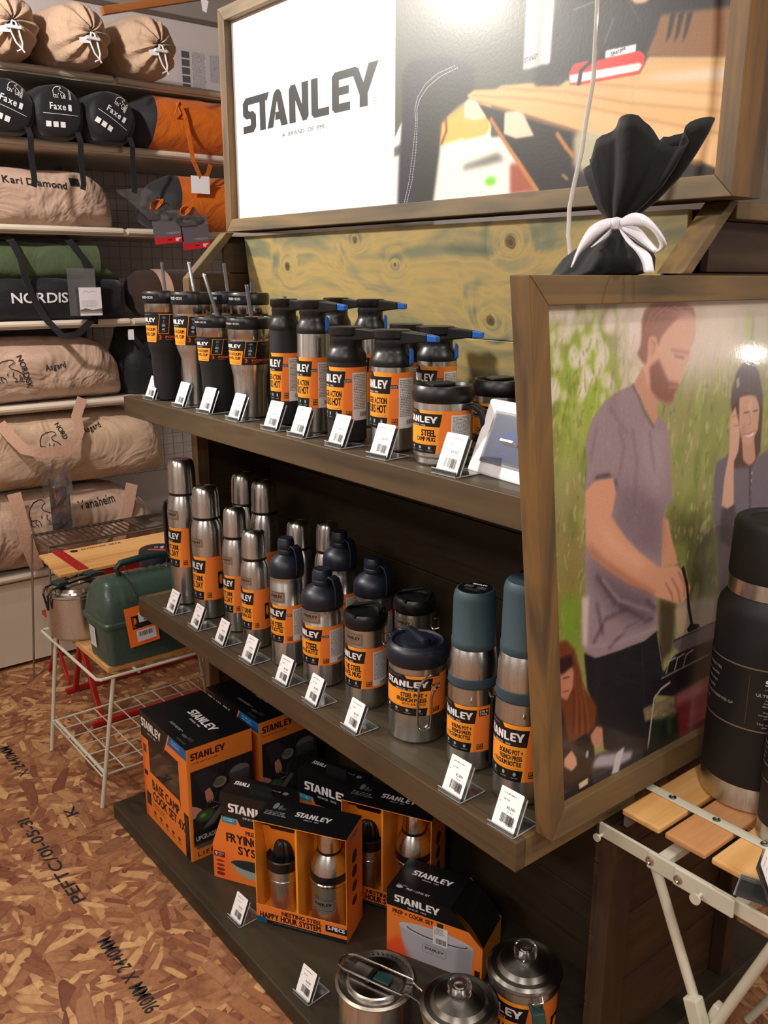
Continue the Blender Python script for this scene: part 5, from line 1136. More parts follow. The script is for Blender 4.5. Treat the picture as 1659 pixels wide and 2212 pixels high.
# trigger bottles
def trigger(x, y, H, r, body, key, stick, label, az=-98, lev=22, blue=True):
    o = E('trigger_bottle', label, 'vacuum bottle', (x, y, S1), 0, 'trigger lid bottles on the upper shelf')
    zb = H-.062
    G().lathe([(0, .002), (r*.9, 0), (r, .004), (r, zb)], 48).build('bottle_body', body, o, smooth=True)
    k = G().lathe([(r*1.005, zb-.001), (r*1.02, zb+.003), (r*1.0, zb+.012), (r*.84, zb+.022), (r*.80, zb+.026), (r*.79, zb+.034), (r*.83, zb+.038), (r*.80, zb+.043), (r*.80, H-.014), (0, H-.014)], 44).build('neck', m_blkp, o, smooth=True)
    cap = G().lathe([(r*.84, H-.016), (r*.90, H-.013), (r*.90, H-.002), (r*.84, H), (0, H-.001)], 44).build('cap', m_blkp, o, smooth=True)
    a = math.radians(lev); d = Vector((math.cos(a), math.sin(a), 0)); s_ = Vector((-d.y, d.x, 0)); up = Vector((0, 0, 1))
    Rm = Matrix(((d.x, s_.x, 0, 0), (d.y, s_.y, 0, 0), (0, 0, 1, 0), (0, 0, 0, 1)))
    def lever(x0, x1, w0, w1, t0, t1, za, zb_, name, mat):
        g = G(); vs = [(x0, -w0, za-t0), (x0, w0, za-t0), (x0, w0, za), (x0, -w0, za), (x1, -w1, zb_-t1), (x1, w1, zb_-t1), (x1, w1, zb_), (x1, -w1, zb_)]
        g.add([Rm @ Vector(v) for v in vs], [(0, 1, 2, 3), (7, 6, 5, 4), (0, 4, 5, 1), (1, 5, 6, 2), (2, 6, 7, 3), (3, 7, 4, 0)]); return g.build(name, mat, o, bevel=.002)
    lever(r*.55, r*1.95, r*.50, .0085, .024, .013, H-.001, H-.006, 'pour_lever', m_blkp)
    lever(r*1.95, r*2.45, .0085, .007, .013, .010, H-.006, H-.009, 'lever_tip', m_blue if blue else m_blkp)
    if blue:
        g = G(); g.add([Rm @ Vector(v) for v in [(r*1.0, -.005, H-.030), (r*1.12, -.005, H-.034), (r*1.14, -.005, H-.056), (r*.98, -.005, H-.062), (r*1.0, .005, H-.030), (r*1.12, .005, H-.034), (r*1.14, .005, H-.056), (r*.98, .005, H-.062)]],
              [(0, 1, 2, 3), (7, 6, 5, 4), (0, 4, 5, 1), (1, 5, 6, 2), (2, 6, 7, 3), (3, 7, 4, 0)]); g.build('trigger_button', m_blue, o, bevel=.0015)
    z0, z1 = H*.20, H*.20+.098
    ring_label(o, LB(key, [('ONE HANDED', 0), ('TRIGGER ACTION', 30), ('9 HOURS HOT', 38)] if 0 else [('TRIGGER ACTION', 32), ('9 HOURS HOT', 42)], sticker=stick, extra='LEAK PROOF', tall=True), key, r+.0009, az, z0, z1, 224, .305)
    return o
trigger(-1.579, 1.010, .257, .0310, m_blk, 'trig', True, 'tall matte black trigger bottle, first bottle right of the travel cups', blue=False)
trigger(-1.462, 1.001, .257, .0320, m_steel, 'trig', True, 'tall steel trigger bottle in front with blue lever tip, between two black bottles', lev=20)
trigger(-1.346, .996, .212, .0370, m_blk, 'trig', True, 'shorter matte black trigger bottle in the front row of the upper shelf', blue=False)
trigger(-1.224, 1.005, .212, .0375, m_steel, 'trig', True, 'shorter steel trigger bottle in front beside the camp mug, blue lever tip', lev=20)
trigger(-1.590, 1.150, .257, .0310, m_blk, 'trig', True, 'tall matte black trigger bottle in the back row behind the steel one', blue=False)
trigger(-1.458, 1.140, .257, .0320, m_steel, 'trig', True, 'tall steel trigger bottle in the back row, blue lever tip against the wood', lev=28)
trigger(-1.350, 1.145, .212, .0370, m_blk, 'trig', True, 'shorter matte black trigger bottle in the back row of the upper shelf', blue=False)
trigger(-1.255, 1.140, .212, .0375, m_steel, 'trig', True, 'shorter steel trigger bottle in the back row above the camp mug', lev=24)

def camp_mug(x, y, label, r=.0490, H=.131, ha=15):
    o = E('camp_mug', label, 'mug', (x, y, S1), 0, 'steel camp mugs on the upper shelf')
    G().lathe([(0, .002), (r*.86, 0), (r*.93, .004), (r*.93, .012), (r, .016), (r, H-.028)], 52).build('mug_body', m_steel, o, smooth=True)
    lid = G().lathe([(r*1.0, H-.028), (r*1.06, H-.024), (r*1.07, H-.016), (r*1.03, H-.006), (r*.97, H-.001), (r*.9, H-.001), (r*.86, H-.006), (0, H-.006)], 48).build('lid', m_blkp, o, smooth=True)
    G().bar((-r*.2, -r*.5, H-.002), (r*.1, r*.3, H+.000), r*.7, .006).build('sip_slider', m_blkp, lid, bevel=.002)
    a = math.radians(ha); P = [(r*.93, H-.035), (r*1.25, H-.032), (r*1.55, H-.040), (r*1.66, H-.060), (r*1.64, H-.085), (r*1.48, H-.104), (r*1.2, H-.110), (r*.95, H-.106)]
    g = G(); pts = [Vector((p*math.cos(a), p*math.sin(a), z)) for p, z in P]; sd = Vector((-math.sin(a), math.cos(a), 0))
    g.ribbon(pts, .019, [(-(pts[min(i+1, 7)]-pts[max(i-1, 0)])).cross(sd).normalized() for i in range(8)], .009); g.build('handle', m_blkp, o, smooth=True, bevel=.002, ang=50)
    ring_label(o, LB('mug', [('STEEL', 44), ('CAMP MUG', 30)], sticker=True), 'mug', r+.0008, -99, .022, .092, 200, .29)
    return o
camp_mug(-1.083, 1.000, 'steel camp mug with black lid and handle in front beside the price card')
camp_mug(-1.080, 1.135, 'steel camp mug with black lid in the back row, partly behind the front mug')

# lower shelf: vacuum bottles with cup lids
def vac(x, y, H, r, key, lines, label, az=-96, handle=None, band=(.13, .42), group='steel vacuum bottles on the lower shelf', badge=.60):
    o = E('vacuum_bottle', label, 'vacuum bottle', (x, y, S2), 0, group)
    hc = H*.225; zs = H-hc; rc = r*.86
    G().lathe([(0, .002), (r*.88, 0), (r*.985, .003), (r*.985, H*.085), (r, H*.09), (r, zs-H*.13), (r*.975, zs-H*.09), (r*.90, zs-H*.05), (r*.80, zs-H*.022), (r*.76, zs-.003)], 52).build('bottle_body', m_steel, o, smooth=True)
    G().lathe([(rc*.98, zs-.006), (rc*1.0, zs-.005), (rc*1.0, zs+.001), (rc*.97, zs+.002)], 44).build('seal_ring', m_blkp, o, smooth=True)
    G().lathe([(rc*1.0, zs+.001), (rc*.985, zs+hc*.45), (rc*.95, H-hc*.22), (rc*.88, H-hc*.09), (rc*.78, H-hc*.025), (rc*.64, H-.0005), (rc*.3, H), (0, H)], 48).build('cup_lid', m_steel, o, smooth=True, ang=60)
    ring_label(o, LB(key, lines, sticker=False), key, r+.0008, az, H*band[0], H*band[1], 222, .30)
    stamp_badge(o, r+.0006, az+20, H*badge, H*.065, 62, m_badge)
    if handle is not None:
        a = math.radians(handle); P = [(r*.98, zs-H*.09), (r*1.35, zs-H*.085), (r*1.50, zs-H*.13), (r*1.50, H*.36), (r*1.35, H*.31), (r*.99, H*.31)]; sd = Vector((-math.sin(a), math.cos(a), 0))
        pts = [Vector((p*math.cos(a), p*math.sin(a), z)) for p, z in P]
        G().ribbon(pts, .022, [(-(pts[min(i+1, 5)]-pts[max(i-1, 0)])).cross(sd).normalized() for i in range(6)], .008).build('handle', m_navy, o, smooth=True, bevel=.002, ang=50)
    return o
HD = [('HOT DRINK', 34), ('ALL DAY', 46)]
vac(-2.112, 1.019, .392, .0420, 'hot', HD, 'tallest steel vacuum bottle, leftmost at the front of the lower shelf', handle=200, band=(.27, .545), badge=.60)
vac(-1.980, 1.017, .343, .0400, 'hot', HD, 'steel vacuum bottle second from the left in front, navy handle on its left side', handle=190, band=(.15, .485), badge=.56)
vac(-1.851, 1.026, .313, .0330, 'hot', HD, 'slim steel vacuum bottle third from the left in the front row', band=(.165, .47), badge=.56)
vac(-1.735, 1.010, .284, .0335, 'hotp', [('HOT DRINK', 36), ('PERSONAL SIZE', 26)], 'shortest slim steel vacuum bottle, fourth from the left in the front row', band=(.17, .52), badge=.56)
vac(-2.017, 1.150, .353, .0400, 'hot', HD, 'steel vacuum bottle in the back row behind the tallest one, only its lid showing', band=(.15, .485))
vac(-1.915, 1.150, .350, .0385, 'hot', HD, 'steel vacuum bottle in the back row, right one of the pair in the dark', band=(.15, .485))
vac(-1.752, 1.145, .279, .0335, 'hotp', [('HOT DRINK', 36), ('PERSONAL SIZE', 26)], 'steel vacuum bottle in the back row, lid behind the looped water bottle')
vac(-1.655, 1.165, .294, .0330, 'hot', HD, 'steel vacuum bottle deepest in the dark behind the looped water bottle')

def water(x, y, H, r, key, lines, label, az=-96, la=12):
    o = E('water_bottle', label, 'water bottle', (x, y, S2), 0, 'steel water bottles with navy loop lids')
    zc = H-.085 if H > .28 else H-.082
    G().lathe([(0, .002), (r*.9, 0), (r, .004), (r, zc-.014), (r*.985, zc-.013), (r*.985, zc-.004), (r*1.01, zc)], 52).build('bottle_body', m_steel, o, smooth=True)
    lid = G().lathe([(r*.97, zc-.001), (r*1.03, zc+.003), (r*1.04, zc+.020), (r*.99, zc+.030), (r*.78, zc+.041), (r*.50, zc+.047), (r*.46, zc+.049)], 48).build('collar', m_navy, o, smooth=True, ang=60)
    c = G().lathe([(r*.46, zc+.046), (r*.50, zc+.050), (r*.50, zc+.058), (r*.47, zc+.060), (r*.50, zc+.062), (r*.49, zc+.074), (r*.46, zc+.076), (r*.46, H-.004), (r*.40, H), (0, H)], 40).build('cap', m_navy, o, smooth=True)
    a = math.radians(la); P = [(r*.45, zc+.062), (r*.62, zc+.070), (r*.88, zc+.066), (r*1.05, zc+.048), (r*1.09, zc+.026), (r*1.03, zc+.006)]; sd = Vector((-math.sin(a), math.cos(a), 0))
    pts = [Vector((p*math.cos(a), p*math.sin(a), z)) for p, z in P]
    G().ribbon(pts, .022, [(-(pts[min(i+1, 5)]-pts[max(i-1, 0)])).cross(sd).normalized() for i in range(6)], .004).build('loop_strap', m_navy, o, smooth=True, bevel=.001, ang=50)
    ring_label(o, LB(key, lines, sticker=True, extra='LEAK PROOF'), key, r+.0008, az, H*.20, H*.20+.088, 226, .30)
    stamp_badge(o, r+.0006, az+22, H*.20+.095, .026, 66, m_badge); return o
water(-1.605, 1.016, .295, .0385, 'wat1', [('ONE STEEL', 40), ('WATER BOTTLE', 32)], 'taller steel water bottle with navy loop lid in the front row')
water(-1.477, 1.023, .255, .0440, 'wat2', [('STEEL', 50), ('WATER BOTTLE', 26)], 'wider, shorter steel water bottle with navy loop lid in the front row')
water(-1.594, 1.155, .287, .0385, 'wat1', [('ONE STEEL', 40), ('WATER BOTTLE', 32)], 'steel water bottle with navy lid in the back row, higher of the two back ones')
water(-1.468, 1.155, .255, .0430, 'wat2', [('STEEL', 50), ('WATER BOTTLE', 26)], 'steel water bottle with navy loop lid in the back row, behind the travel mug')

def travel_mug(x, y, label, H=.212, r=.0425, clip=None):
    o = E('travel_mug', label, 'mug', (x, y, S2), 0, 'steel travel mugs with flip lids')
    G().lathe([(0, .002), (r*.9, 0), (r*.97, .004), (r, H*.1), (r, H-.040)], 52).build('mug_body', m_steel, o, smooth=True)
    lid = G().lathe([(r*1.0, H-.041), (r*1.05, H-.038), (r*1.08, H-.026), (r*1.06, H-.016), (r*.97, H-.010), (r*.9, H-.010), (r*.85, H-.016), (0, H-.014)], 48).build('lid', m_blkp, o, smooth=True)
    G().tube([(-r*.9, -r*.1, H-.010), (-r*.2, r*.75, H-.003), (r*.7, r*.5, H-.002), (r*.9, r*.0, H-.010)], .0035, 8).build('flip_arch', m_blkp, lid, smooth=True)
    G().bar((-r*.55, -r*.75, H-.012), (r*.45, -r*.85, H-.012), .012, .008).build('flip_tab', m_blkp, lid, bevel=.002)
    ring_label(o, LB('tmug', [('THE STEEL', 40), ('TRAVEL MUG', 38)], sticker=True), 'tmug', r+.0008, -97, H*.22, H*.22+.088, 224, .30)
    stamp_badge(o, r+.0006, -76, H*.66, .026, 62, m_badge)
    G().tube([(r*math.cos(.5)*1.0, r*math.sin(.5)*1.0, H-.056), (r*1.25*math.cos(.5), r*1.25*math.sin(.5), H-.052), (r*1.3*math.cos(.5), r*1.3*math.sin(.5), H-.075), (r*1.0*math.cos(.5), r*1.0*math.sin(.5), H-.08)], .002, 8).build('wire_clip', m_steelb, o, smooth=True)
    return o
travel_mug(-1.337, 1.032, 'steel travel mug with black flip lid in the front row')
travel_mug(-1.330, 1.158, 'steel travel mug with black flip lid in the back row behind the french press', H=.216)

# french press pot with folding wire handle
o = E('french_press_pot', 'wide steel french press pot with navy lid and folded wire handle', 'coffee press', (-1.175, 1.031, S2)); r = .0545; H = .205
G().lathe([(0, .002), (r*.9, 0), (r*.98, .005), (r*.98, .030), (r, .034), (r, .150), (r*1.02, .153)], 56).build('pot_body', m_steel, o, smooth=True)
lid = G().lathe([(r*1.0, .152), (r*1.06, .156), (r*1.09, .172), (r*1.09, .180), (r*1.02, .188), (r*.9, .192), (r*.86, .188), (0, .188)], 52).build('lid', m_navy, o, smooth=True)
G().bar((-r*.75, .012, .196), (r*.55, -.004, .196), .014, .016).build('knob_bar', m_navy, lid, bevel=.003)
G().lathe([(r*.62, .187), (r*.60, .195), (r*.5, .197), (0, .197)], 40).build('lid_disc', m_navy, lid, smooth=True)
g = G(); g.add([(-r*1.0, -.016, .165), (-r*1.28, -.006, .186), (-r*1.28, .006, .186), (-r*1.0, .016, .165), (-r*.98, -.014, .190), (-r*.98, .014, .190)], [(0, 1, 4), (1, 2, 5, 4), (2, 3, 5), (0, 3, 2, 1)]); g.build('spout', m_navy, lid, bevel=.001)
lc = Canvas(260, 60, (24, 28, 42)); lc.text('COFFEE', 6, 42, 20, (236, 96, 40), w=88); lc.text('&', 106, 40, 18, WHT, w=14); lc.text('PREP', 130, 42, 20, (236, 96, 40), w=66)
G().wrap(lambda z: r*1.092-(z-.1805)*.9*r*1.09/.0545*.9 if 0 else r*1.05, -75, 25, .1832, .1848, 20, 1)
g = G(); m_ = 20; vs = []; fs = []; us = []
for j in (0, 1):
    for i in range(m_+1): t = math.radians(-72+88*i/m_); rr_ = r*(1.075-.165*j); vs.append((rr_*math.cos(t), rr_*math.sin(t), .1835+.009*j))
for i in range(m_): fs.append((i, i+1, m_+2+i, m_+1+i)); us.append(((i/m_, 0), ((i+1)/m_, 0), ((i+1)/m_, 1), (i/m_, 1)))
g.add(vs, fs, us); g.build('lid_print', lc.mat('lid_print', .4), lid, smooth=True)
ring_label(o, LB('press', [('STEEL POT +', 30), ('FRENCH PRESS', 30), ('BREW. BOIL. COOK', 17)], sticker=False, extra='1.1 QT'), 'press', r+.0008, -68, .060, .140, 224, .30)
def arcp(rr_, a, z): return (rr_*math.cos(math.radians(a)), rr_*math.sin(math.radians(a)), z)
wire = [arcp(r*1.02, 6, .138), arcp(r*1.04, -16, .140), arcp(r*1.05, -30, .134), arcp(r*1.06, -38, .118), arcp(r*1.06, -40, .09), arcp(r*1.06, -40, .05), arcp(r*1.06, -38, .036), arcp(r*1.06, -32, .031), arcp(r*1.06, -22, .031), arcp(r*1.06, -16, .036), arcp(r*1.06, -14, .05), arcp(r*1.06, -14, .095), arcp(r*1.05, -10, .108), arcp(r*1.04, -2, .114), arcp(r*1.02, 8, .114)]
G().tube(wire, .0022, 8).build('wire_handle', m_steelb, o, smooth=True)

def boil_pot(x, y, H, r, key, label, wt, topprint=True):
    o = E('boil_pot_bottle', label, 'vacuum bottle', (x, y, S2), 0, 'steel boil pots nested under slate teal cups')
    zp = H*.48
    G().lathe([(0, .002), (r*.88, 0), (r*.97, .004), (r, H*.06), (r, zp-.004), (r*1.03, zp)], 52).build('pot_body', m_steel, o, smooth=True)
    G().lathe([(r*.99, zp-.001), (r*1.02, zp+.002), (r*1.0, zp+H*.05), (r*.96, zp+H*.052)], 48).build('teal_collar', m_teal, o, smooth=True)
    G().lathe([(r*.97, zp+H*.05), (r*.98, zp+H*.055), (r*.96, zp+H*.15), (r*.90, zp+H*.20), (r*.84, zp+H*.215)], 48).build('steel_neck', m_steel, o, smooth=True, ang=50)
    c = G().lathe([(r*.88, zp+H*.205), (r*.91, zp+H*.21), (r*.91, zp+H*.245), (r*.885, zp+H*.25), (r*.86, H-.016), (r*.82, H-.006), (r*.74, H), (0, H)], 48).build('cup_lid', m_teal, o, smooth=True, ang=50)
    if topprint:
        t = Canvas(200, 200, (16, 17, 19)); t.logo(60, 34, 90, 18, WHT, since=False); t.blocks(30, 70, 60, 40, 5, (200, 200, 200), 3, al=.6); t.blocks(110, 76, 60, 40, 5, (200, 200, 200), 4, al=.6); t.blocks(50, 128, 100, 26, 3, (110, 110, 110), 5)
        g = G(); P = [(r*.70*math.cos(2*PI*k/36), r*.70*math.sin(2*PI*k/36), H+.0006) for k in range(36)]
        Rr = math.radians(20)
        g.add(P, [tuple(range(36))], [[(.5+.5*math.cos(2*PI*k/36-Rr), .5+.5*math.sin(2*PI*k/36-Rr)) for k in range(36)]]); g.build('top_sticker', t.mat('top_sticker', .25), c)
    a = math.radians(8); d = Vector((math.cos(a), math.sin(a), 0)); hg = G().bar(d*r*1.12+Vector((0, 0, .012)), d*r*1.12+Vector((0, 0, zp-.018)), .016, .007, up=d).build('folded_handle', m_blkp, o, bevel=.002)
    G().tube([d*r*1.0+Vector((0, 0, zp-.02)), d*r*1.14+Vector((0, 0, zp-.016))], .003, 8).build('handle_pin', m_steelb, hg)
    G().lathe([(.0035, 0), (.0035, .002), (.002, .003), (0, .003)], 12, M=Matrix.Translation((r*math.cos(-.8), r*math.sin(-.8), zp-.02)) @ Matrix.Rotation(-.8, 4, 'Z') @ Matrix.Rotation(PI/2, 4, 'Y')).build('rivet', m_steelb, o, smooth=True)
    ring_label(o, LB(key, [('BOILING POT +', 24), ('FRENCH PRESS', 24), ('+ VACUUM BOTTLE', 24)], sticker=key == 'boil2', weight=wt), key, r+.0008, -92, H*.12, H*.385, 226, .30); return o
boil_pot(-1.033, 1.038, .333, .0435, 'boil1', 'steel pot and bottle set with slate teal cup, round black sticker on top', ('1.98 lb', '700g'))
boil_pot(-.905, 1.030, .385, .0460, 'boil2', 'taller steel pot and bottle set half hidden behind the picture frame', ('2.41 lb', '1000g'), False)
boil_pot(-1.005, 1.165, .340, .0430, 'boil1', 'steel pot and bottle set with teal cup in the back row, in the dark', ('1.98 lb', '700g'))

# price cards on bent acrylic stands
PCM = [price_card(k, y).mat('price_card_%d' % k, .5) for k, y in enumerate(('¥4,500', '¥4,900', '¥3,450', '¥2,894', '¥6,000', '¥3,900'))]
def price_stand(x, y, z, rz, k, label, s=1.0):
    o = E('price_card_stand', label, 'price card', (x, y, z), rz, 'white price cards in clear bent stands'); w, h = .027*s, .060*s
    # local: card faces -Y, leans back
    g = G(); t = .0018; lean = .40
    prof = [(-.004, .010), (-.004, 0.), (.052*s, 0), (.052*s, t), (-.004+t, t), (-.004+t, .010)]
    def ext(pr_, g): n = len(pr_); vs = [(-w, y_, z_) for y_, z_ in pr_]+[(w, y_, z_) for y_, z_ in pr_]; g.add(vs, [tuple(range(n)), tuple(range(2*n-1, n-1, -1))]+[(i, (i+1) % n, n+(i+1) % n, n+i) for i in range(n)]); return g
    ext([(.002, t), (.002+h*math.sin(lean), h*math.cos(lean)), (.002+h*math.sin(lean)+t, h*math.cos(lean)), (.002+t*1.3, t)], g)
    ext([(-.006, .0), (.052*s, 0), (.052*s, t), (-.006, t)], g); ext([(-.006, 0), (-.006, .009), (-.006-t, .009), (-.006-t, 0)], g)
    g.build('clear_stand', m_clear, o)
    e = G()
    for a, b in (((-w, .052*s, t/2), (w, .052*s, t/2)), ((w, -.006, t/2), (w, .052*s, t/2)), ((-w, -.007, .009), (w, -.007, .009)), ((w, .002, t), (w, .002+h*math.sin(lean), h*math.cos(lean))), ((-w, -.007, .001), (w, -.007, .001))): e.tube([a, b], .0011, 6)
    e.build('stand_edges', m_acedge, o)
    cw, ch = .0235*s, .064*s; y0, y1 = -.003, -.003+ch*math.sin(lean); z0, z1 = t+.001, t+.001+ch*math.cos(lean)
    n = Vector((0, -math.cos(lean), math.sin(lean)))*-.0006; c = .004; sx = 1.0
    # rounded corners
    P2 = []
    for cx_, cz_, a0 in ((1-.09, 1-.07, 0), (-(1-.09), 1-.07, 90), (-(1-.09), -(1-.07), 180), (1-.09, -(1-.07), 270)):
        for q in range(4): tt = math.radians(a0+30*q); P2.append((cx_+.09*math.cos(tt), cz_+.07*math.sin(tt)))
    f = lambda a, b: Vector((a*cw, y0+(y1-y0)*(b+1)/2, z0+(z1-z0)*(b+1)/2)); g = G(); nn = len(P2)
    A_ = [f(*p) for p in P2]; B_ = [p+n for p in A_]; uv = [((p[0]+1)/2, (p[1]+1)/2) for p in P2]
    g.add(A_+B_, [tuple(range(nn)), tuple(range(2*nn-1, nn-1, -1))], [uv, uv[::-1]]); g.build('price_card', PCM[k % 6], o); return o
CT = ['before the tall black travel cup', 'before the tall steel travel cup', 'before the shorter black travel cup', 'before the shorter steel travel cup', 'before the tall black trigger bottle', 'before the tall steel trigger bottle', 'before the shorter black trigger bottle', 'before the shorter steel trigger bottle', 'before the camp mug']
for k, (x, y) in enumerate([(-2.105, .950), (-1.942, .950), (-1.814, .950), (-1.679, .948), (-1.528, .946), (-1.430, .946), (-1.299, .943), (-1.169, .940), (-1.000, .942)]):
    price_stand(x, y-.008, S1, random.uniform(-.04, .1)+.05, k, 'white price card in a clear stand, '+CT[k], .92 if k < 8 else 1.02)
CT = ['leftmost on the lower shelf, before the tallest bottle', 'before the bottle with the navy handle', 'before the slim vacuum bottle', 'before the shortest vacuum bottle', 'before the taller water bottle', 'before the wider water bottle', 'before the travel mug', 'between the french press and the boil pot', 'at the near corner of the lower shelf']
for k, (x, y) in enumerate([(-2.051, .942), (-1.915, .942), (-1.788, .942), (-1.659, .942), (-1.513, .942), (-1.396, .940), (-1.256, .938), (-.968, .938), (-.846, .935)]):
    price_stand(x, y-.006, S2, random.uniform(-.05, .05), k+2, 'white price card in a clear stand, '+CT[k], .92 if k < 7 else 1.0)
price_stand(-1.577, .834, SB, .05, 1, 'white price card in a clear stand on the base, before the juicer gift box', .95)
price_stand(-1.291, .829, SB, .08, 4, 'white price card in a clear stand on the base, before the steel pot', .95)

# digital photo frame at the right end of the upper shelf
fcv = Canvas(300, 220, (96, 96, 104)); fcv.rect(8, 8, 292, 212, (82, 86, 104)); fcv.text('ADVENTURE', 100, 96, 15, (60, 84, 190), w=110); fcv.text('WITH US', 118, 122, 15, (60, 84, 190), w=80); fcv.text('Stanley', 100, 180, 12, (70, 90, 190), w=50)
o = E('digital_frame', 'white tablet-like digital frame leaning beside the picture frame on the upper shelf', 'digital frame', (-.925, .975, S1), -.12)
lean = .38; Mx = Matrix.Rotation(-lean, 4, 'X')
G().box(-.085, .085, 0, .012, 0, .122, Mx).build('housing', m_white, o, bevel=.004)
G().box(-.060, .060, -.0015, .001, .020, .104, Mx).build('bezel', plain('bezel_grey', (120, 120, 128), .4), o)
g = G(); g.add([Mx @ Vector(v) for v in [(-.055, -.0022, .024), (.055, -.0022, .024), (.055, -.0022, .100), (-.055, -.0022, .100)]], [(0, 1, 2, 3)], [[(0, 0), (1, 0), (1, 1), (0, 1)]])
mt = fcv.mat('frame_screen', .2); nt = mt.node_tree; b = nt.nodes['Principled BSDF']; nt.links.new(b.inputs['Base Color'].links[0].from_socket, b.inputs['Emission Color']); b.inputs['Emission Strength'].default_value = .35; g.build('screen', mt, o)
G().bar((0, .010, .06), (0, .075, .003), .03, .004).build('stand_leg', m_white, o)

# ------------------------------------------------------------------ boxed sets and pots on the base
def frame_of(x, y, ang): return Matrix.Translation((x, y, SB)) @ Matrix.Rotation(math.radians(ang), 4, 'Z')
def face(g, A, B, C, D, uv=(0, 0, 1, 1)): u0, v0, u1, v1 = uv; return g.add([A, B, C, D], [(0, 1, 2, 3)], [[(u0, v0), (u1, v0), (u1, v1), (u0, v1)]])
# cook set boxes: front (-Y) with a window, side (+X) with photo, black top
cf = Canvas(560, 640, (238, 130, 50)); cf.rect(0, 0, 30, 640, (226, 96, 40)); cf.poly([(0, 0), (360, 0), (300, 110), (270, 150), (0, 150)], BLK); cf.logo(14, 34, 250, 52, WHT); cf.poly([(372, 0), (560, 0), (560, 60), (340, 64)], BLU); cf.blocks(392, 14, 110, 32, 2, (170, 200, 230), 3)
cf.rect(20, 190, 60, 240, (110, 50, 24)); cf.rect(14, 350, 60, 380, BLK)
cf.text('BASE CAMP', 110, 430, 54, (36, 20, 14), w=330); cf.text('COOK SET 4X', 110, 500, 54, (36, 20, 14), w=390); cf.blocks(100, 520, 170, 30, 3, (120, 56, 24), 2)
cf.rect(24, 480, 80, 560, (60, 50, 56)); cf.rect(496, 380, 548, 640, (24, 20, 22)); cf.blocks(502, 400, 34, 200, 12, (120, 80, 40), 5)
for k in range(5): cf.ell(120+75*k, 580, 16, 11, (110, 50, 24)); cf.rect(100+75*k, 600, 140+75*k, 606, (130, 60, 26))
cs = Canvas(420, 640, (238, 134, 52)); cs.logo(26, 30, 220, 38, (70, 26, 12), since=False); cs.blocks(30, 84, 200, 14, 1, (150, 70, 24), 4)
cs.rect(20, 130, 420, 540, (40, 34, 38))
for k in range(6): cs.line([(200+36*k, 130), (60+50*k, 470)], 3, (96, 92, 96), .6, 1)
cs.ell(330, 220, 70, 40, (92, 90, 94), 1, 2); cs.ell(330, 212, 62, 32, (120, 118, 120), 1, 2); cs.rect(262, 215, 400, 280, (70, 68, 72), .8, 4); cs.ell(200, 240, 44, 30, (150, 146, 130), 1, 2); cs.ell(196, 238, 34, 22, (104, 106, 84), 1, 2)
cs.poly([(40, 150), (120, 130), (190, 200), (150, 250), (90, 280)], (54, 46, 52), 1, 4); cs.poly([(104, 262), (134, 250), (152, 286), (158, 312), (148, 336), (138, 318), (134, 344), (124, 322), (118, 340), (106, 306)], (206, 142, 122), 1, 1)
for q in range(3): cs.line([(122+10*q, 300), (124+9*q, 332)], 2, (150, 92, 78), .8, 1)
cs.line([(140, 330), (190, 360), (200, 300)], 3, (150, 150, 150), .8, 1); cs.poly([(16, 322), (46, 334), (72, 352), (98, 384), (86, 388), (60, 376), (40, 396), (16, 396)], (206, 142, 122), 1, 1); cs.line([(70, 380), (180, 372)], 5, (170, 168, 160), .9, 1)
cs.ell(100, 400, 62, 38, (60, 62, 60), 1, 2); cs.ell(100, 400, 48, 28, (70, 96, 50), 1, 2); cs.ell(86, 396, 20, 10, (130, 160, 80), 1, 2); cs.poly([(40, 500), (220, 360), (240, 380), (90, 520)], (120, 116, 112), .8, 3)
cs.poly([(20, 480), (420, 440), (420, 560), (20, 560)], (26, 24, 26), .9, 6); cs.text('UPGRADED COOKSET', 34, 532, 26, (190, 184, 180), w=300); cs.rect(36, 560, 150, 580, (90, 86, 88)); cs.text('L I F E T I M E', 40, 622, 22, (70, 26, 12), w=240)
cs.rect(0, 0, 12, 640, (244, 150, 50))
ct = Canvas(560, 420, (20, 20, 23)); ct.logo(190, 150, 270, 58, WHT); ct.blocks(230, 330, 150, 18, 2, (210, 210, 210), 2); ct.ell(420, 350, 26, 10, (90, 86, 88)); ct.rect(450, 330, 500, 355, (54, 52, 54)); ct.rect(410, 385, 500, 398, (60, 58, 60))
mcf, mcs, mct = cf.mat('cook_set_front', .4), cs.mat('cook_set_side', .4), ct.mat('cook_set_top', .3)
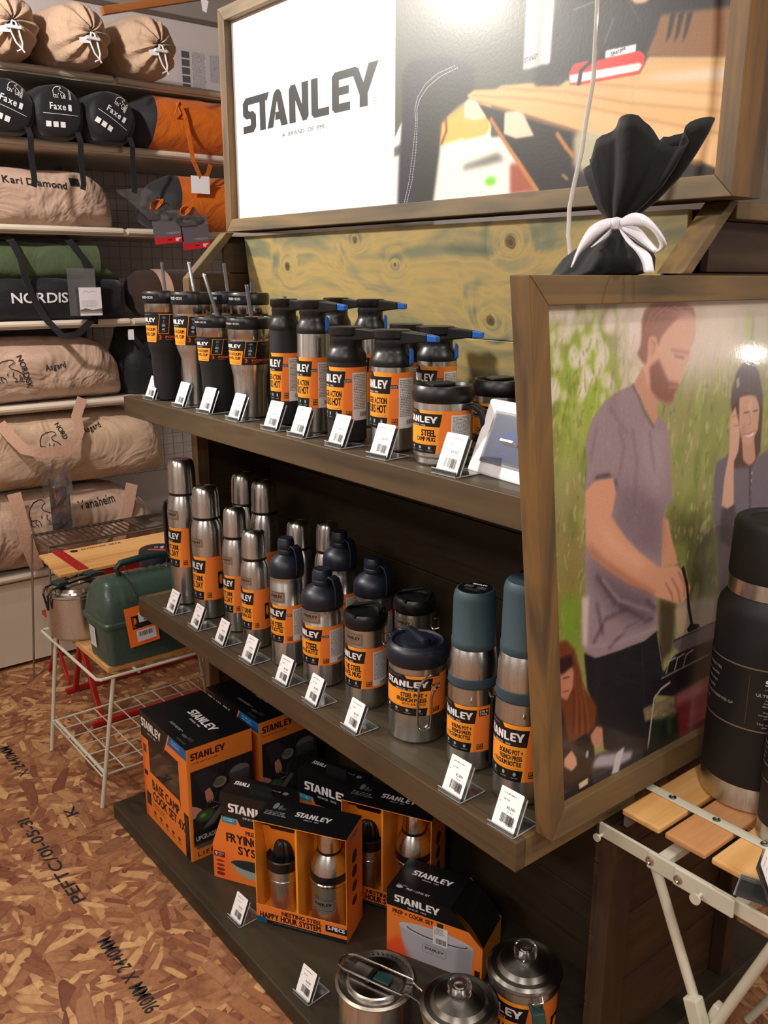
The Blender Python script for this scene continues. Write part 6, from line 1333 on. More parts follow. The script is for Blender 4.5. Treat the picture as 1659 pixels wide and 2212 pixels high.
def cook_box(x, y, ang, label):
    W_, D_, H_ = .277, .186, .318; o = E('cook_set_box', label, 'boxed set', (x, y, SB), math.radians(ang), 'orange and black cook set boxes')
    V3 = lambda a, b, c: (a, b, c)
    g = G(); win = [(.30*0+.055, .150), (.225, .085*0+.105), (.225, .215), (.120, .200), (.055, .238)]
    win = [(.050, .155), (.222, .150), (.222, .262), (.160, .262), (.135, .240), (.050, .240)]
    out = [(0, 0), (W_, 0), (W_, H_), (0, H_)]
    P = [(0, 0), (W_, 0), (W_, H_), (0, H_)]
    def q(pts): g.add([V3(a, 0, b) for a, b in pts], [tuple(range(len(pts)))], [[(a/W_, b/H_) for a, b in pts]])
    q([(0, 0), (W_, 0), (W_, .13), (0, .13)]); q([(0, .13), (.045, .13), (.045, H_), (0, H_)]); q([(.228, .13), (W_, .13), (W_, H_), (.228, H_)])
    q([(.045, .13), (.228, .13), (.222, .150), (.045, .150)]); q([(.045, .245), (.135, .245), (.152, .265), (.228, .265), (.228, H_), (.045, H_)])
    g.build('front_panel', mcf, o)
    g = G(); face(g, (W_, 0, 0), (W_, D_, 0), (W_, D_, H_), (W_, 0, H_)); g.build('side_panel', mcs, o)
    g = G(); face(g, (0, 0, H_), (W_, 0, H_), (W_, D_, H_), (0, D_, H_)); g.build('top_panel', mct, o)
    g = G(); g.add([(0, 0, 0), (0, D_, 0), (0, D_, H_), (0, 0, H_), (W_, D_, 0), (W_, D_, H_), (W_, 0, 0)], [(0, 3, 2, 1), (1, 2, 5, 4), (0, 1, 4, 6)]); g.build('back_panels', m_org, o)
    G().box(.02, W_-.015, .085, .09, .01, H_-.01).build('inner_card', m_blkc, o)
    G().lathe([(0, .0), (.062, 0), (.064, .09), (.067, .092)], 36, c=(.135, .0, 0), sy=.6, M=Matrix.Translation((0, .045, .15))).build('packed_pot', m_steeld, o, smooth=True)
    G().box(.205, .219, .004, .020, .165, .19).build('latch', m_steelb, o, bevel=.002)
    G().box(.044, .229, .0006, .0012, .149, .266).build('window_film', m_wfilm, o); return o
cook_box(-2.112, .856, -.5, 'orange and black cook set box with a window, front one on the base')
cook_box(-2.118, 1.060, 1, 'orange and black cook set box behind the front one, under the lower shelf')

# hanging-header frying pan cartons
ff = Canvas(520, 560, (240, 130, 50))
ff.poly([(0, 0), (520, 0), (520, 560), (0, 560)], (240, 130, 50)); ff.poly([(60, 0), (520, 0), (520, 150), (440, 150), (420, 190), (180, 190), (160, 150), (60, 150)], BLK); ff.logo(108, 60, 300, 54, WHT); ff.rect(66, 150, 156, 190, (40, 140, 170)); ff.blocks(74, 158, 70, 22, 2, (220, 235, 240), 2)
ff.text('PREP + EAT', 210, 240, 26, (60, 22, 10), w=150); ff.text('FRYING PAN', 90, 305, 54, (46, 16, 8), w=330); ff.text('SYSTEM', 160, 372, 50, (46, 16, 8), w=230)
ff.rect(6, 385, 74, 420, (40, 18, 12)); ff.text('9', 12, 414, 24, WHT, w=16); ff.text('PIECE', 34, 400, 9, WHT, w=34); ff.text('SET', 34, 414, 9, WHT, w=24)
for k in range(4): ff.ell(44, 445+28*k, 26, 6+2*k, (90, 34, 18))
ff.ell(270, 440, 160, 38, (44, 62, 56)); ff.poly([(110, 445), (430, 445), (400, 490), (330, 520), (210, 520), (140, 485)], (150, 170, 160), 1, 1); ff.ell(270, 438, 150, 32, (34, 50, 46)); ff.rect(0, 380, 120, 560, (230, 60, 40), .25, 30)
ftc = Canvas(520, 120, (20, 20, 23)); ftc.logo(40, 30, 150, 24, WHT, since=False); ftc.blocks(250, 36, 160, 14, 1, (180, 180, 180), 2); ftc.ell(450, 42, 22, 10, (130, 130, 130))
mff, mft = ff.mat('frying_front', .4), ftc.mat('frying_top', .35)
def fry_box(x, y, ang, label, pan=True):
    o = E('frying_set_carton', label, 'boxed set', (x, y, SB), math.radians(ang), 'frying pan set cartons with black headers'); W_, H_, D_ = .235, .245, .075
    P = [(0, 0), (W_, 0), (W_, .095), (.205, .175), (.205, H_), (.028, H_), (.028, .175), (0, .095)]
    g = G(); g.add([(a, 0, b) for a, b in P], [tuple(range(8))], [[(a/W_, b/H_) for a, b in P]]); g.build('front_panel', mff, o)
    g = G(); n = 8; g.add([(a, 0, b) for a, b in P]+[(a, D_, b) for a, b in P], [tuple(range(15, 7, -1))]+[(i, i+8, (i+1) % 8+8, (i+1) % 8) for i in (0, 1, 2, 3, 5, 6, 7)]); g.build('carton', m_blkc, o)
    g = G(); face(g, (.028, 0, H_), (.205, 0, H_), (.205, D_, H_), (.028, D_, H_)); g.build('top_panel', mft, o)
    g = G(); g.box(.09, .15, D_*.5, D_*.5+.001, H_, H_+.016); g.build('carry_flap', m_blkc, o)
    if pan: G().lathe([(0, 0), (.082, .0), (.105, .030), (.107, .031), (.103, .032), (.081, .004), (0, .004)], 44, M=Matrix.Translation((.112, .098, .118)) @ Matrix.Rotation(PI/2-.12, 4, 'X')).build('green_pan', m_green, o, smooth=True)
    return o
fry_box(-1.752, .872, 30, 'orange frying set carton with black header and green pan behind, front one')
fry_box(-1.722, 1.080, 20, 'frying set carton with black header standing further back, under the shelf', False)

# open gift boxes with shaker and cup
hb = Canvas(520, 110, ORD); hb.text('NESTING STEEL', 150, 36, 24, (50, 20, 8), w=230); hb.text('HAPPY HOUR SYSTEM', 22, 76, 34, (50, 20, 8), w=350); hb.rect(400, 22, 520, 62, (30, 22, 22)); hb.text('5-PIECE', 412, 48, 22, WHT, w=96); hb.rect(0, 84, 520, 110, (26, 22, 26)); hb.rect(0, 74, 60, 110, (24, 80, 120)); hb.blocks(100, 90, 300, 12, 1, (110, 110, 116), 3)
ht_ = Canvas(520, 190, (22, 22, 25)); ht_.logo(190, 70, 200, 34, WHT); ht_.blocks(24, 100, 130, 34, 3, (170, 170, 172), 3); ht_.ell(60, 60, 14, 24, (120, 122, 124)); ht_.ell(88, 66, 10, 18, (90, 92, 94)); ht_.ell(108, 72, 14, 10, (70, 72, 74))
hk = Canvas(240, 420, (242, 140, 34)); hk.poly([(0, 0), (240, 0), (240, 86), (210, 86), (196, 108), (56, 108), (44, 86), (0, 86)], BLK); hk.logo(40, 22, 158, 30, WHT)
hs = Canvas(140, 420, ORD); hs.text('STANLEY', 100, 30, 16, (60, 24, 10), w=70, anchor='r')
for k in range(4): hs.ell(70, 110+60*k, 22, 26-3*k, (60, 28, 18))
mhb, mht2, mhk, mhs = hb.mat('gift_front', .4), ht_.mat('gift_top', .3), hk.mat('gift_inner', .45), hs.mat('gift_side', .4)
badge2 = Canvas(200, 110, (176, 172, 166)); badge2.badge(8, 10, 184, 90, (40, 37, 36)); m_badge2 = badge2.mat('large_badge', .3, metal=.8)
def shaker(M, label):
    o = E('cocktail_shaker', label, 'shaker', M.translation, M.to_euler().z, 'steel cocktail shakers in open gift boxes'); r = .0440
    G().lathe([(0, .001), (r*.86, 0), (r*.92, .004), (r, .02), (r, .118), (r*1.03, .122)], 48).build('shaker_cup', m_steel, o, smooth=True)
    G().lathe([(r*1.0, .121), (r*1.05, .124), (r*1.05, .127), (r*1.0, .129)], 48).build('steel_rim', m_steelb, o, smooth=True)
    G().lathe([(r*.98, .127), (r*1.01, .130), (r*1.0, .148), (r*.95, .150)], 44).build('grip_band', m_blkp, o, smooth=True)
    G().lathe([(r*.98, .148), (r*.96, .162), (r*.80, .182), (r*.62, .193)], 44).build('shoulder', m_steel, o, smooth=True, ang=60)
    G().lathe([(r*.62, .192), (r*.65, .194), (r*.65, .199), (r*.60, .200)], 40).build('neck_band', m_blkp, o, smooth=True)
    G().lathe([(r*.62, .199), (r*.60, .222), (r*.55, .238), (r*.44, .248), (r*.25, .252), (0, .253)], 40).build('cap', m_steelb, o, smooth=True, ang=60)
    G().wrap(r+.0006, -128, -52, .060, .092, 16, 1).build('engraved_badge', m_badge2, o, smooth=True); return o
def juicer(M, label):
    o = E('juicer_cup', label, 'cup', M.translation, M.to_euler().z, 'steel tumblers with citrus reamers'); r = .038
    G().lathe([(0, .001), (r*.74, 0), (r*.78, .004), (r*.93, .085), (r*.95, .087), (r*.95, .091), (r*.93, .092), (r*1.0, .118)], 48).build('tumbler', m_steel, o, smooth=True)
    c = G().lathe([(r*1.0, .116), (r*1.05, .118), (r*1.07, .142), (r*1.0, .144), (r*.92, .136), (r*.6, .134)], 44).build('juicer_ring', m_blkp, o, smooth=True)
    g = G(); rings = []
    for i in range(12):
        t = i/11; rr_ = r*.62*math.cos(t*PI/2)**.75+.0005; rings.append([(rr_*(1+.10*math.cos(10*a))*math.cos(a), rr_*(1+.10*math.cos(10*a))*math.sin(a), .134+.048*math.sin(t*PI/2)) for a in [2*PI*k/60 for k in range(60)]])
    s = skin(rings); s.build('reamer', m_blkp, c, smooth=True, ang=30); return o
def gift_box(x, y, ang, lab):
    W_, D_, H_ = .226, .098, .268; th = .002
    o = E('gift_box', lab[0], 'boxed set', (x, y, SB), math.radians(ang), 'open orange gift boxes with window fronts')
    g = G(); face(g, (0, 0, 0), (W_, 0, 0), (W_, 0, .048), (0, 0, .048)); g.build('front_lip', mhb, o)
    g = G(); g.box(.0, W_, .0005, .002, .0, .047); g.build('lip_card', m_org, o)
    g = G(); face(g, (0, 0, H_), (W_, 0, H_), (W_, D_, H_), (0, D_, H_)); g.build('top_panel', mht2, o); G().box(0, W_, 0, D_, H_-.002, H_-.0005).build('top_card', m_org, o)
    g = G(); face(g, (W_, 0, 0), (W_, D_, 0), (W_, D_, H_-.002), (W_, 0, H_-.002)); g.build('side_panel', mhs, o)
    G().box(W_-.002, W_-.0005, 0.002, D_, .0, H_-.002).build('side_card', m_org, o); G().box(0, .002, .002, D_, 0, H_-.002).build('side_card', m_org, o)
    g = G(); g.box(0.002, W_-.002, D_-.003, D_-.001, 0, H_-.002); g.build('back_card', m_orgd, o)
    G().box(.101, .106, .004, D_-.004, .002, H_-.003).build('divider', m_org, o); G().box(.003, .100, .003, D_-.004, .016, .019).build('floor_card', m_org, o)
    G().box(.107, W_-.003, .003, D_-.004, .002, .005).build('floor_card', m_org, o)
    g = G(); face(g, (.003, .060, .120), (.100, .060, .120), (.100, .030, H_-.004), (.003, .030, H_-.004)); g.build('inner_card', mhk, o)
    M = Matrix.Translation((x, y, SB)) @ Matrix.Rotation(math.radians(ang), 4, 'Z')
    shaker(M @ Matrix.Translation((.165, .050, .0055)), lab[1]); juicer(M @ Matrix.Translation((.052, .044, .0195)) @ Matrix.Scale(1, 4), lab[2])
gift_box(-1.548, .872, 31.5, ('open orange gift box in front, lettered front lip and shaker inside', 'steel cocktail shaker in the right bay of the front gift box', 'steel tumbler with black reamer in the left bay of the front gift box'))
gift_box(-1.490, 1.075, 28, ('open orange gift box further back, half behind the polygon carton', 'steel cocktail shaker in the rear gift box, mostly in shade', 'steel tumbler in the rear gift box, hidden behind the front box'))

# prep and cook set carton with chamfered window
pf_ = Canvas(440, 340, ORD); pf_.poly([(0, 0), (440, 0), (440, 90), (0, 90)], BLK); pf_.logo(36, 22, 210, 38, WHT); pf_.text('PREP + COOK SET', 28, 122, 20, (50, 20, 8), w=190); pf_.blocks(30, 130, 60, 10, 1, (150, 70, 30), 3)
pf_.poly([(60, 175), (400, 175), (392, 340), (90, 340)], (176, 174, 182), 1, 1); pf_.ell(230, 175, 172, 34, (196, 194, 200)); pf_.ell(235, 176, 140, 24, (60, 60, 64)); pf_.ell(235, 172, 136, 22, (190, 188, 196)); pf_.ell(250, 172, 22, 7, (40, 40, 44)); pf_.badge(170, 236, 110, 44, (60, 58, 60)); pf_.poly([(330, 180), (400, 175), (392, 340), (320, 340)], (140, 138, 148), .6, 8); pf_.rect(408, 280, 432, 330, (60, 26, 14)); pf_.poly([(0, 300), (60, 240), (110, 340), (0, 340)], (230, 70, 36), .8, 12)
pt = Canvas(300, 240, (20, 20, 23)); pt.logo(60, 70, 190, 36, WHT); pt.blocks(30, 190, 60, 14, 1, (150, 150, 150), 3); pt.text('PREP + COOK SET', 80, 214, 12, WHT, w=110); pt.ell(46, 208, 16, 10, (190, 190, 192))
o = E('prep_cook_carton', 'polygon shaped black and orange carton with curved dark window and price sticker', 'boxed set', (-1.290, 1.052, SB), math.radians(24)); W_, H_, D_ = .225, .160, .115
P = [(0, 0), (W_, 0), (W_, .085), (.150, H_), (0, H_)]
g = G(); g.add([(a, 0, b) for a, b in P], [tuple(range(5))], [[(a/W_, b/H_) for a, b in P]]); g.build('front_panel', pf_.mat('prep_front', .38), o)
g = G(); n = 5; g.add([(a, 0, b) for a, b in P]+[(a, D_, b) for a, b in P], [tuple(range(9, 4, -1)), (0, 5, 6, 1), (1, 6, 7, 2), (4, 9, 5, 0)]); g.build('carton', m_org, o)
g = G(); face(g, (0, 0, H_), (.150, 0, H_), (.150, D_, H_), (0, D_, H_)); g.build('top_panel', pt.mat('prep_top', .28), o)
g = G(); vs = []; fs = []
for j in range(9):
    t = j/8; a, b = .150+(W_-.150)*t, H_+(.085-H_)*t; bu = .010*math.sin(PI*t); vs += [(a+bu*.7, .004, b+bu*.75), (a+bu*.7, D_-.004, b+bu*.75)]
fs = [(2*j, 2*j+1, 2*j+3, 2*j+2) for j in range(8)]; g.add(vs, fs); g.build('curved_window', plain('smoked_window', (14, 14, 15), .12, coat=.5), o, smooth=True)
G().box(.120, .135, -.001, .012, .100, .115).build('latch', m_steelb, o, bevel=.001)
ps2 = Canvas(110, 160, (226, 224, 228)); ps2.blocks(10, 10, 80, 60, 6, (90, 90, 96), 4); ps2.barcode(20, 100, 76, 46); g = G(); face(g, (.112, -.0012, .058), (.146, -.0012, .058), (.146, -.0012, .104), (.112, -.0012, .104)); g.build('price_sticker', ps2.mat('prep_sticker', .5), o)

# nesting pot with perforated lid and folding handle
o = E('cook_pot', 'steel cook pot with perforated lid and folded wire handle, front of the base', 'pot', (-1.128, .893, SB)); r = .076
G().lathe([(0, .001), (r*.88, 0), (r*.95, .006), (r*.95, .118), (r*.98, .121)], 60).build('pot_body', m_steel, o, smooth=True)
m_lid = steel('turned_steel', (176, 172, 166), .24, 'r')
lid = G().lathe([(r*1.0, .120), (r*1.05, .123), (r*1.05, .126), (r*.98, .129), (r*.80, .125), (r*.76, .1245), (r*.74, .129), (r*.70, .131), (0, .132)], 60).build('pot_lid', m_lid, o, smooth=True, ang=20)
g = G()
for k in range(16):
    a = math.radians(20+k*8.5); g.lathe([(0, 0), (.0018, 0)], 8, c=(r*.88*math.cos(a), r*.88*math.sin(a), .1295))
g.build('vent_holes', m_slot, lid)
d1 = Vector((.93, .36, 0)).normalized(); d2 = Vector((-d1.y, d1.x, 0)); hz_ = .140
def hp(a, b, z=hz_): v = d1*a+d2*b; return (v.x, v.y, z)
G().tube([hp(.105, -.010, .120), hp(.098, -.012, .132), hp(.075, -.015), hp(.070, -.022), hp(-.060, -.022), hp(-.075, -.016), hp(-.080, 0), hp(-.075, .016), hp(-.060, .022), hp(.070, .022), hp(.075, .015), hp(.098, .012, .132), hp(.105, .010, .120)], .0022, 8).build('wire_handle', m_steelb, lid, smooth=True)
G().bar(hp(-.006, -.024, hz_-.002), hp(-.006, .024, hz_-.002), .008, .006).build('handle_clip', m_blkp, lid); G().box(-.002, .034, -.012, .012, .133, .137, Matrix.Rotation(.37, 4, 'Z')).build('green_tab', m_greend, lid, bevel=.002)
G().wrap(r*.952, -120, -60, .02, .055, 12, 1).build('engraved_badge', m_badge2, o, smooth=True)
# percolators
def perc(x, y, label, lat=True, rz=0):
    o = E('percolator', label, 'coffee pot', (x, y, SB), rz, 'steel percolators with clear knobs'); r = .067; H = .185
    G().lathe([(0, .001), (r*.9, 0), (r*.96, .006), (r*.96, H-.03), (r*1.02, H-.027), (r*1.02, H-.012), (r*1.06, H-.010)], 60).build('pot_body', m_steel, o, smooth=True)
    lid = G().lathe([(r*1.04, H-.012), (r*1.08, H-.008), (r*1.06, H-.002), (r*.96, H+.002), (r*.80, H+.001), (r*.75, H+.005), (r*.70, H+.010), (r*.30, H+.016), (0, H+.017)], 60).build('pot_lid', m_steeld, o, smooth=True, ang=22)
    g = G().lathe([(.014, H+.015), (.020, H+.018), (.0215, H+.022), (.019, H+.025), (.0215, H+.028), (.0225, H+.036), (.020, H+.042), (.013, H+.044), (.012, H+.036), (.010, H+.022), (0, H+.020)], 24); g.build('clear_knob', m_knob, lid, smooth=True, ang=30)
    ring_label(o, LB('perc', [('PERCOLATOR', 36), ('COOL GRIP', 26)], sticker=False), 'perc', r*.965, -100, .035, H-.035, 230, .30)
    a = math.radians(-30)
    if lat:
        d = Vector((math.cos(a), math.sin(a), 0)); s_ = Vector((-d.y, d.x, 0))
        G().ribbon([d*r*1.0+Vector((0, 0, H-.03)), d*r*1.28+Vector((0, 0, H-.034)), d*r*1.52+Vector((0, 0, H-.06)), d*r*1.5+Vector((0, 0, .05)), d*r*1.3+Vector((0, 0, .03)), d*r*.98+Vector((0, 0, .03))], .026, [(0, 0, 1), (.3, 0, 1), d, d, (0, 0, -1), (0, 0, -1)], .006).build('handle', m_greend, o, bevel=.002)
        G().tube([d*r*1.05-s_*.010+Vector((0, 0, H-.004)), d*r*1.20-s_*.010+Vector((0, 0, H-.016)), d*r*1.20+s_*.010+Vector((0, 0, H-.016)), d*r*1.05+s_*.010+Vector((0, 0, H-.004))], .0018, 8, closed=True).build('wire_latch', m_steelb, o, smooth=True)
        G().bar(d*r*1.06+Vector((0, 0, H-.030)), d*r*1.16+Vector((0, 0, H-.018)), .018, .005).build('latch_plate', m_steelb, o, bevel=.001)
    return o
m_knob, nt, b = newmat('clear_knob'); b.inputs['Base Color'].default_value = (.95, .95, 1, 1); b.inputs['Transmission Weight'].default_value = 1; b.inputs['Roughness'].default_value = .03; b.inputs['IOR'].default_value = 1.49
perc(-.942, .938, 'steel percolator with clear knob at the bottom edge of the photo', True, 2.2)
perc(-.930, 1.098, 'steel percolator with clear knob, wire latch and dark green handle, nearest the end panel')

# ------------------------------------------------------------------ black cloth bag with ribbon, and the hanging tube
BX, BY = -.878, 1.095
o = E('ribbon_bag', 'black cloth bag tied with a white satin ribbon, standing behind the end picture', 'bag', (BX, BY, S1), 0)
rings = []
BP = [(1.1985, -.878, .050, .042), (1.22, -.880, .060, .050), (1.35, -.880, .062, .052), (1.46, -.880, .060, .050), (1.496, -.876, .058, .05), (1.5075, -.846, .074, .05), (1.525, -.838, .066, .048), (1.545, -.829, .046, .038), (1.562, -.823, .024, .022), (1.574, -.822, .015, .016), (1.582, -.820, .020, .018), (1.60, -.812, .040, .028), (1.625, -.802, .058, .034), (1.650, -.797, .070, .038), (1.670, -.794, .078, .040), (1.684, -.792, .082, .040)]
for z, cx_, hx, hy in BP:
    ring = []
    for k in range(90):
        a_ = 2*PI*k/90; q = max(0, (z-1.576)/.11); ca, sa = math.cos(a_), math.sin(a_)
        f = 1+(.10+.10*q)*math.sin(a_*8+1.0+z*7)*(1 if z > 1.5 else .2)+.05*math.sin(5*a_+2)
        x_ = cx_+hx*f*ca; y_ = BY+hy*(f+(.35*q*math.sin(a_*3+.6)))*sa
        zz2 = z+q*(.012*math.sin(a_*3+.4)+.010*math.sin(a_*5+2)-(.024 if ca < -.55 else 0)+.004*(1 if abs(ca+.1) < .35 else 0))
        ring.append((x_-BX, y_-BY, zz2-S1))
    rings.append(ring)
m2 = G(); body = skin(rings[:10], True); body.build('cloth_bag', m_satin, o, smooth=True, ang=70); fl_ = skin(rings[9:], False); fl_o = fl_.build('gathered_top', m_satin, o, smooth=True, ang=70)
sm = fl_o.modifiers.new('thick', 'SOLIDIFY'); sm.thickness = .0015
def band(name, A_, B_, ys, sub_=3):
    def pt(p, y): v = on_plane(1180+p[0]/4.608, 280+p[1]/4.608, 1, y); return v-Vector((BX, BY, S1))
    g = G(); vs = []; n = len(A_)
    def cr(L, t): i = min(int(t), len(L)-2); f = t-i; p0, p1, p2, p3 = (np.array(L[max(0, min(len(L)-1, j))], float) for j in (i-1, i, i+1, i+2)); return .5*((2*p1)+(-p0+p2)*f+(2*p0-5*p1+4*p2-p3)*f*f+(-p0+3*p1-3*p2+p3)*f**3)
    m = (n-1)*sub_
    for i in range(m+1):
        t = i/sub_; y = float(cr([[v] for v in ys], t)[0]); a_, b_ = cr(A_, t), cr(B_, t)
        for q in range(4): w_ = q/3; vs.append(pt(a_*(1-w_)+b_*w_, y-.003*math.sin(PI*w_)))
    g.add(vs, [(i*4+q, i*4+q+1, i*4+5+q, i*4+4+q) for i in range(m) for q in range(3)]); r_ = g.build(name, m_ribbon, o, smooth=True, ang=80)
    s_ = r_.modifiers.new('thick', 'SOLIDIFY'); s_.thickness = .0006; return r_
band('ribbon_loop', [(710, 910), (850, 830), (980, 850), (1100, 960), (1200, 1130), (1150, 1205), (1070, 1235)], [(740, 965), (860, 955), (985, 965), (1070, 1030), (1120, 1120), (1125, 1165), (1110, 1190)], [1.050, 1.030, 1.020, 1.022, 1.030, 1.038, 1.044])
band('ribbon_loop', [(1070, 1235), (980, 1180), (860, 1090), (705, 985)], [(1110, 1190), (1020, 1085), (910, 970), (740, 945)], [1.044, 1.05, 1.052, 1.05])
band('ribbon_tail', [(700, 950), (790, 1110), (890, 1215), (950, 1320), (970, 1422)], [(745, 990), (880, 1130), (985, 1195), (1050, 1270), (1075, 1422)], [1.052, 1.035, 1.025, 1.015, 1.01])
band('ribbon_tail', [(700, 885), (600, 885), (480, 935), (400, 1010), (310, 1180), (240, 1370)], [(690, 975), (610, 1000), (530, 1050), (440, 1140), (340, 1235), (262, 1375)], [1.052, 1.04, 1.03, 1.028, 1.025, 1.02])
band('ribbon_tail', [(660, 970), (560, 1060), (440, 1170)], [(650, 1030), (600, 1085), (455, 1178)], [1.053, 1.045, 1.04])
kp = on_plane(1180+695/4.608, 280+935/4.608, 1, 1.050)-Vector((BX, BY, S1))
G().lathe([(0, -.009), (.007, -.007), (.009, 0), (.007, .007), (0, .009)], 16, c=tuple(kp)).build('ribbon_knot', m_ribbon, o, smooth=True)
yc = 1.16; pts = [on_plane(u, v, 1, yc) for u, v in ((1290, -60), (1290, 20), (1286, 90), (1282, 170), (1268, 250), (1256, 330), (1242, 390), (1230, 450), (1228, 510), (1233, 560))]
pts.append(on_plane(1226, 590, 1, yc)); pts.append(pts[-1]+Vector((-.012, .02, -.06))); pts.append(pts[-1]+Vector((.0, .03, -.10)))
base = pts[0].copy(); top = Vector((base.x, base.y, 2.745))
tag(G().tube([top]+pts, .0035, 8).build('clear_tube_cable', m_cord, smooth=True), 'clear cable hanging from the ceiling past the header picture', 'cable')

# ------------------------------------------------------------------ white wire table with pot, lunch box and jar
def slat_table(): pass
o = E('wire_table', 'low white wire table with pine slats and a wire basket shelf', 'table', (-2.47, 1.07, 0)); ox, oy = -2.47, 1.07
L = lambda x, y, z: (x-ox, y-oy, z)
x0, x1, y0, y1 = -2.700, -2.236, .795, 1.345
rim = G().tube([L(x0, y0+.01, .42), L(x0+.01, y0, .42), L(x1-.01, y0, .42), L(x1, y0+.01, .42), L(x1, y1-.01, .42), L(x1-.01, y1, .42), L(x0+.01, y1, .42), L(x0, y1-.01, .42)], .0045, 8, closed=True).build('rim_wire', m_ivory, o, smooth=True)
n = 5; w_ = (x1-x0-.075)/n
for k in range(n): a = x0+.036+k*w_; G().box(a+.0015-ox, a+w_-.0015-ox, y0+.045-oy, y1-.045-oy, .414, .432).build('slat', m_pine, o, bevel=.002)
for y in (y0+.12, y1-.12): G().tube([L(x0, y, .412), L(x1, y, .412)], .004, 8).build('cross_wire', m_ivory, o)
for (ax, ay, bx, by2) in ((x0+.005, y0+.045, -2.700, y0-.005), (x1-.003, y0+.045, -2.284, y0-.002), (x0+.005, y1-.045, -2.700, y1+.01), (x1-.003, y1-.045, -2.284, y1+.01)):
    G().tube([L(ax, ay, .415), L(bx, by2, .002)], .0062, 10).build('leg', m_ivory, o, smooth=True)
bz = .107; b = G().tube([L(-2.690, .797, bz), L(-2.275, .797, bz), L(-2.275, 1.345, bz), L(-2.690, 1.345, bz)], .0035, 8, closed=True).build('basket_shelf', m_ivory, o, smooth=True)
for k in range(1, 6): G().tube([L(-2.690+k*.415/6, .797, bz), L(-2.690+k*.415/6, 1.345, bz)], .002, 6).build('basket_wire', m_ivory, b)
for k in range(1, 8): G().tube([L(-2.690, .797+k*.548/8, bz+.003), L(-2.275, .797+k*.548/8, bz+.003)], .002, 6).build('basket_wire', m_ivory, b)
G().tube([L(-2.690, .812, bz-.004), L(-2.275, .812, bz-.004)], .0055, 8).build('basket_rail', m_ivory, b)
TZ = .4325
# stock pot
o = E('stock_pot', 'large steel pot with lid and dark wire handle on the white wire table', 'pot', (-2.585, .878, TZ)); r = .094
G().lathe([(0, .001), (r*.86, 0), (r*.95, .010), (r*.97, .04), (r, .135), (r*1.03, .138)], 60).build('pot_body', m_steel, o, smooth=True)
lid = G().lathe([(r*1.02, .137), (r*1.05, .140), (r*1.04, .145), (r*.94, .148), (r*.88, .142), (r*.84, .141), (r*.80, .150), (r*.70, .158), (r*.4, .163), (0, .165)], 60).build('pot_lid', m_steelb, o, smooth=True, ang=22)
dd = Vector((-.25, 1, 0)).normalized()
def hp2(a, b_, z): v = dd*a+Vector((dd.y, -dd.x, 0))*b_; return (v.x, v.y, z)
h = G().tube([hp2(-.100, .0, .10), hp2(-.104, -.012, .15), hp2(-.092, -.018, .166), hp2(0, -.018, .172), hp2(.090, -.018, .168), hp2(.1, 0, .166), hp2(.090, .018, .168), hp2(0, .018, .172), hp2(-.092, .018, .166), hp2(-.104, .012, .15), hp2(-.100, .0, .1)], .0032, 8).build('folded_handle', m_blkp, o, smooth=True)
for a in (-.055, .055): G().bar(hp2(a-.018, 0, .174), hp2(a+.018, 0, .174), .044, .012).build('grip_sleeve', m_greend, h, bevel=.003)
G().tube([hp2(-.02, 0, .163), hp2(-.02, 0, .178), hp2(.012, .0, .186), hp2(.012, 0, .165)], .0022, 8).build('lid_loop', m_steelb, lid, smooth=True)
# lunch box
o = E('lunch_box', 'green hammertone lunch box with domed ribbed lid and orange hang tag', 'lunch box', (-2.340, 1.005, TZ))
def lb(hx, hy, z): 
    pts = []
    for sx, sy, a0 in ((1, 1, 0), (-1, 1, 90), (-1, -1, 180), (1, -1, 270)):
        for q in range(5): t = math.radians(a0+22.5*q); pts.append((sx*(hx-.018)+.018*math.cos(t), sy*(hy-.018)+.018*math.sin(t), z))
    return pts
skin([lb(.070, .156, 0), lb(.074, .160, .004), lb(.081, .167, .118), lb(.081, .167, .122)]).build('box_base', m_green, o, smooth=True, ang=40)
skin([lb(.086, .172, .116), lb(.087, .173, .120), lb(.087, .173, .128), lb(.083, .169, .132)]).build('rim_band', m_green, o, smooth=True, ang=40)
g = G(); rings = []
for i in range(29):
    t = i/28; y = -.167+.334*t; e = min(1, min(t, 1-t)/.10); f = math.sqrt(max(0.02, 1-(1-e)**2)); rb_ = .0022*math.cos(i*PI) if .18 < t < .82 else 0; ring = []
    for k in range(21):
        a = PI*k/20; ring.append(((.080+rb_)*(.86+.14*f)*math.copysign(abs(math.cos(a))**.75, math.cos(a)), y*(.97+.03*1), .130+(.112*f**.5*.98+rb_)*abs(math.sin(a))**.8))
    rings.append(ring)
skin(rings).build('domed_lid', m_green, o, smooth=True, ang=50)
hd_ = G().tube([(0, -.085, .238), (0, -.095, .262), (0, -.080, .274), (0, 0, .280), (0, .080, .274), (0, .095, .262), (0, .085, .238)], [.006, .007, .010, .0105, .010, .007, .006], 12).build('carry_handle', m_greend, o, smooth=True)
for y in (-.07, .07): G().tube([(-.0, y-.012, .236), (-.012, y, .262), (.012, y, .262), (0, y+.012, .236)], .0016, 6).build('bail_wire', m_steelb, o)
G().tube([(-.0885, -.02, .1), (-.0885, -.02, .13)], .003, 6).build('side_catch', m_steelb, o)
sk = Canvas(100, 170, (214, 212, 216)); sk.blocks(12, 12, 70, 140, 12, (150, 148, 154), 3); g = G(); face(g, (-.044, -.1665, .038), (-.002, -.1665, .038), (-.002, -.1685, .100), (-.044, -.1685, .100)); g.build('paper_sticker', sk.mat('lunch_sticker', .5), o)
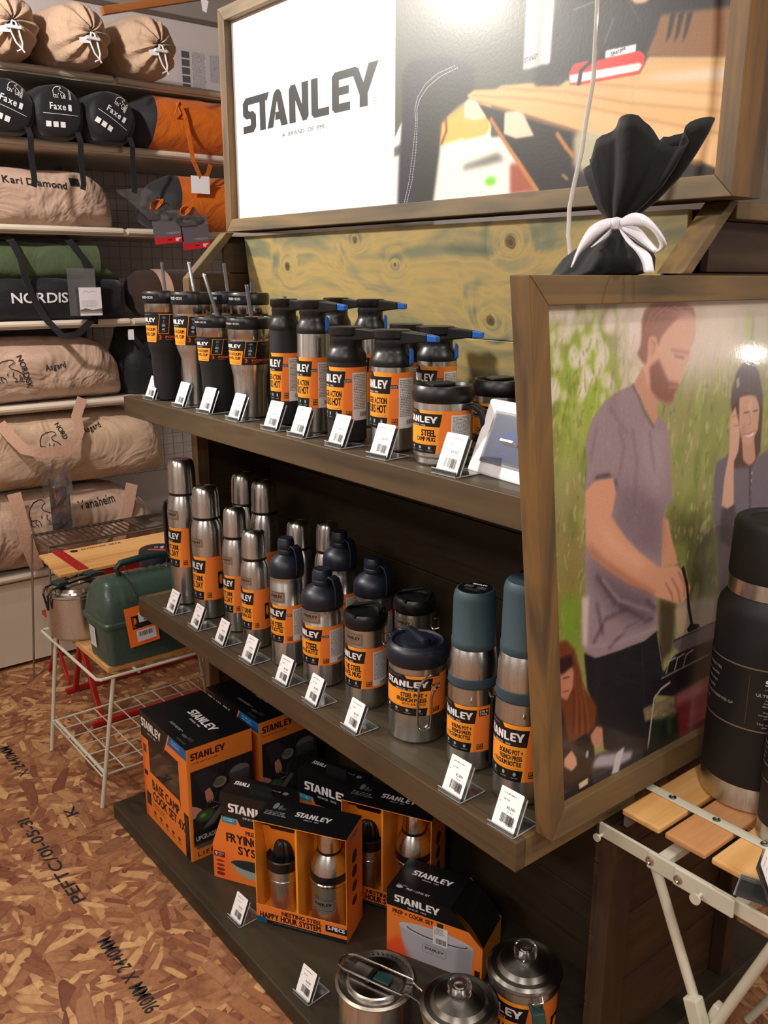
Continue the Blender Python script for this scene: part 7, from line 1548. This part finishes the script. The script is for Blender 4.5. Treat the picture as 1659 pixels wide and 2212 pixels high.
tgc = Canvas(220, 300, (240, 116, 40)); tgc.rect(40, 70, 220, 170, (26, 22, 24)); tgc.rect(92, 56, 190, 130, (220, 218, 224)); tgc.barcode(130, 90, 50, 34); tgc.text('STANLEY', 62, 160, 16, ORD, w=80, rot=-PI/2); tgc.ell(66, 110, 9, 24, (240, 116, 40)); tgc.rect(60, 186, 200, 272, (214, 212, 224)); tgc.barcode(76, 200, 96, 34); tgc.blocks(80, 280, 110, 10, 1, (130, 50, 20), 2)
g = G(); face(g, (.092, -.105, .052), (.097, -.018, .060), (.096, -.030, .178), (.091, -.117, .170)); g.build('hang_tag', tgc.mat('lunch_tag', .5), o)
G().tube([(.094, -.070, .168), (.090, -.074, .200), (.050, -.080, .236), (.0, -.084, .250)], .0018, 6).build('tag_cord', m_blkp, o, smooth=True)
# jar set
ja = Canvas(500, 200, (240, 140, 40)); ja.poly([(0, 40), (160, 10), (200, 120), (60, 200), (0, 200)], (40, 80, 140)); ja.rect(170, 90, 330, 170, (200, 204, 210)); ja.text('6', 185, 120, 26, (220, 70, 30), w=18); ja.blocks(180, 130, 120, 30, 3, (90, 90, 96), 2); ja.logo(350, 80, 120, 24, BLK)
o = E('lidded_jar', 'steel food jar with navy lid and orange label behind the lunch box', 'jar', (-2.590, 1.150, TZ)); r = .056; H = .215
G().lathe([(0, .001), (r*.92, 0), (r, .004), (r, H-.058), (r*1.02, H-.055)], 48).build('jar_body', m_steel, o, smooth=True)
lid = G().lathe([(r*1.0, H-.056), (r*1.05, H-.053), (r*1.05, H-.010), (r*1.0, H-.002), (r*.95, H), (0, H)], 48).build('lid', m_navy, o, smooth=True)
jl = Canvas(200, 200, (26, 30, 46)); jl.line([(120, 150), (150, 40)], 18, (236, 90, 50)); jl.text('NEW', 60, 80, 22, WHT, w=50, rot=.1); jl.blocks(56, 96, 50, 26, 3, WHT, 2)
g = G(); g.add([(r*.92*math.cos(2*PI*k/36), r*.92*math.sin(2*PI*k/36), H+.0006) for k in range(36)], [tuple(range(36))], [[(.5+.5*math.cos(2*PI*k/36+.5), .5+.5*math.sin(2*PI*k/36+.5)) for k in range(36)]]); g.build('lid_sticker', jl.mat('jar_sticker', .3), lid)
G().wrap(r+.0008, -150, 70, .012, H-.066, 40, 1).build('paper_label', ja.mat('jar_label', .38), o, smooth=True)

# ------------------------------------------------------------------ red framed table, grill rack and low stool by the wall rack
o = E('red_table', 'narrow bamboo slat table with red folding frame behind the white wire table', 'table', (-2.94, 1.2, 0)); ox, oy = -2.94, 1.2
for k in range(4): a = -3.070+k*.065; G().box(a+.002-ox, a+.063-ox, .905+.006*(3-k)-oy, 1.56-oy, .538, .550).build('slat', m_bamboo, o, bevel=.002)
for y in (.985, 1.48):
    s = G().box(-3.065-ox, -2.815-ox, y-.018-oy, y+.018-oy, .5505, .5535).build('red_strap', m_red, o, bevel=.001)
    for k in range(4): G().lathe([(.006, 0), (.005, .002), (0, .0025)], 12, c=(-3.0375+k*.065-ox, y-oy, .5535)).build('rivet', m_red, s)
G().box(-2.845-ox, -2.825-ox, .95-oy, 1.52-oy, .512, .537).build('side_rail', m_red, o, bevel=.003); G().box(-3.06-ox, -3.04-ox, .95-oy, 1.52-oy, .512, .537).build('side_rail', m_red, o, bevel=.003)
for y in (.985, 1.47):
    G().bar(L(-3.05, y, .52), L(-2.76, y, .012), .018, .018, up=(0, 1, 0)).build('leg', m_red, o, bevel=.003); G().bar(L(-2.835, y+.02, .52), L(-3.07, y+.02, .012), .018, .018, up=(0, 1, 0)).build('leg', m_red, o, bevel=.003)
G().bar(L(-2.76, .95, .012), L(-2.76, 1.50, .012), .018, .018).build('foot_bar', m_red, o, bevel=.003); G().bar(L(-3.07, .97, .012), L(-3.07, 1.52, .012), .018, .018).build('foot_bar', m_red, o, bevel=.003)
flat = FONT
gl, tw = FONT.layout('OUTDOOR GEAR'); g = G(); k_ = .014/.7; kx = .15/tw
for gx, co, ed, tri in gl: g.add([(-3.03-ox-p[1]*k_, 1.06-oy+(gx+p[0])*kx, .5506) for p in co], tri)
g.lathe([(0, 0), (.014, 0)], 16, c=(-3.035-ox, 1.035-oy, .5506)); g.build('burnt_print', m_ink, o)
o = E('grill_rack', 'steel grill rack with rod top standing behind the red table', 'grill', (-3.22, 1.22, 0)); ox, oy = -3.22, 1.22
fr_ = G().tube([L(-3.27, .965, .566), L(-3.085, .965, .566), L(-3.085, 1.60, .566), L(-3.27, 1.60, .566)], .006, 8, closed=True).build('grill_frame', m_steeld, o, smooth=True)
for k in range(17): G().tube([L(-3.27, .985+k*.022, .569), L(-3.085, .985+k*.022, .569)], .0028, 6).build('grill_rod', m_steeld, fr_)
g = G(); hole = [(-3.18+.05*math.cos(2*PI*k/24), 1.45+.06*math.sin(2*PI*k/24)) for k in range(24)]; outr = []
for k in range(24):
    a = 2*PI*k/24; c_, s_ = math.cos(a), math.sin(a); m_ = max(abs(c_)/.085, abs(s_)/.14); outr.append((-3.18+c_/m_, 1.46+s_/m_))
vs = [L(x, y, .570) for x, y in outr]+[L(x, y, .570) for x, y in hole]+[L(x, y, .566) for x, y in outr]+[L(x, y, .566) for x, y in hole]
fs = []
for k in range(24): j = (k+1) % 24; fs += [(k, j, 24+j, 24+k), (48+k, 72+k, 72+j, 48+j), (k, 48+k, 48+j, j), (24+k, 24+j, 72+j, 72+k)]
g.add(vs, fs); g.build('steel_plate', m_steeld, o)
for x, y in ((-3.27, .965), (-3.085, .965), (-3.27, 1.60), (-3.085, 1.60)): G().tube([L(x, y, .566), L(x+(.02 if x > -3.2 else -.02), y+(.04 if y > 1.2 else -.04), .002)], .004, 8).build('leg', m_steeld, o)
o = E('low_stool', 'low folding stool with red frame and wooden slats left of the steel pot', 'stool', (-3.18, .92, 0)); ox, oy = -3.18, .92
for k in range(3): G().box(-3.30+k*.06-ox, -3.245+k*.06-ox, .985-oy, 1.20-oy, .222, .234).build('slat', m_bamboo2, o, bevel=.002)
for y in (.995, 1.19): G().bar(L(-3.32, y, .243), L(-3.12, y, .243), .016, .018).build('arm', m_red, o, bevel=.003)
for y in (.995, 1.19):
    G().bar(L(-3.29, y+.009, .233), L(-3.13, y+.009, .010), .013, .013, up=(0, 1, 0)).build('leg', m_red, o, bevel=.002); G().bar(L(-3.13, y-.009, .233), L(-3.29, y-.009, .010), .013, .013, up=(0, 1, 0)).build('leg', m_red, o, bevel=.002)

# black folding leg seen under the wire table, beyond it
o = E('folding_stool', 'black tubular folding stool beyond the wire table, mostly hidden by the display', 'stool', (-2.55, 1.62, 0)); ox, oy = -2.55, 1.62
G().box(-.10, .12, -.12, .12, .33, .345).build('seat', m_blkf, o, bevel=.004)
for y in (-.1, .1): G().tube([(.16, y, .005), (.06, y, .30), (.03, y, .33), (-.06, y, .33), (-.14, y, .005)], .010, 8).build('leg', m_blkp, o, smooth=True)

# ------------------------------------------------------------------ slatted side table with the big flask, right
TX = .628
o = E('slat_side_table', 'folding side table with ivory metal frame and pale wood slats at the right edge', 'table', (-.60, 1.30, 0)); ox, oy = -.60, 1.30
for k in range(6):
    a = -.776+k*.0835; G().box(a-ox, a+.073-ox, 1.146-oy, 1.56-oy, TX-.011, TX).build('slat', m_bamboo if k % 2 == 0 else m_bamboo2, o, bevel=.003)
for y in (1.238, 1.47):
    s = G().box(-.800-ox, -.30-ox, y-.010-oy, y+.010-oy, TX+.0003, TX+.003).build('flat_strap', m_ivory, o, bevel=.001)
    for k in range(6):
        G().lathe([(.0065, 0), (.0065, .0015), (.004, .0025), (.003, .0012), (0, .0012)], 14, c=(-.7395+k*.0835-ox, y-oy, TX+.003)).build('rivet', m_steeld, s, smooth=True)
G().box(-.780-ox, -.772-ox, 1.16-oy, 1.54-oy, TX-.04, TX-.012).build('end_bracket', m_greym, o)
ra_ = G().box(-.800-ox, -.30-ox, 1.118-oy, 1.124-oy, TX-.052, TX-.026).build('front_rail', m_ivory, o, bevel=.002); G().box(-.800-ox, -.30-ox, 1.57-oy, 1.576-oy, TX-.052, TX-.026).build('back_rail', m_ivory, o, bevel=.002)
G().box(-.700-ox, -.585-ox, 1.112-oy, 1.118-oy, TX-.054, TX-.022).build('locking_plate', m_ivory, ra_, bevel=.003); G().box(-.648-ox, -.545-ox, 1.107-oy, 1.112-oy, TX-.052, TX-.020).build('locking_plate', m_ivory, ra_, bevel=.003)
for x in (-.693, -.638): G().lathe([(.0075, 0), (.0075, .002), (.005, .003), (.003, .0015), (0, .0015)], 16, M=Matrix.Translation((x-ox, (1.112 if x < -.65 else 1.107)-oy, TX-.038)) @ Matrix.Rotation(PI/2, 4, 'X')).build('rivet', m_steelb, ra_, smooth=True)
G().lathe([(.003, 0), (.003, .014), (.009, .015), (.009, .018), (0, .018)], 18, M=Matrix.Translation((-.598-ox, 1.107-oy, TX-.041)) @ Matrix.Rotation(PI/2, 4, 'X')).build('locking_knob', m_ivory, ra_, smooth=True)
G().lathe([(.003, 0), (.003, .012), (.007, .013), (.007, .016), (0, .016)], 18, M=Matrix.Translation((-.792-ox, 1.118-oy, TX-.046)) @ Matrix.Rotation(PI/2, 4, 'X')).build('rail_knob', m_ivory, ra_, smooth=True)
for x in (-.680, -.545, -.41): G().box(x-.010-ox, x+.010-ox, 1.124-oy, 1.57-oy, TX-.046, TX-.030).build('cross_bar', m_ivory, o, bevel=.002)
for y, s_ in ((1.130, 1), (1.560, -1)):
    G().tube([L(-.700, y, TX-.045), L(-.592, y+.012*s_, .33), L(-.50, y+.012*s_, .09), L(-.455, y+.012*s_, .006)], .0085, 12).build('leg', m_ivory, o, smooth=True)
    G().tube([L(-.485, y+.02*s_, TX-.05), L(-.575, y+.02*s_, .33), L(-.66, y+.02*s_, .09), L(-.70, y+.02*s_, .006)], .0085, 12).build('leg', m_ivory, o, smooth=True)
    jb = G().bar(L(-.608, y+.004*s_, .375), L(-.572, y+.004*s_, .285), .026, .022, up=(0, 1, 0)).build('pivot_joint', m_ivory, o, bevel=.003)
    G().bar(L(-.567, y+.026*s_, .37), L(-.598, y+.026*s_, .275), .026, .018, up=(0, 1, 0)).build('pivot_joint', m_ivory, o, bevel=.003)
    G().lathe([(.007, 0), (.006, .003), (0, .0035)], 14, M=Matrix.Translation(L(-.588, y-.008*s_, .325)) @ Matrix.Rotation(PI/2, 4, 'X')).build('pivot_bolt', m_steelb, jb, smooth=True)
G().bar(L(-.30, 1.118, TX-.045), L(-.30, 1.576, TX-.045), .022, .006).build('end_rail', m_ivory, o)
# big matte black flask
def flask(x, y, r, H, label, az=-20, prt=True):
    o = E('black_flask', label, 'vacuum flask', (x, y, TX+.0004), 0, 'matte black steel flasks on the side table')
    k = H/.495
    G().lathe([(0, .001), (r*.93, 0), (r*.99, .004), (r*.99, .046*k)], 72).build('steel_base', m_steel, o, smooth=True)
    G().lathe([(r*.99, .045*k), (r*1.0, .047*k), (r*1.0, .34*k), (r*.97, .352*k), (r*.86, .366*k), (r*.82, .370*k)], 72).build('flask_body', m_blk, o, smooth=True, ang=50)
    G().lathe([(r*.83, .368*k), (r*.85, .370*k), (r*.85, .396*k), (r*.82, .398*k)], 60).build('steel_band', m_steel, o, smooth=True)
    G().lathe([(r*.86, .397*k), (r*.87, .400*k), (r*.85, .482*k), (r*.82, .492*k), (r*.76, .495*k), (r*.62, .495*k), (r*.60, .491*k), (0, .491*k)], 60).build('cup_lid', m_blk, o, smooth=True, ang=50)
    if prt:
        c = Canvas(900, 330, (24, 24, 26)); c.rect(0, 0, 900, 8, (120, 108, 88)); c.rect(0, 322, 900, 330, (120, 108, 88)); c.rect(322, 40, 324, 300, (84, 80, 74))
        rg = random.Random(2)
        for i, t in enumerate(('18/8 STAINLESS STEEL', 'QUADVAC INSULATION', 'THICK STEEL WALLS', 'PACKABLE HANDLE', 'BOTTLE WITH STAINLESS STEEL CUP', 'LEAKPROOF')): c.text(t, 60, 66+38*i, 13, (190, 186, 180), w=len(t)*6.6)
        c.logo(384, 50, 170, 30, WHT, since=False); c.text('MASTER SERIES', 384, 108, 13, (130, 96, 80), w=170); c.text('ULTIMATE + UNRIVALED', 354, 140, 16, (190, 186, 180), w=230)
        for i, t in enumerate(('A century of know-how', 'meets state-of-the-art', 'design in every detail.', '', "For the pros pro, the", 'toughest of the tough, and', 'everyone who demands', 'the very best.', 'The standard for durability', 'and thermal retention')):
            if t: c.text(t, 469, 160+16*i, 10, (180, 176, 170), w=len(t)*7.6, anchor='c')
        G().wrap(r*1.0+.0008, az-120, az+120, .152*k, .262*k, 60, 1).build('printed_band', c.mat('flask_band', .45), o, smooth=True)
    return o
flask(-.672, 1.373, .0860, .495, 'very large matte black flask with steel base on the slatted side table', az=-44)
flask(-.560, 1.290, .0500, .340, 'smaller matte black flask at the right edge beside the very large one', az=-60)
# clear stand on the side table
price_stand(-.500, 1.135, TX+.0004, 1.9, 3, 'clear card stand on the slatted side table at the right edge', 1.0)
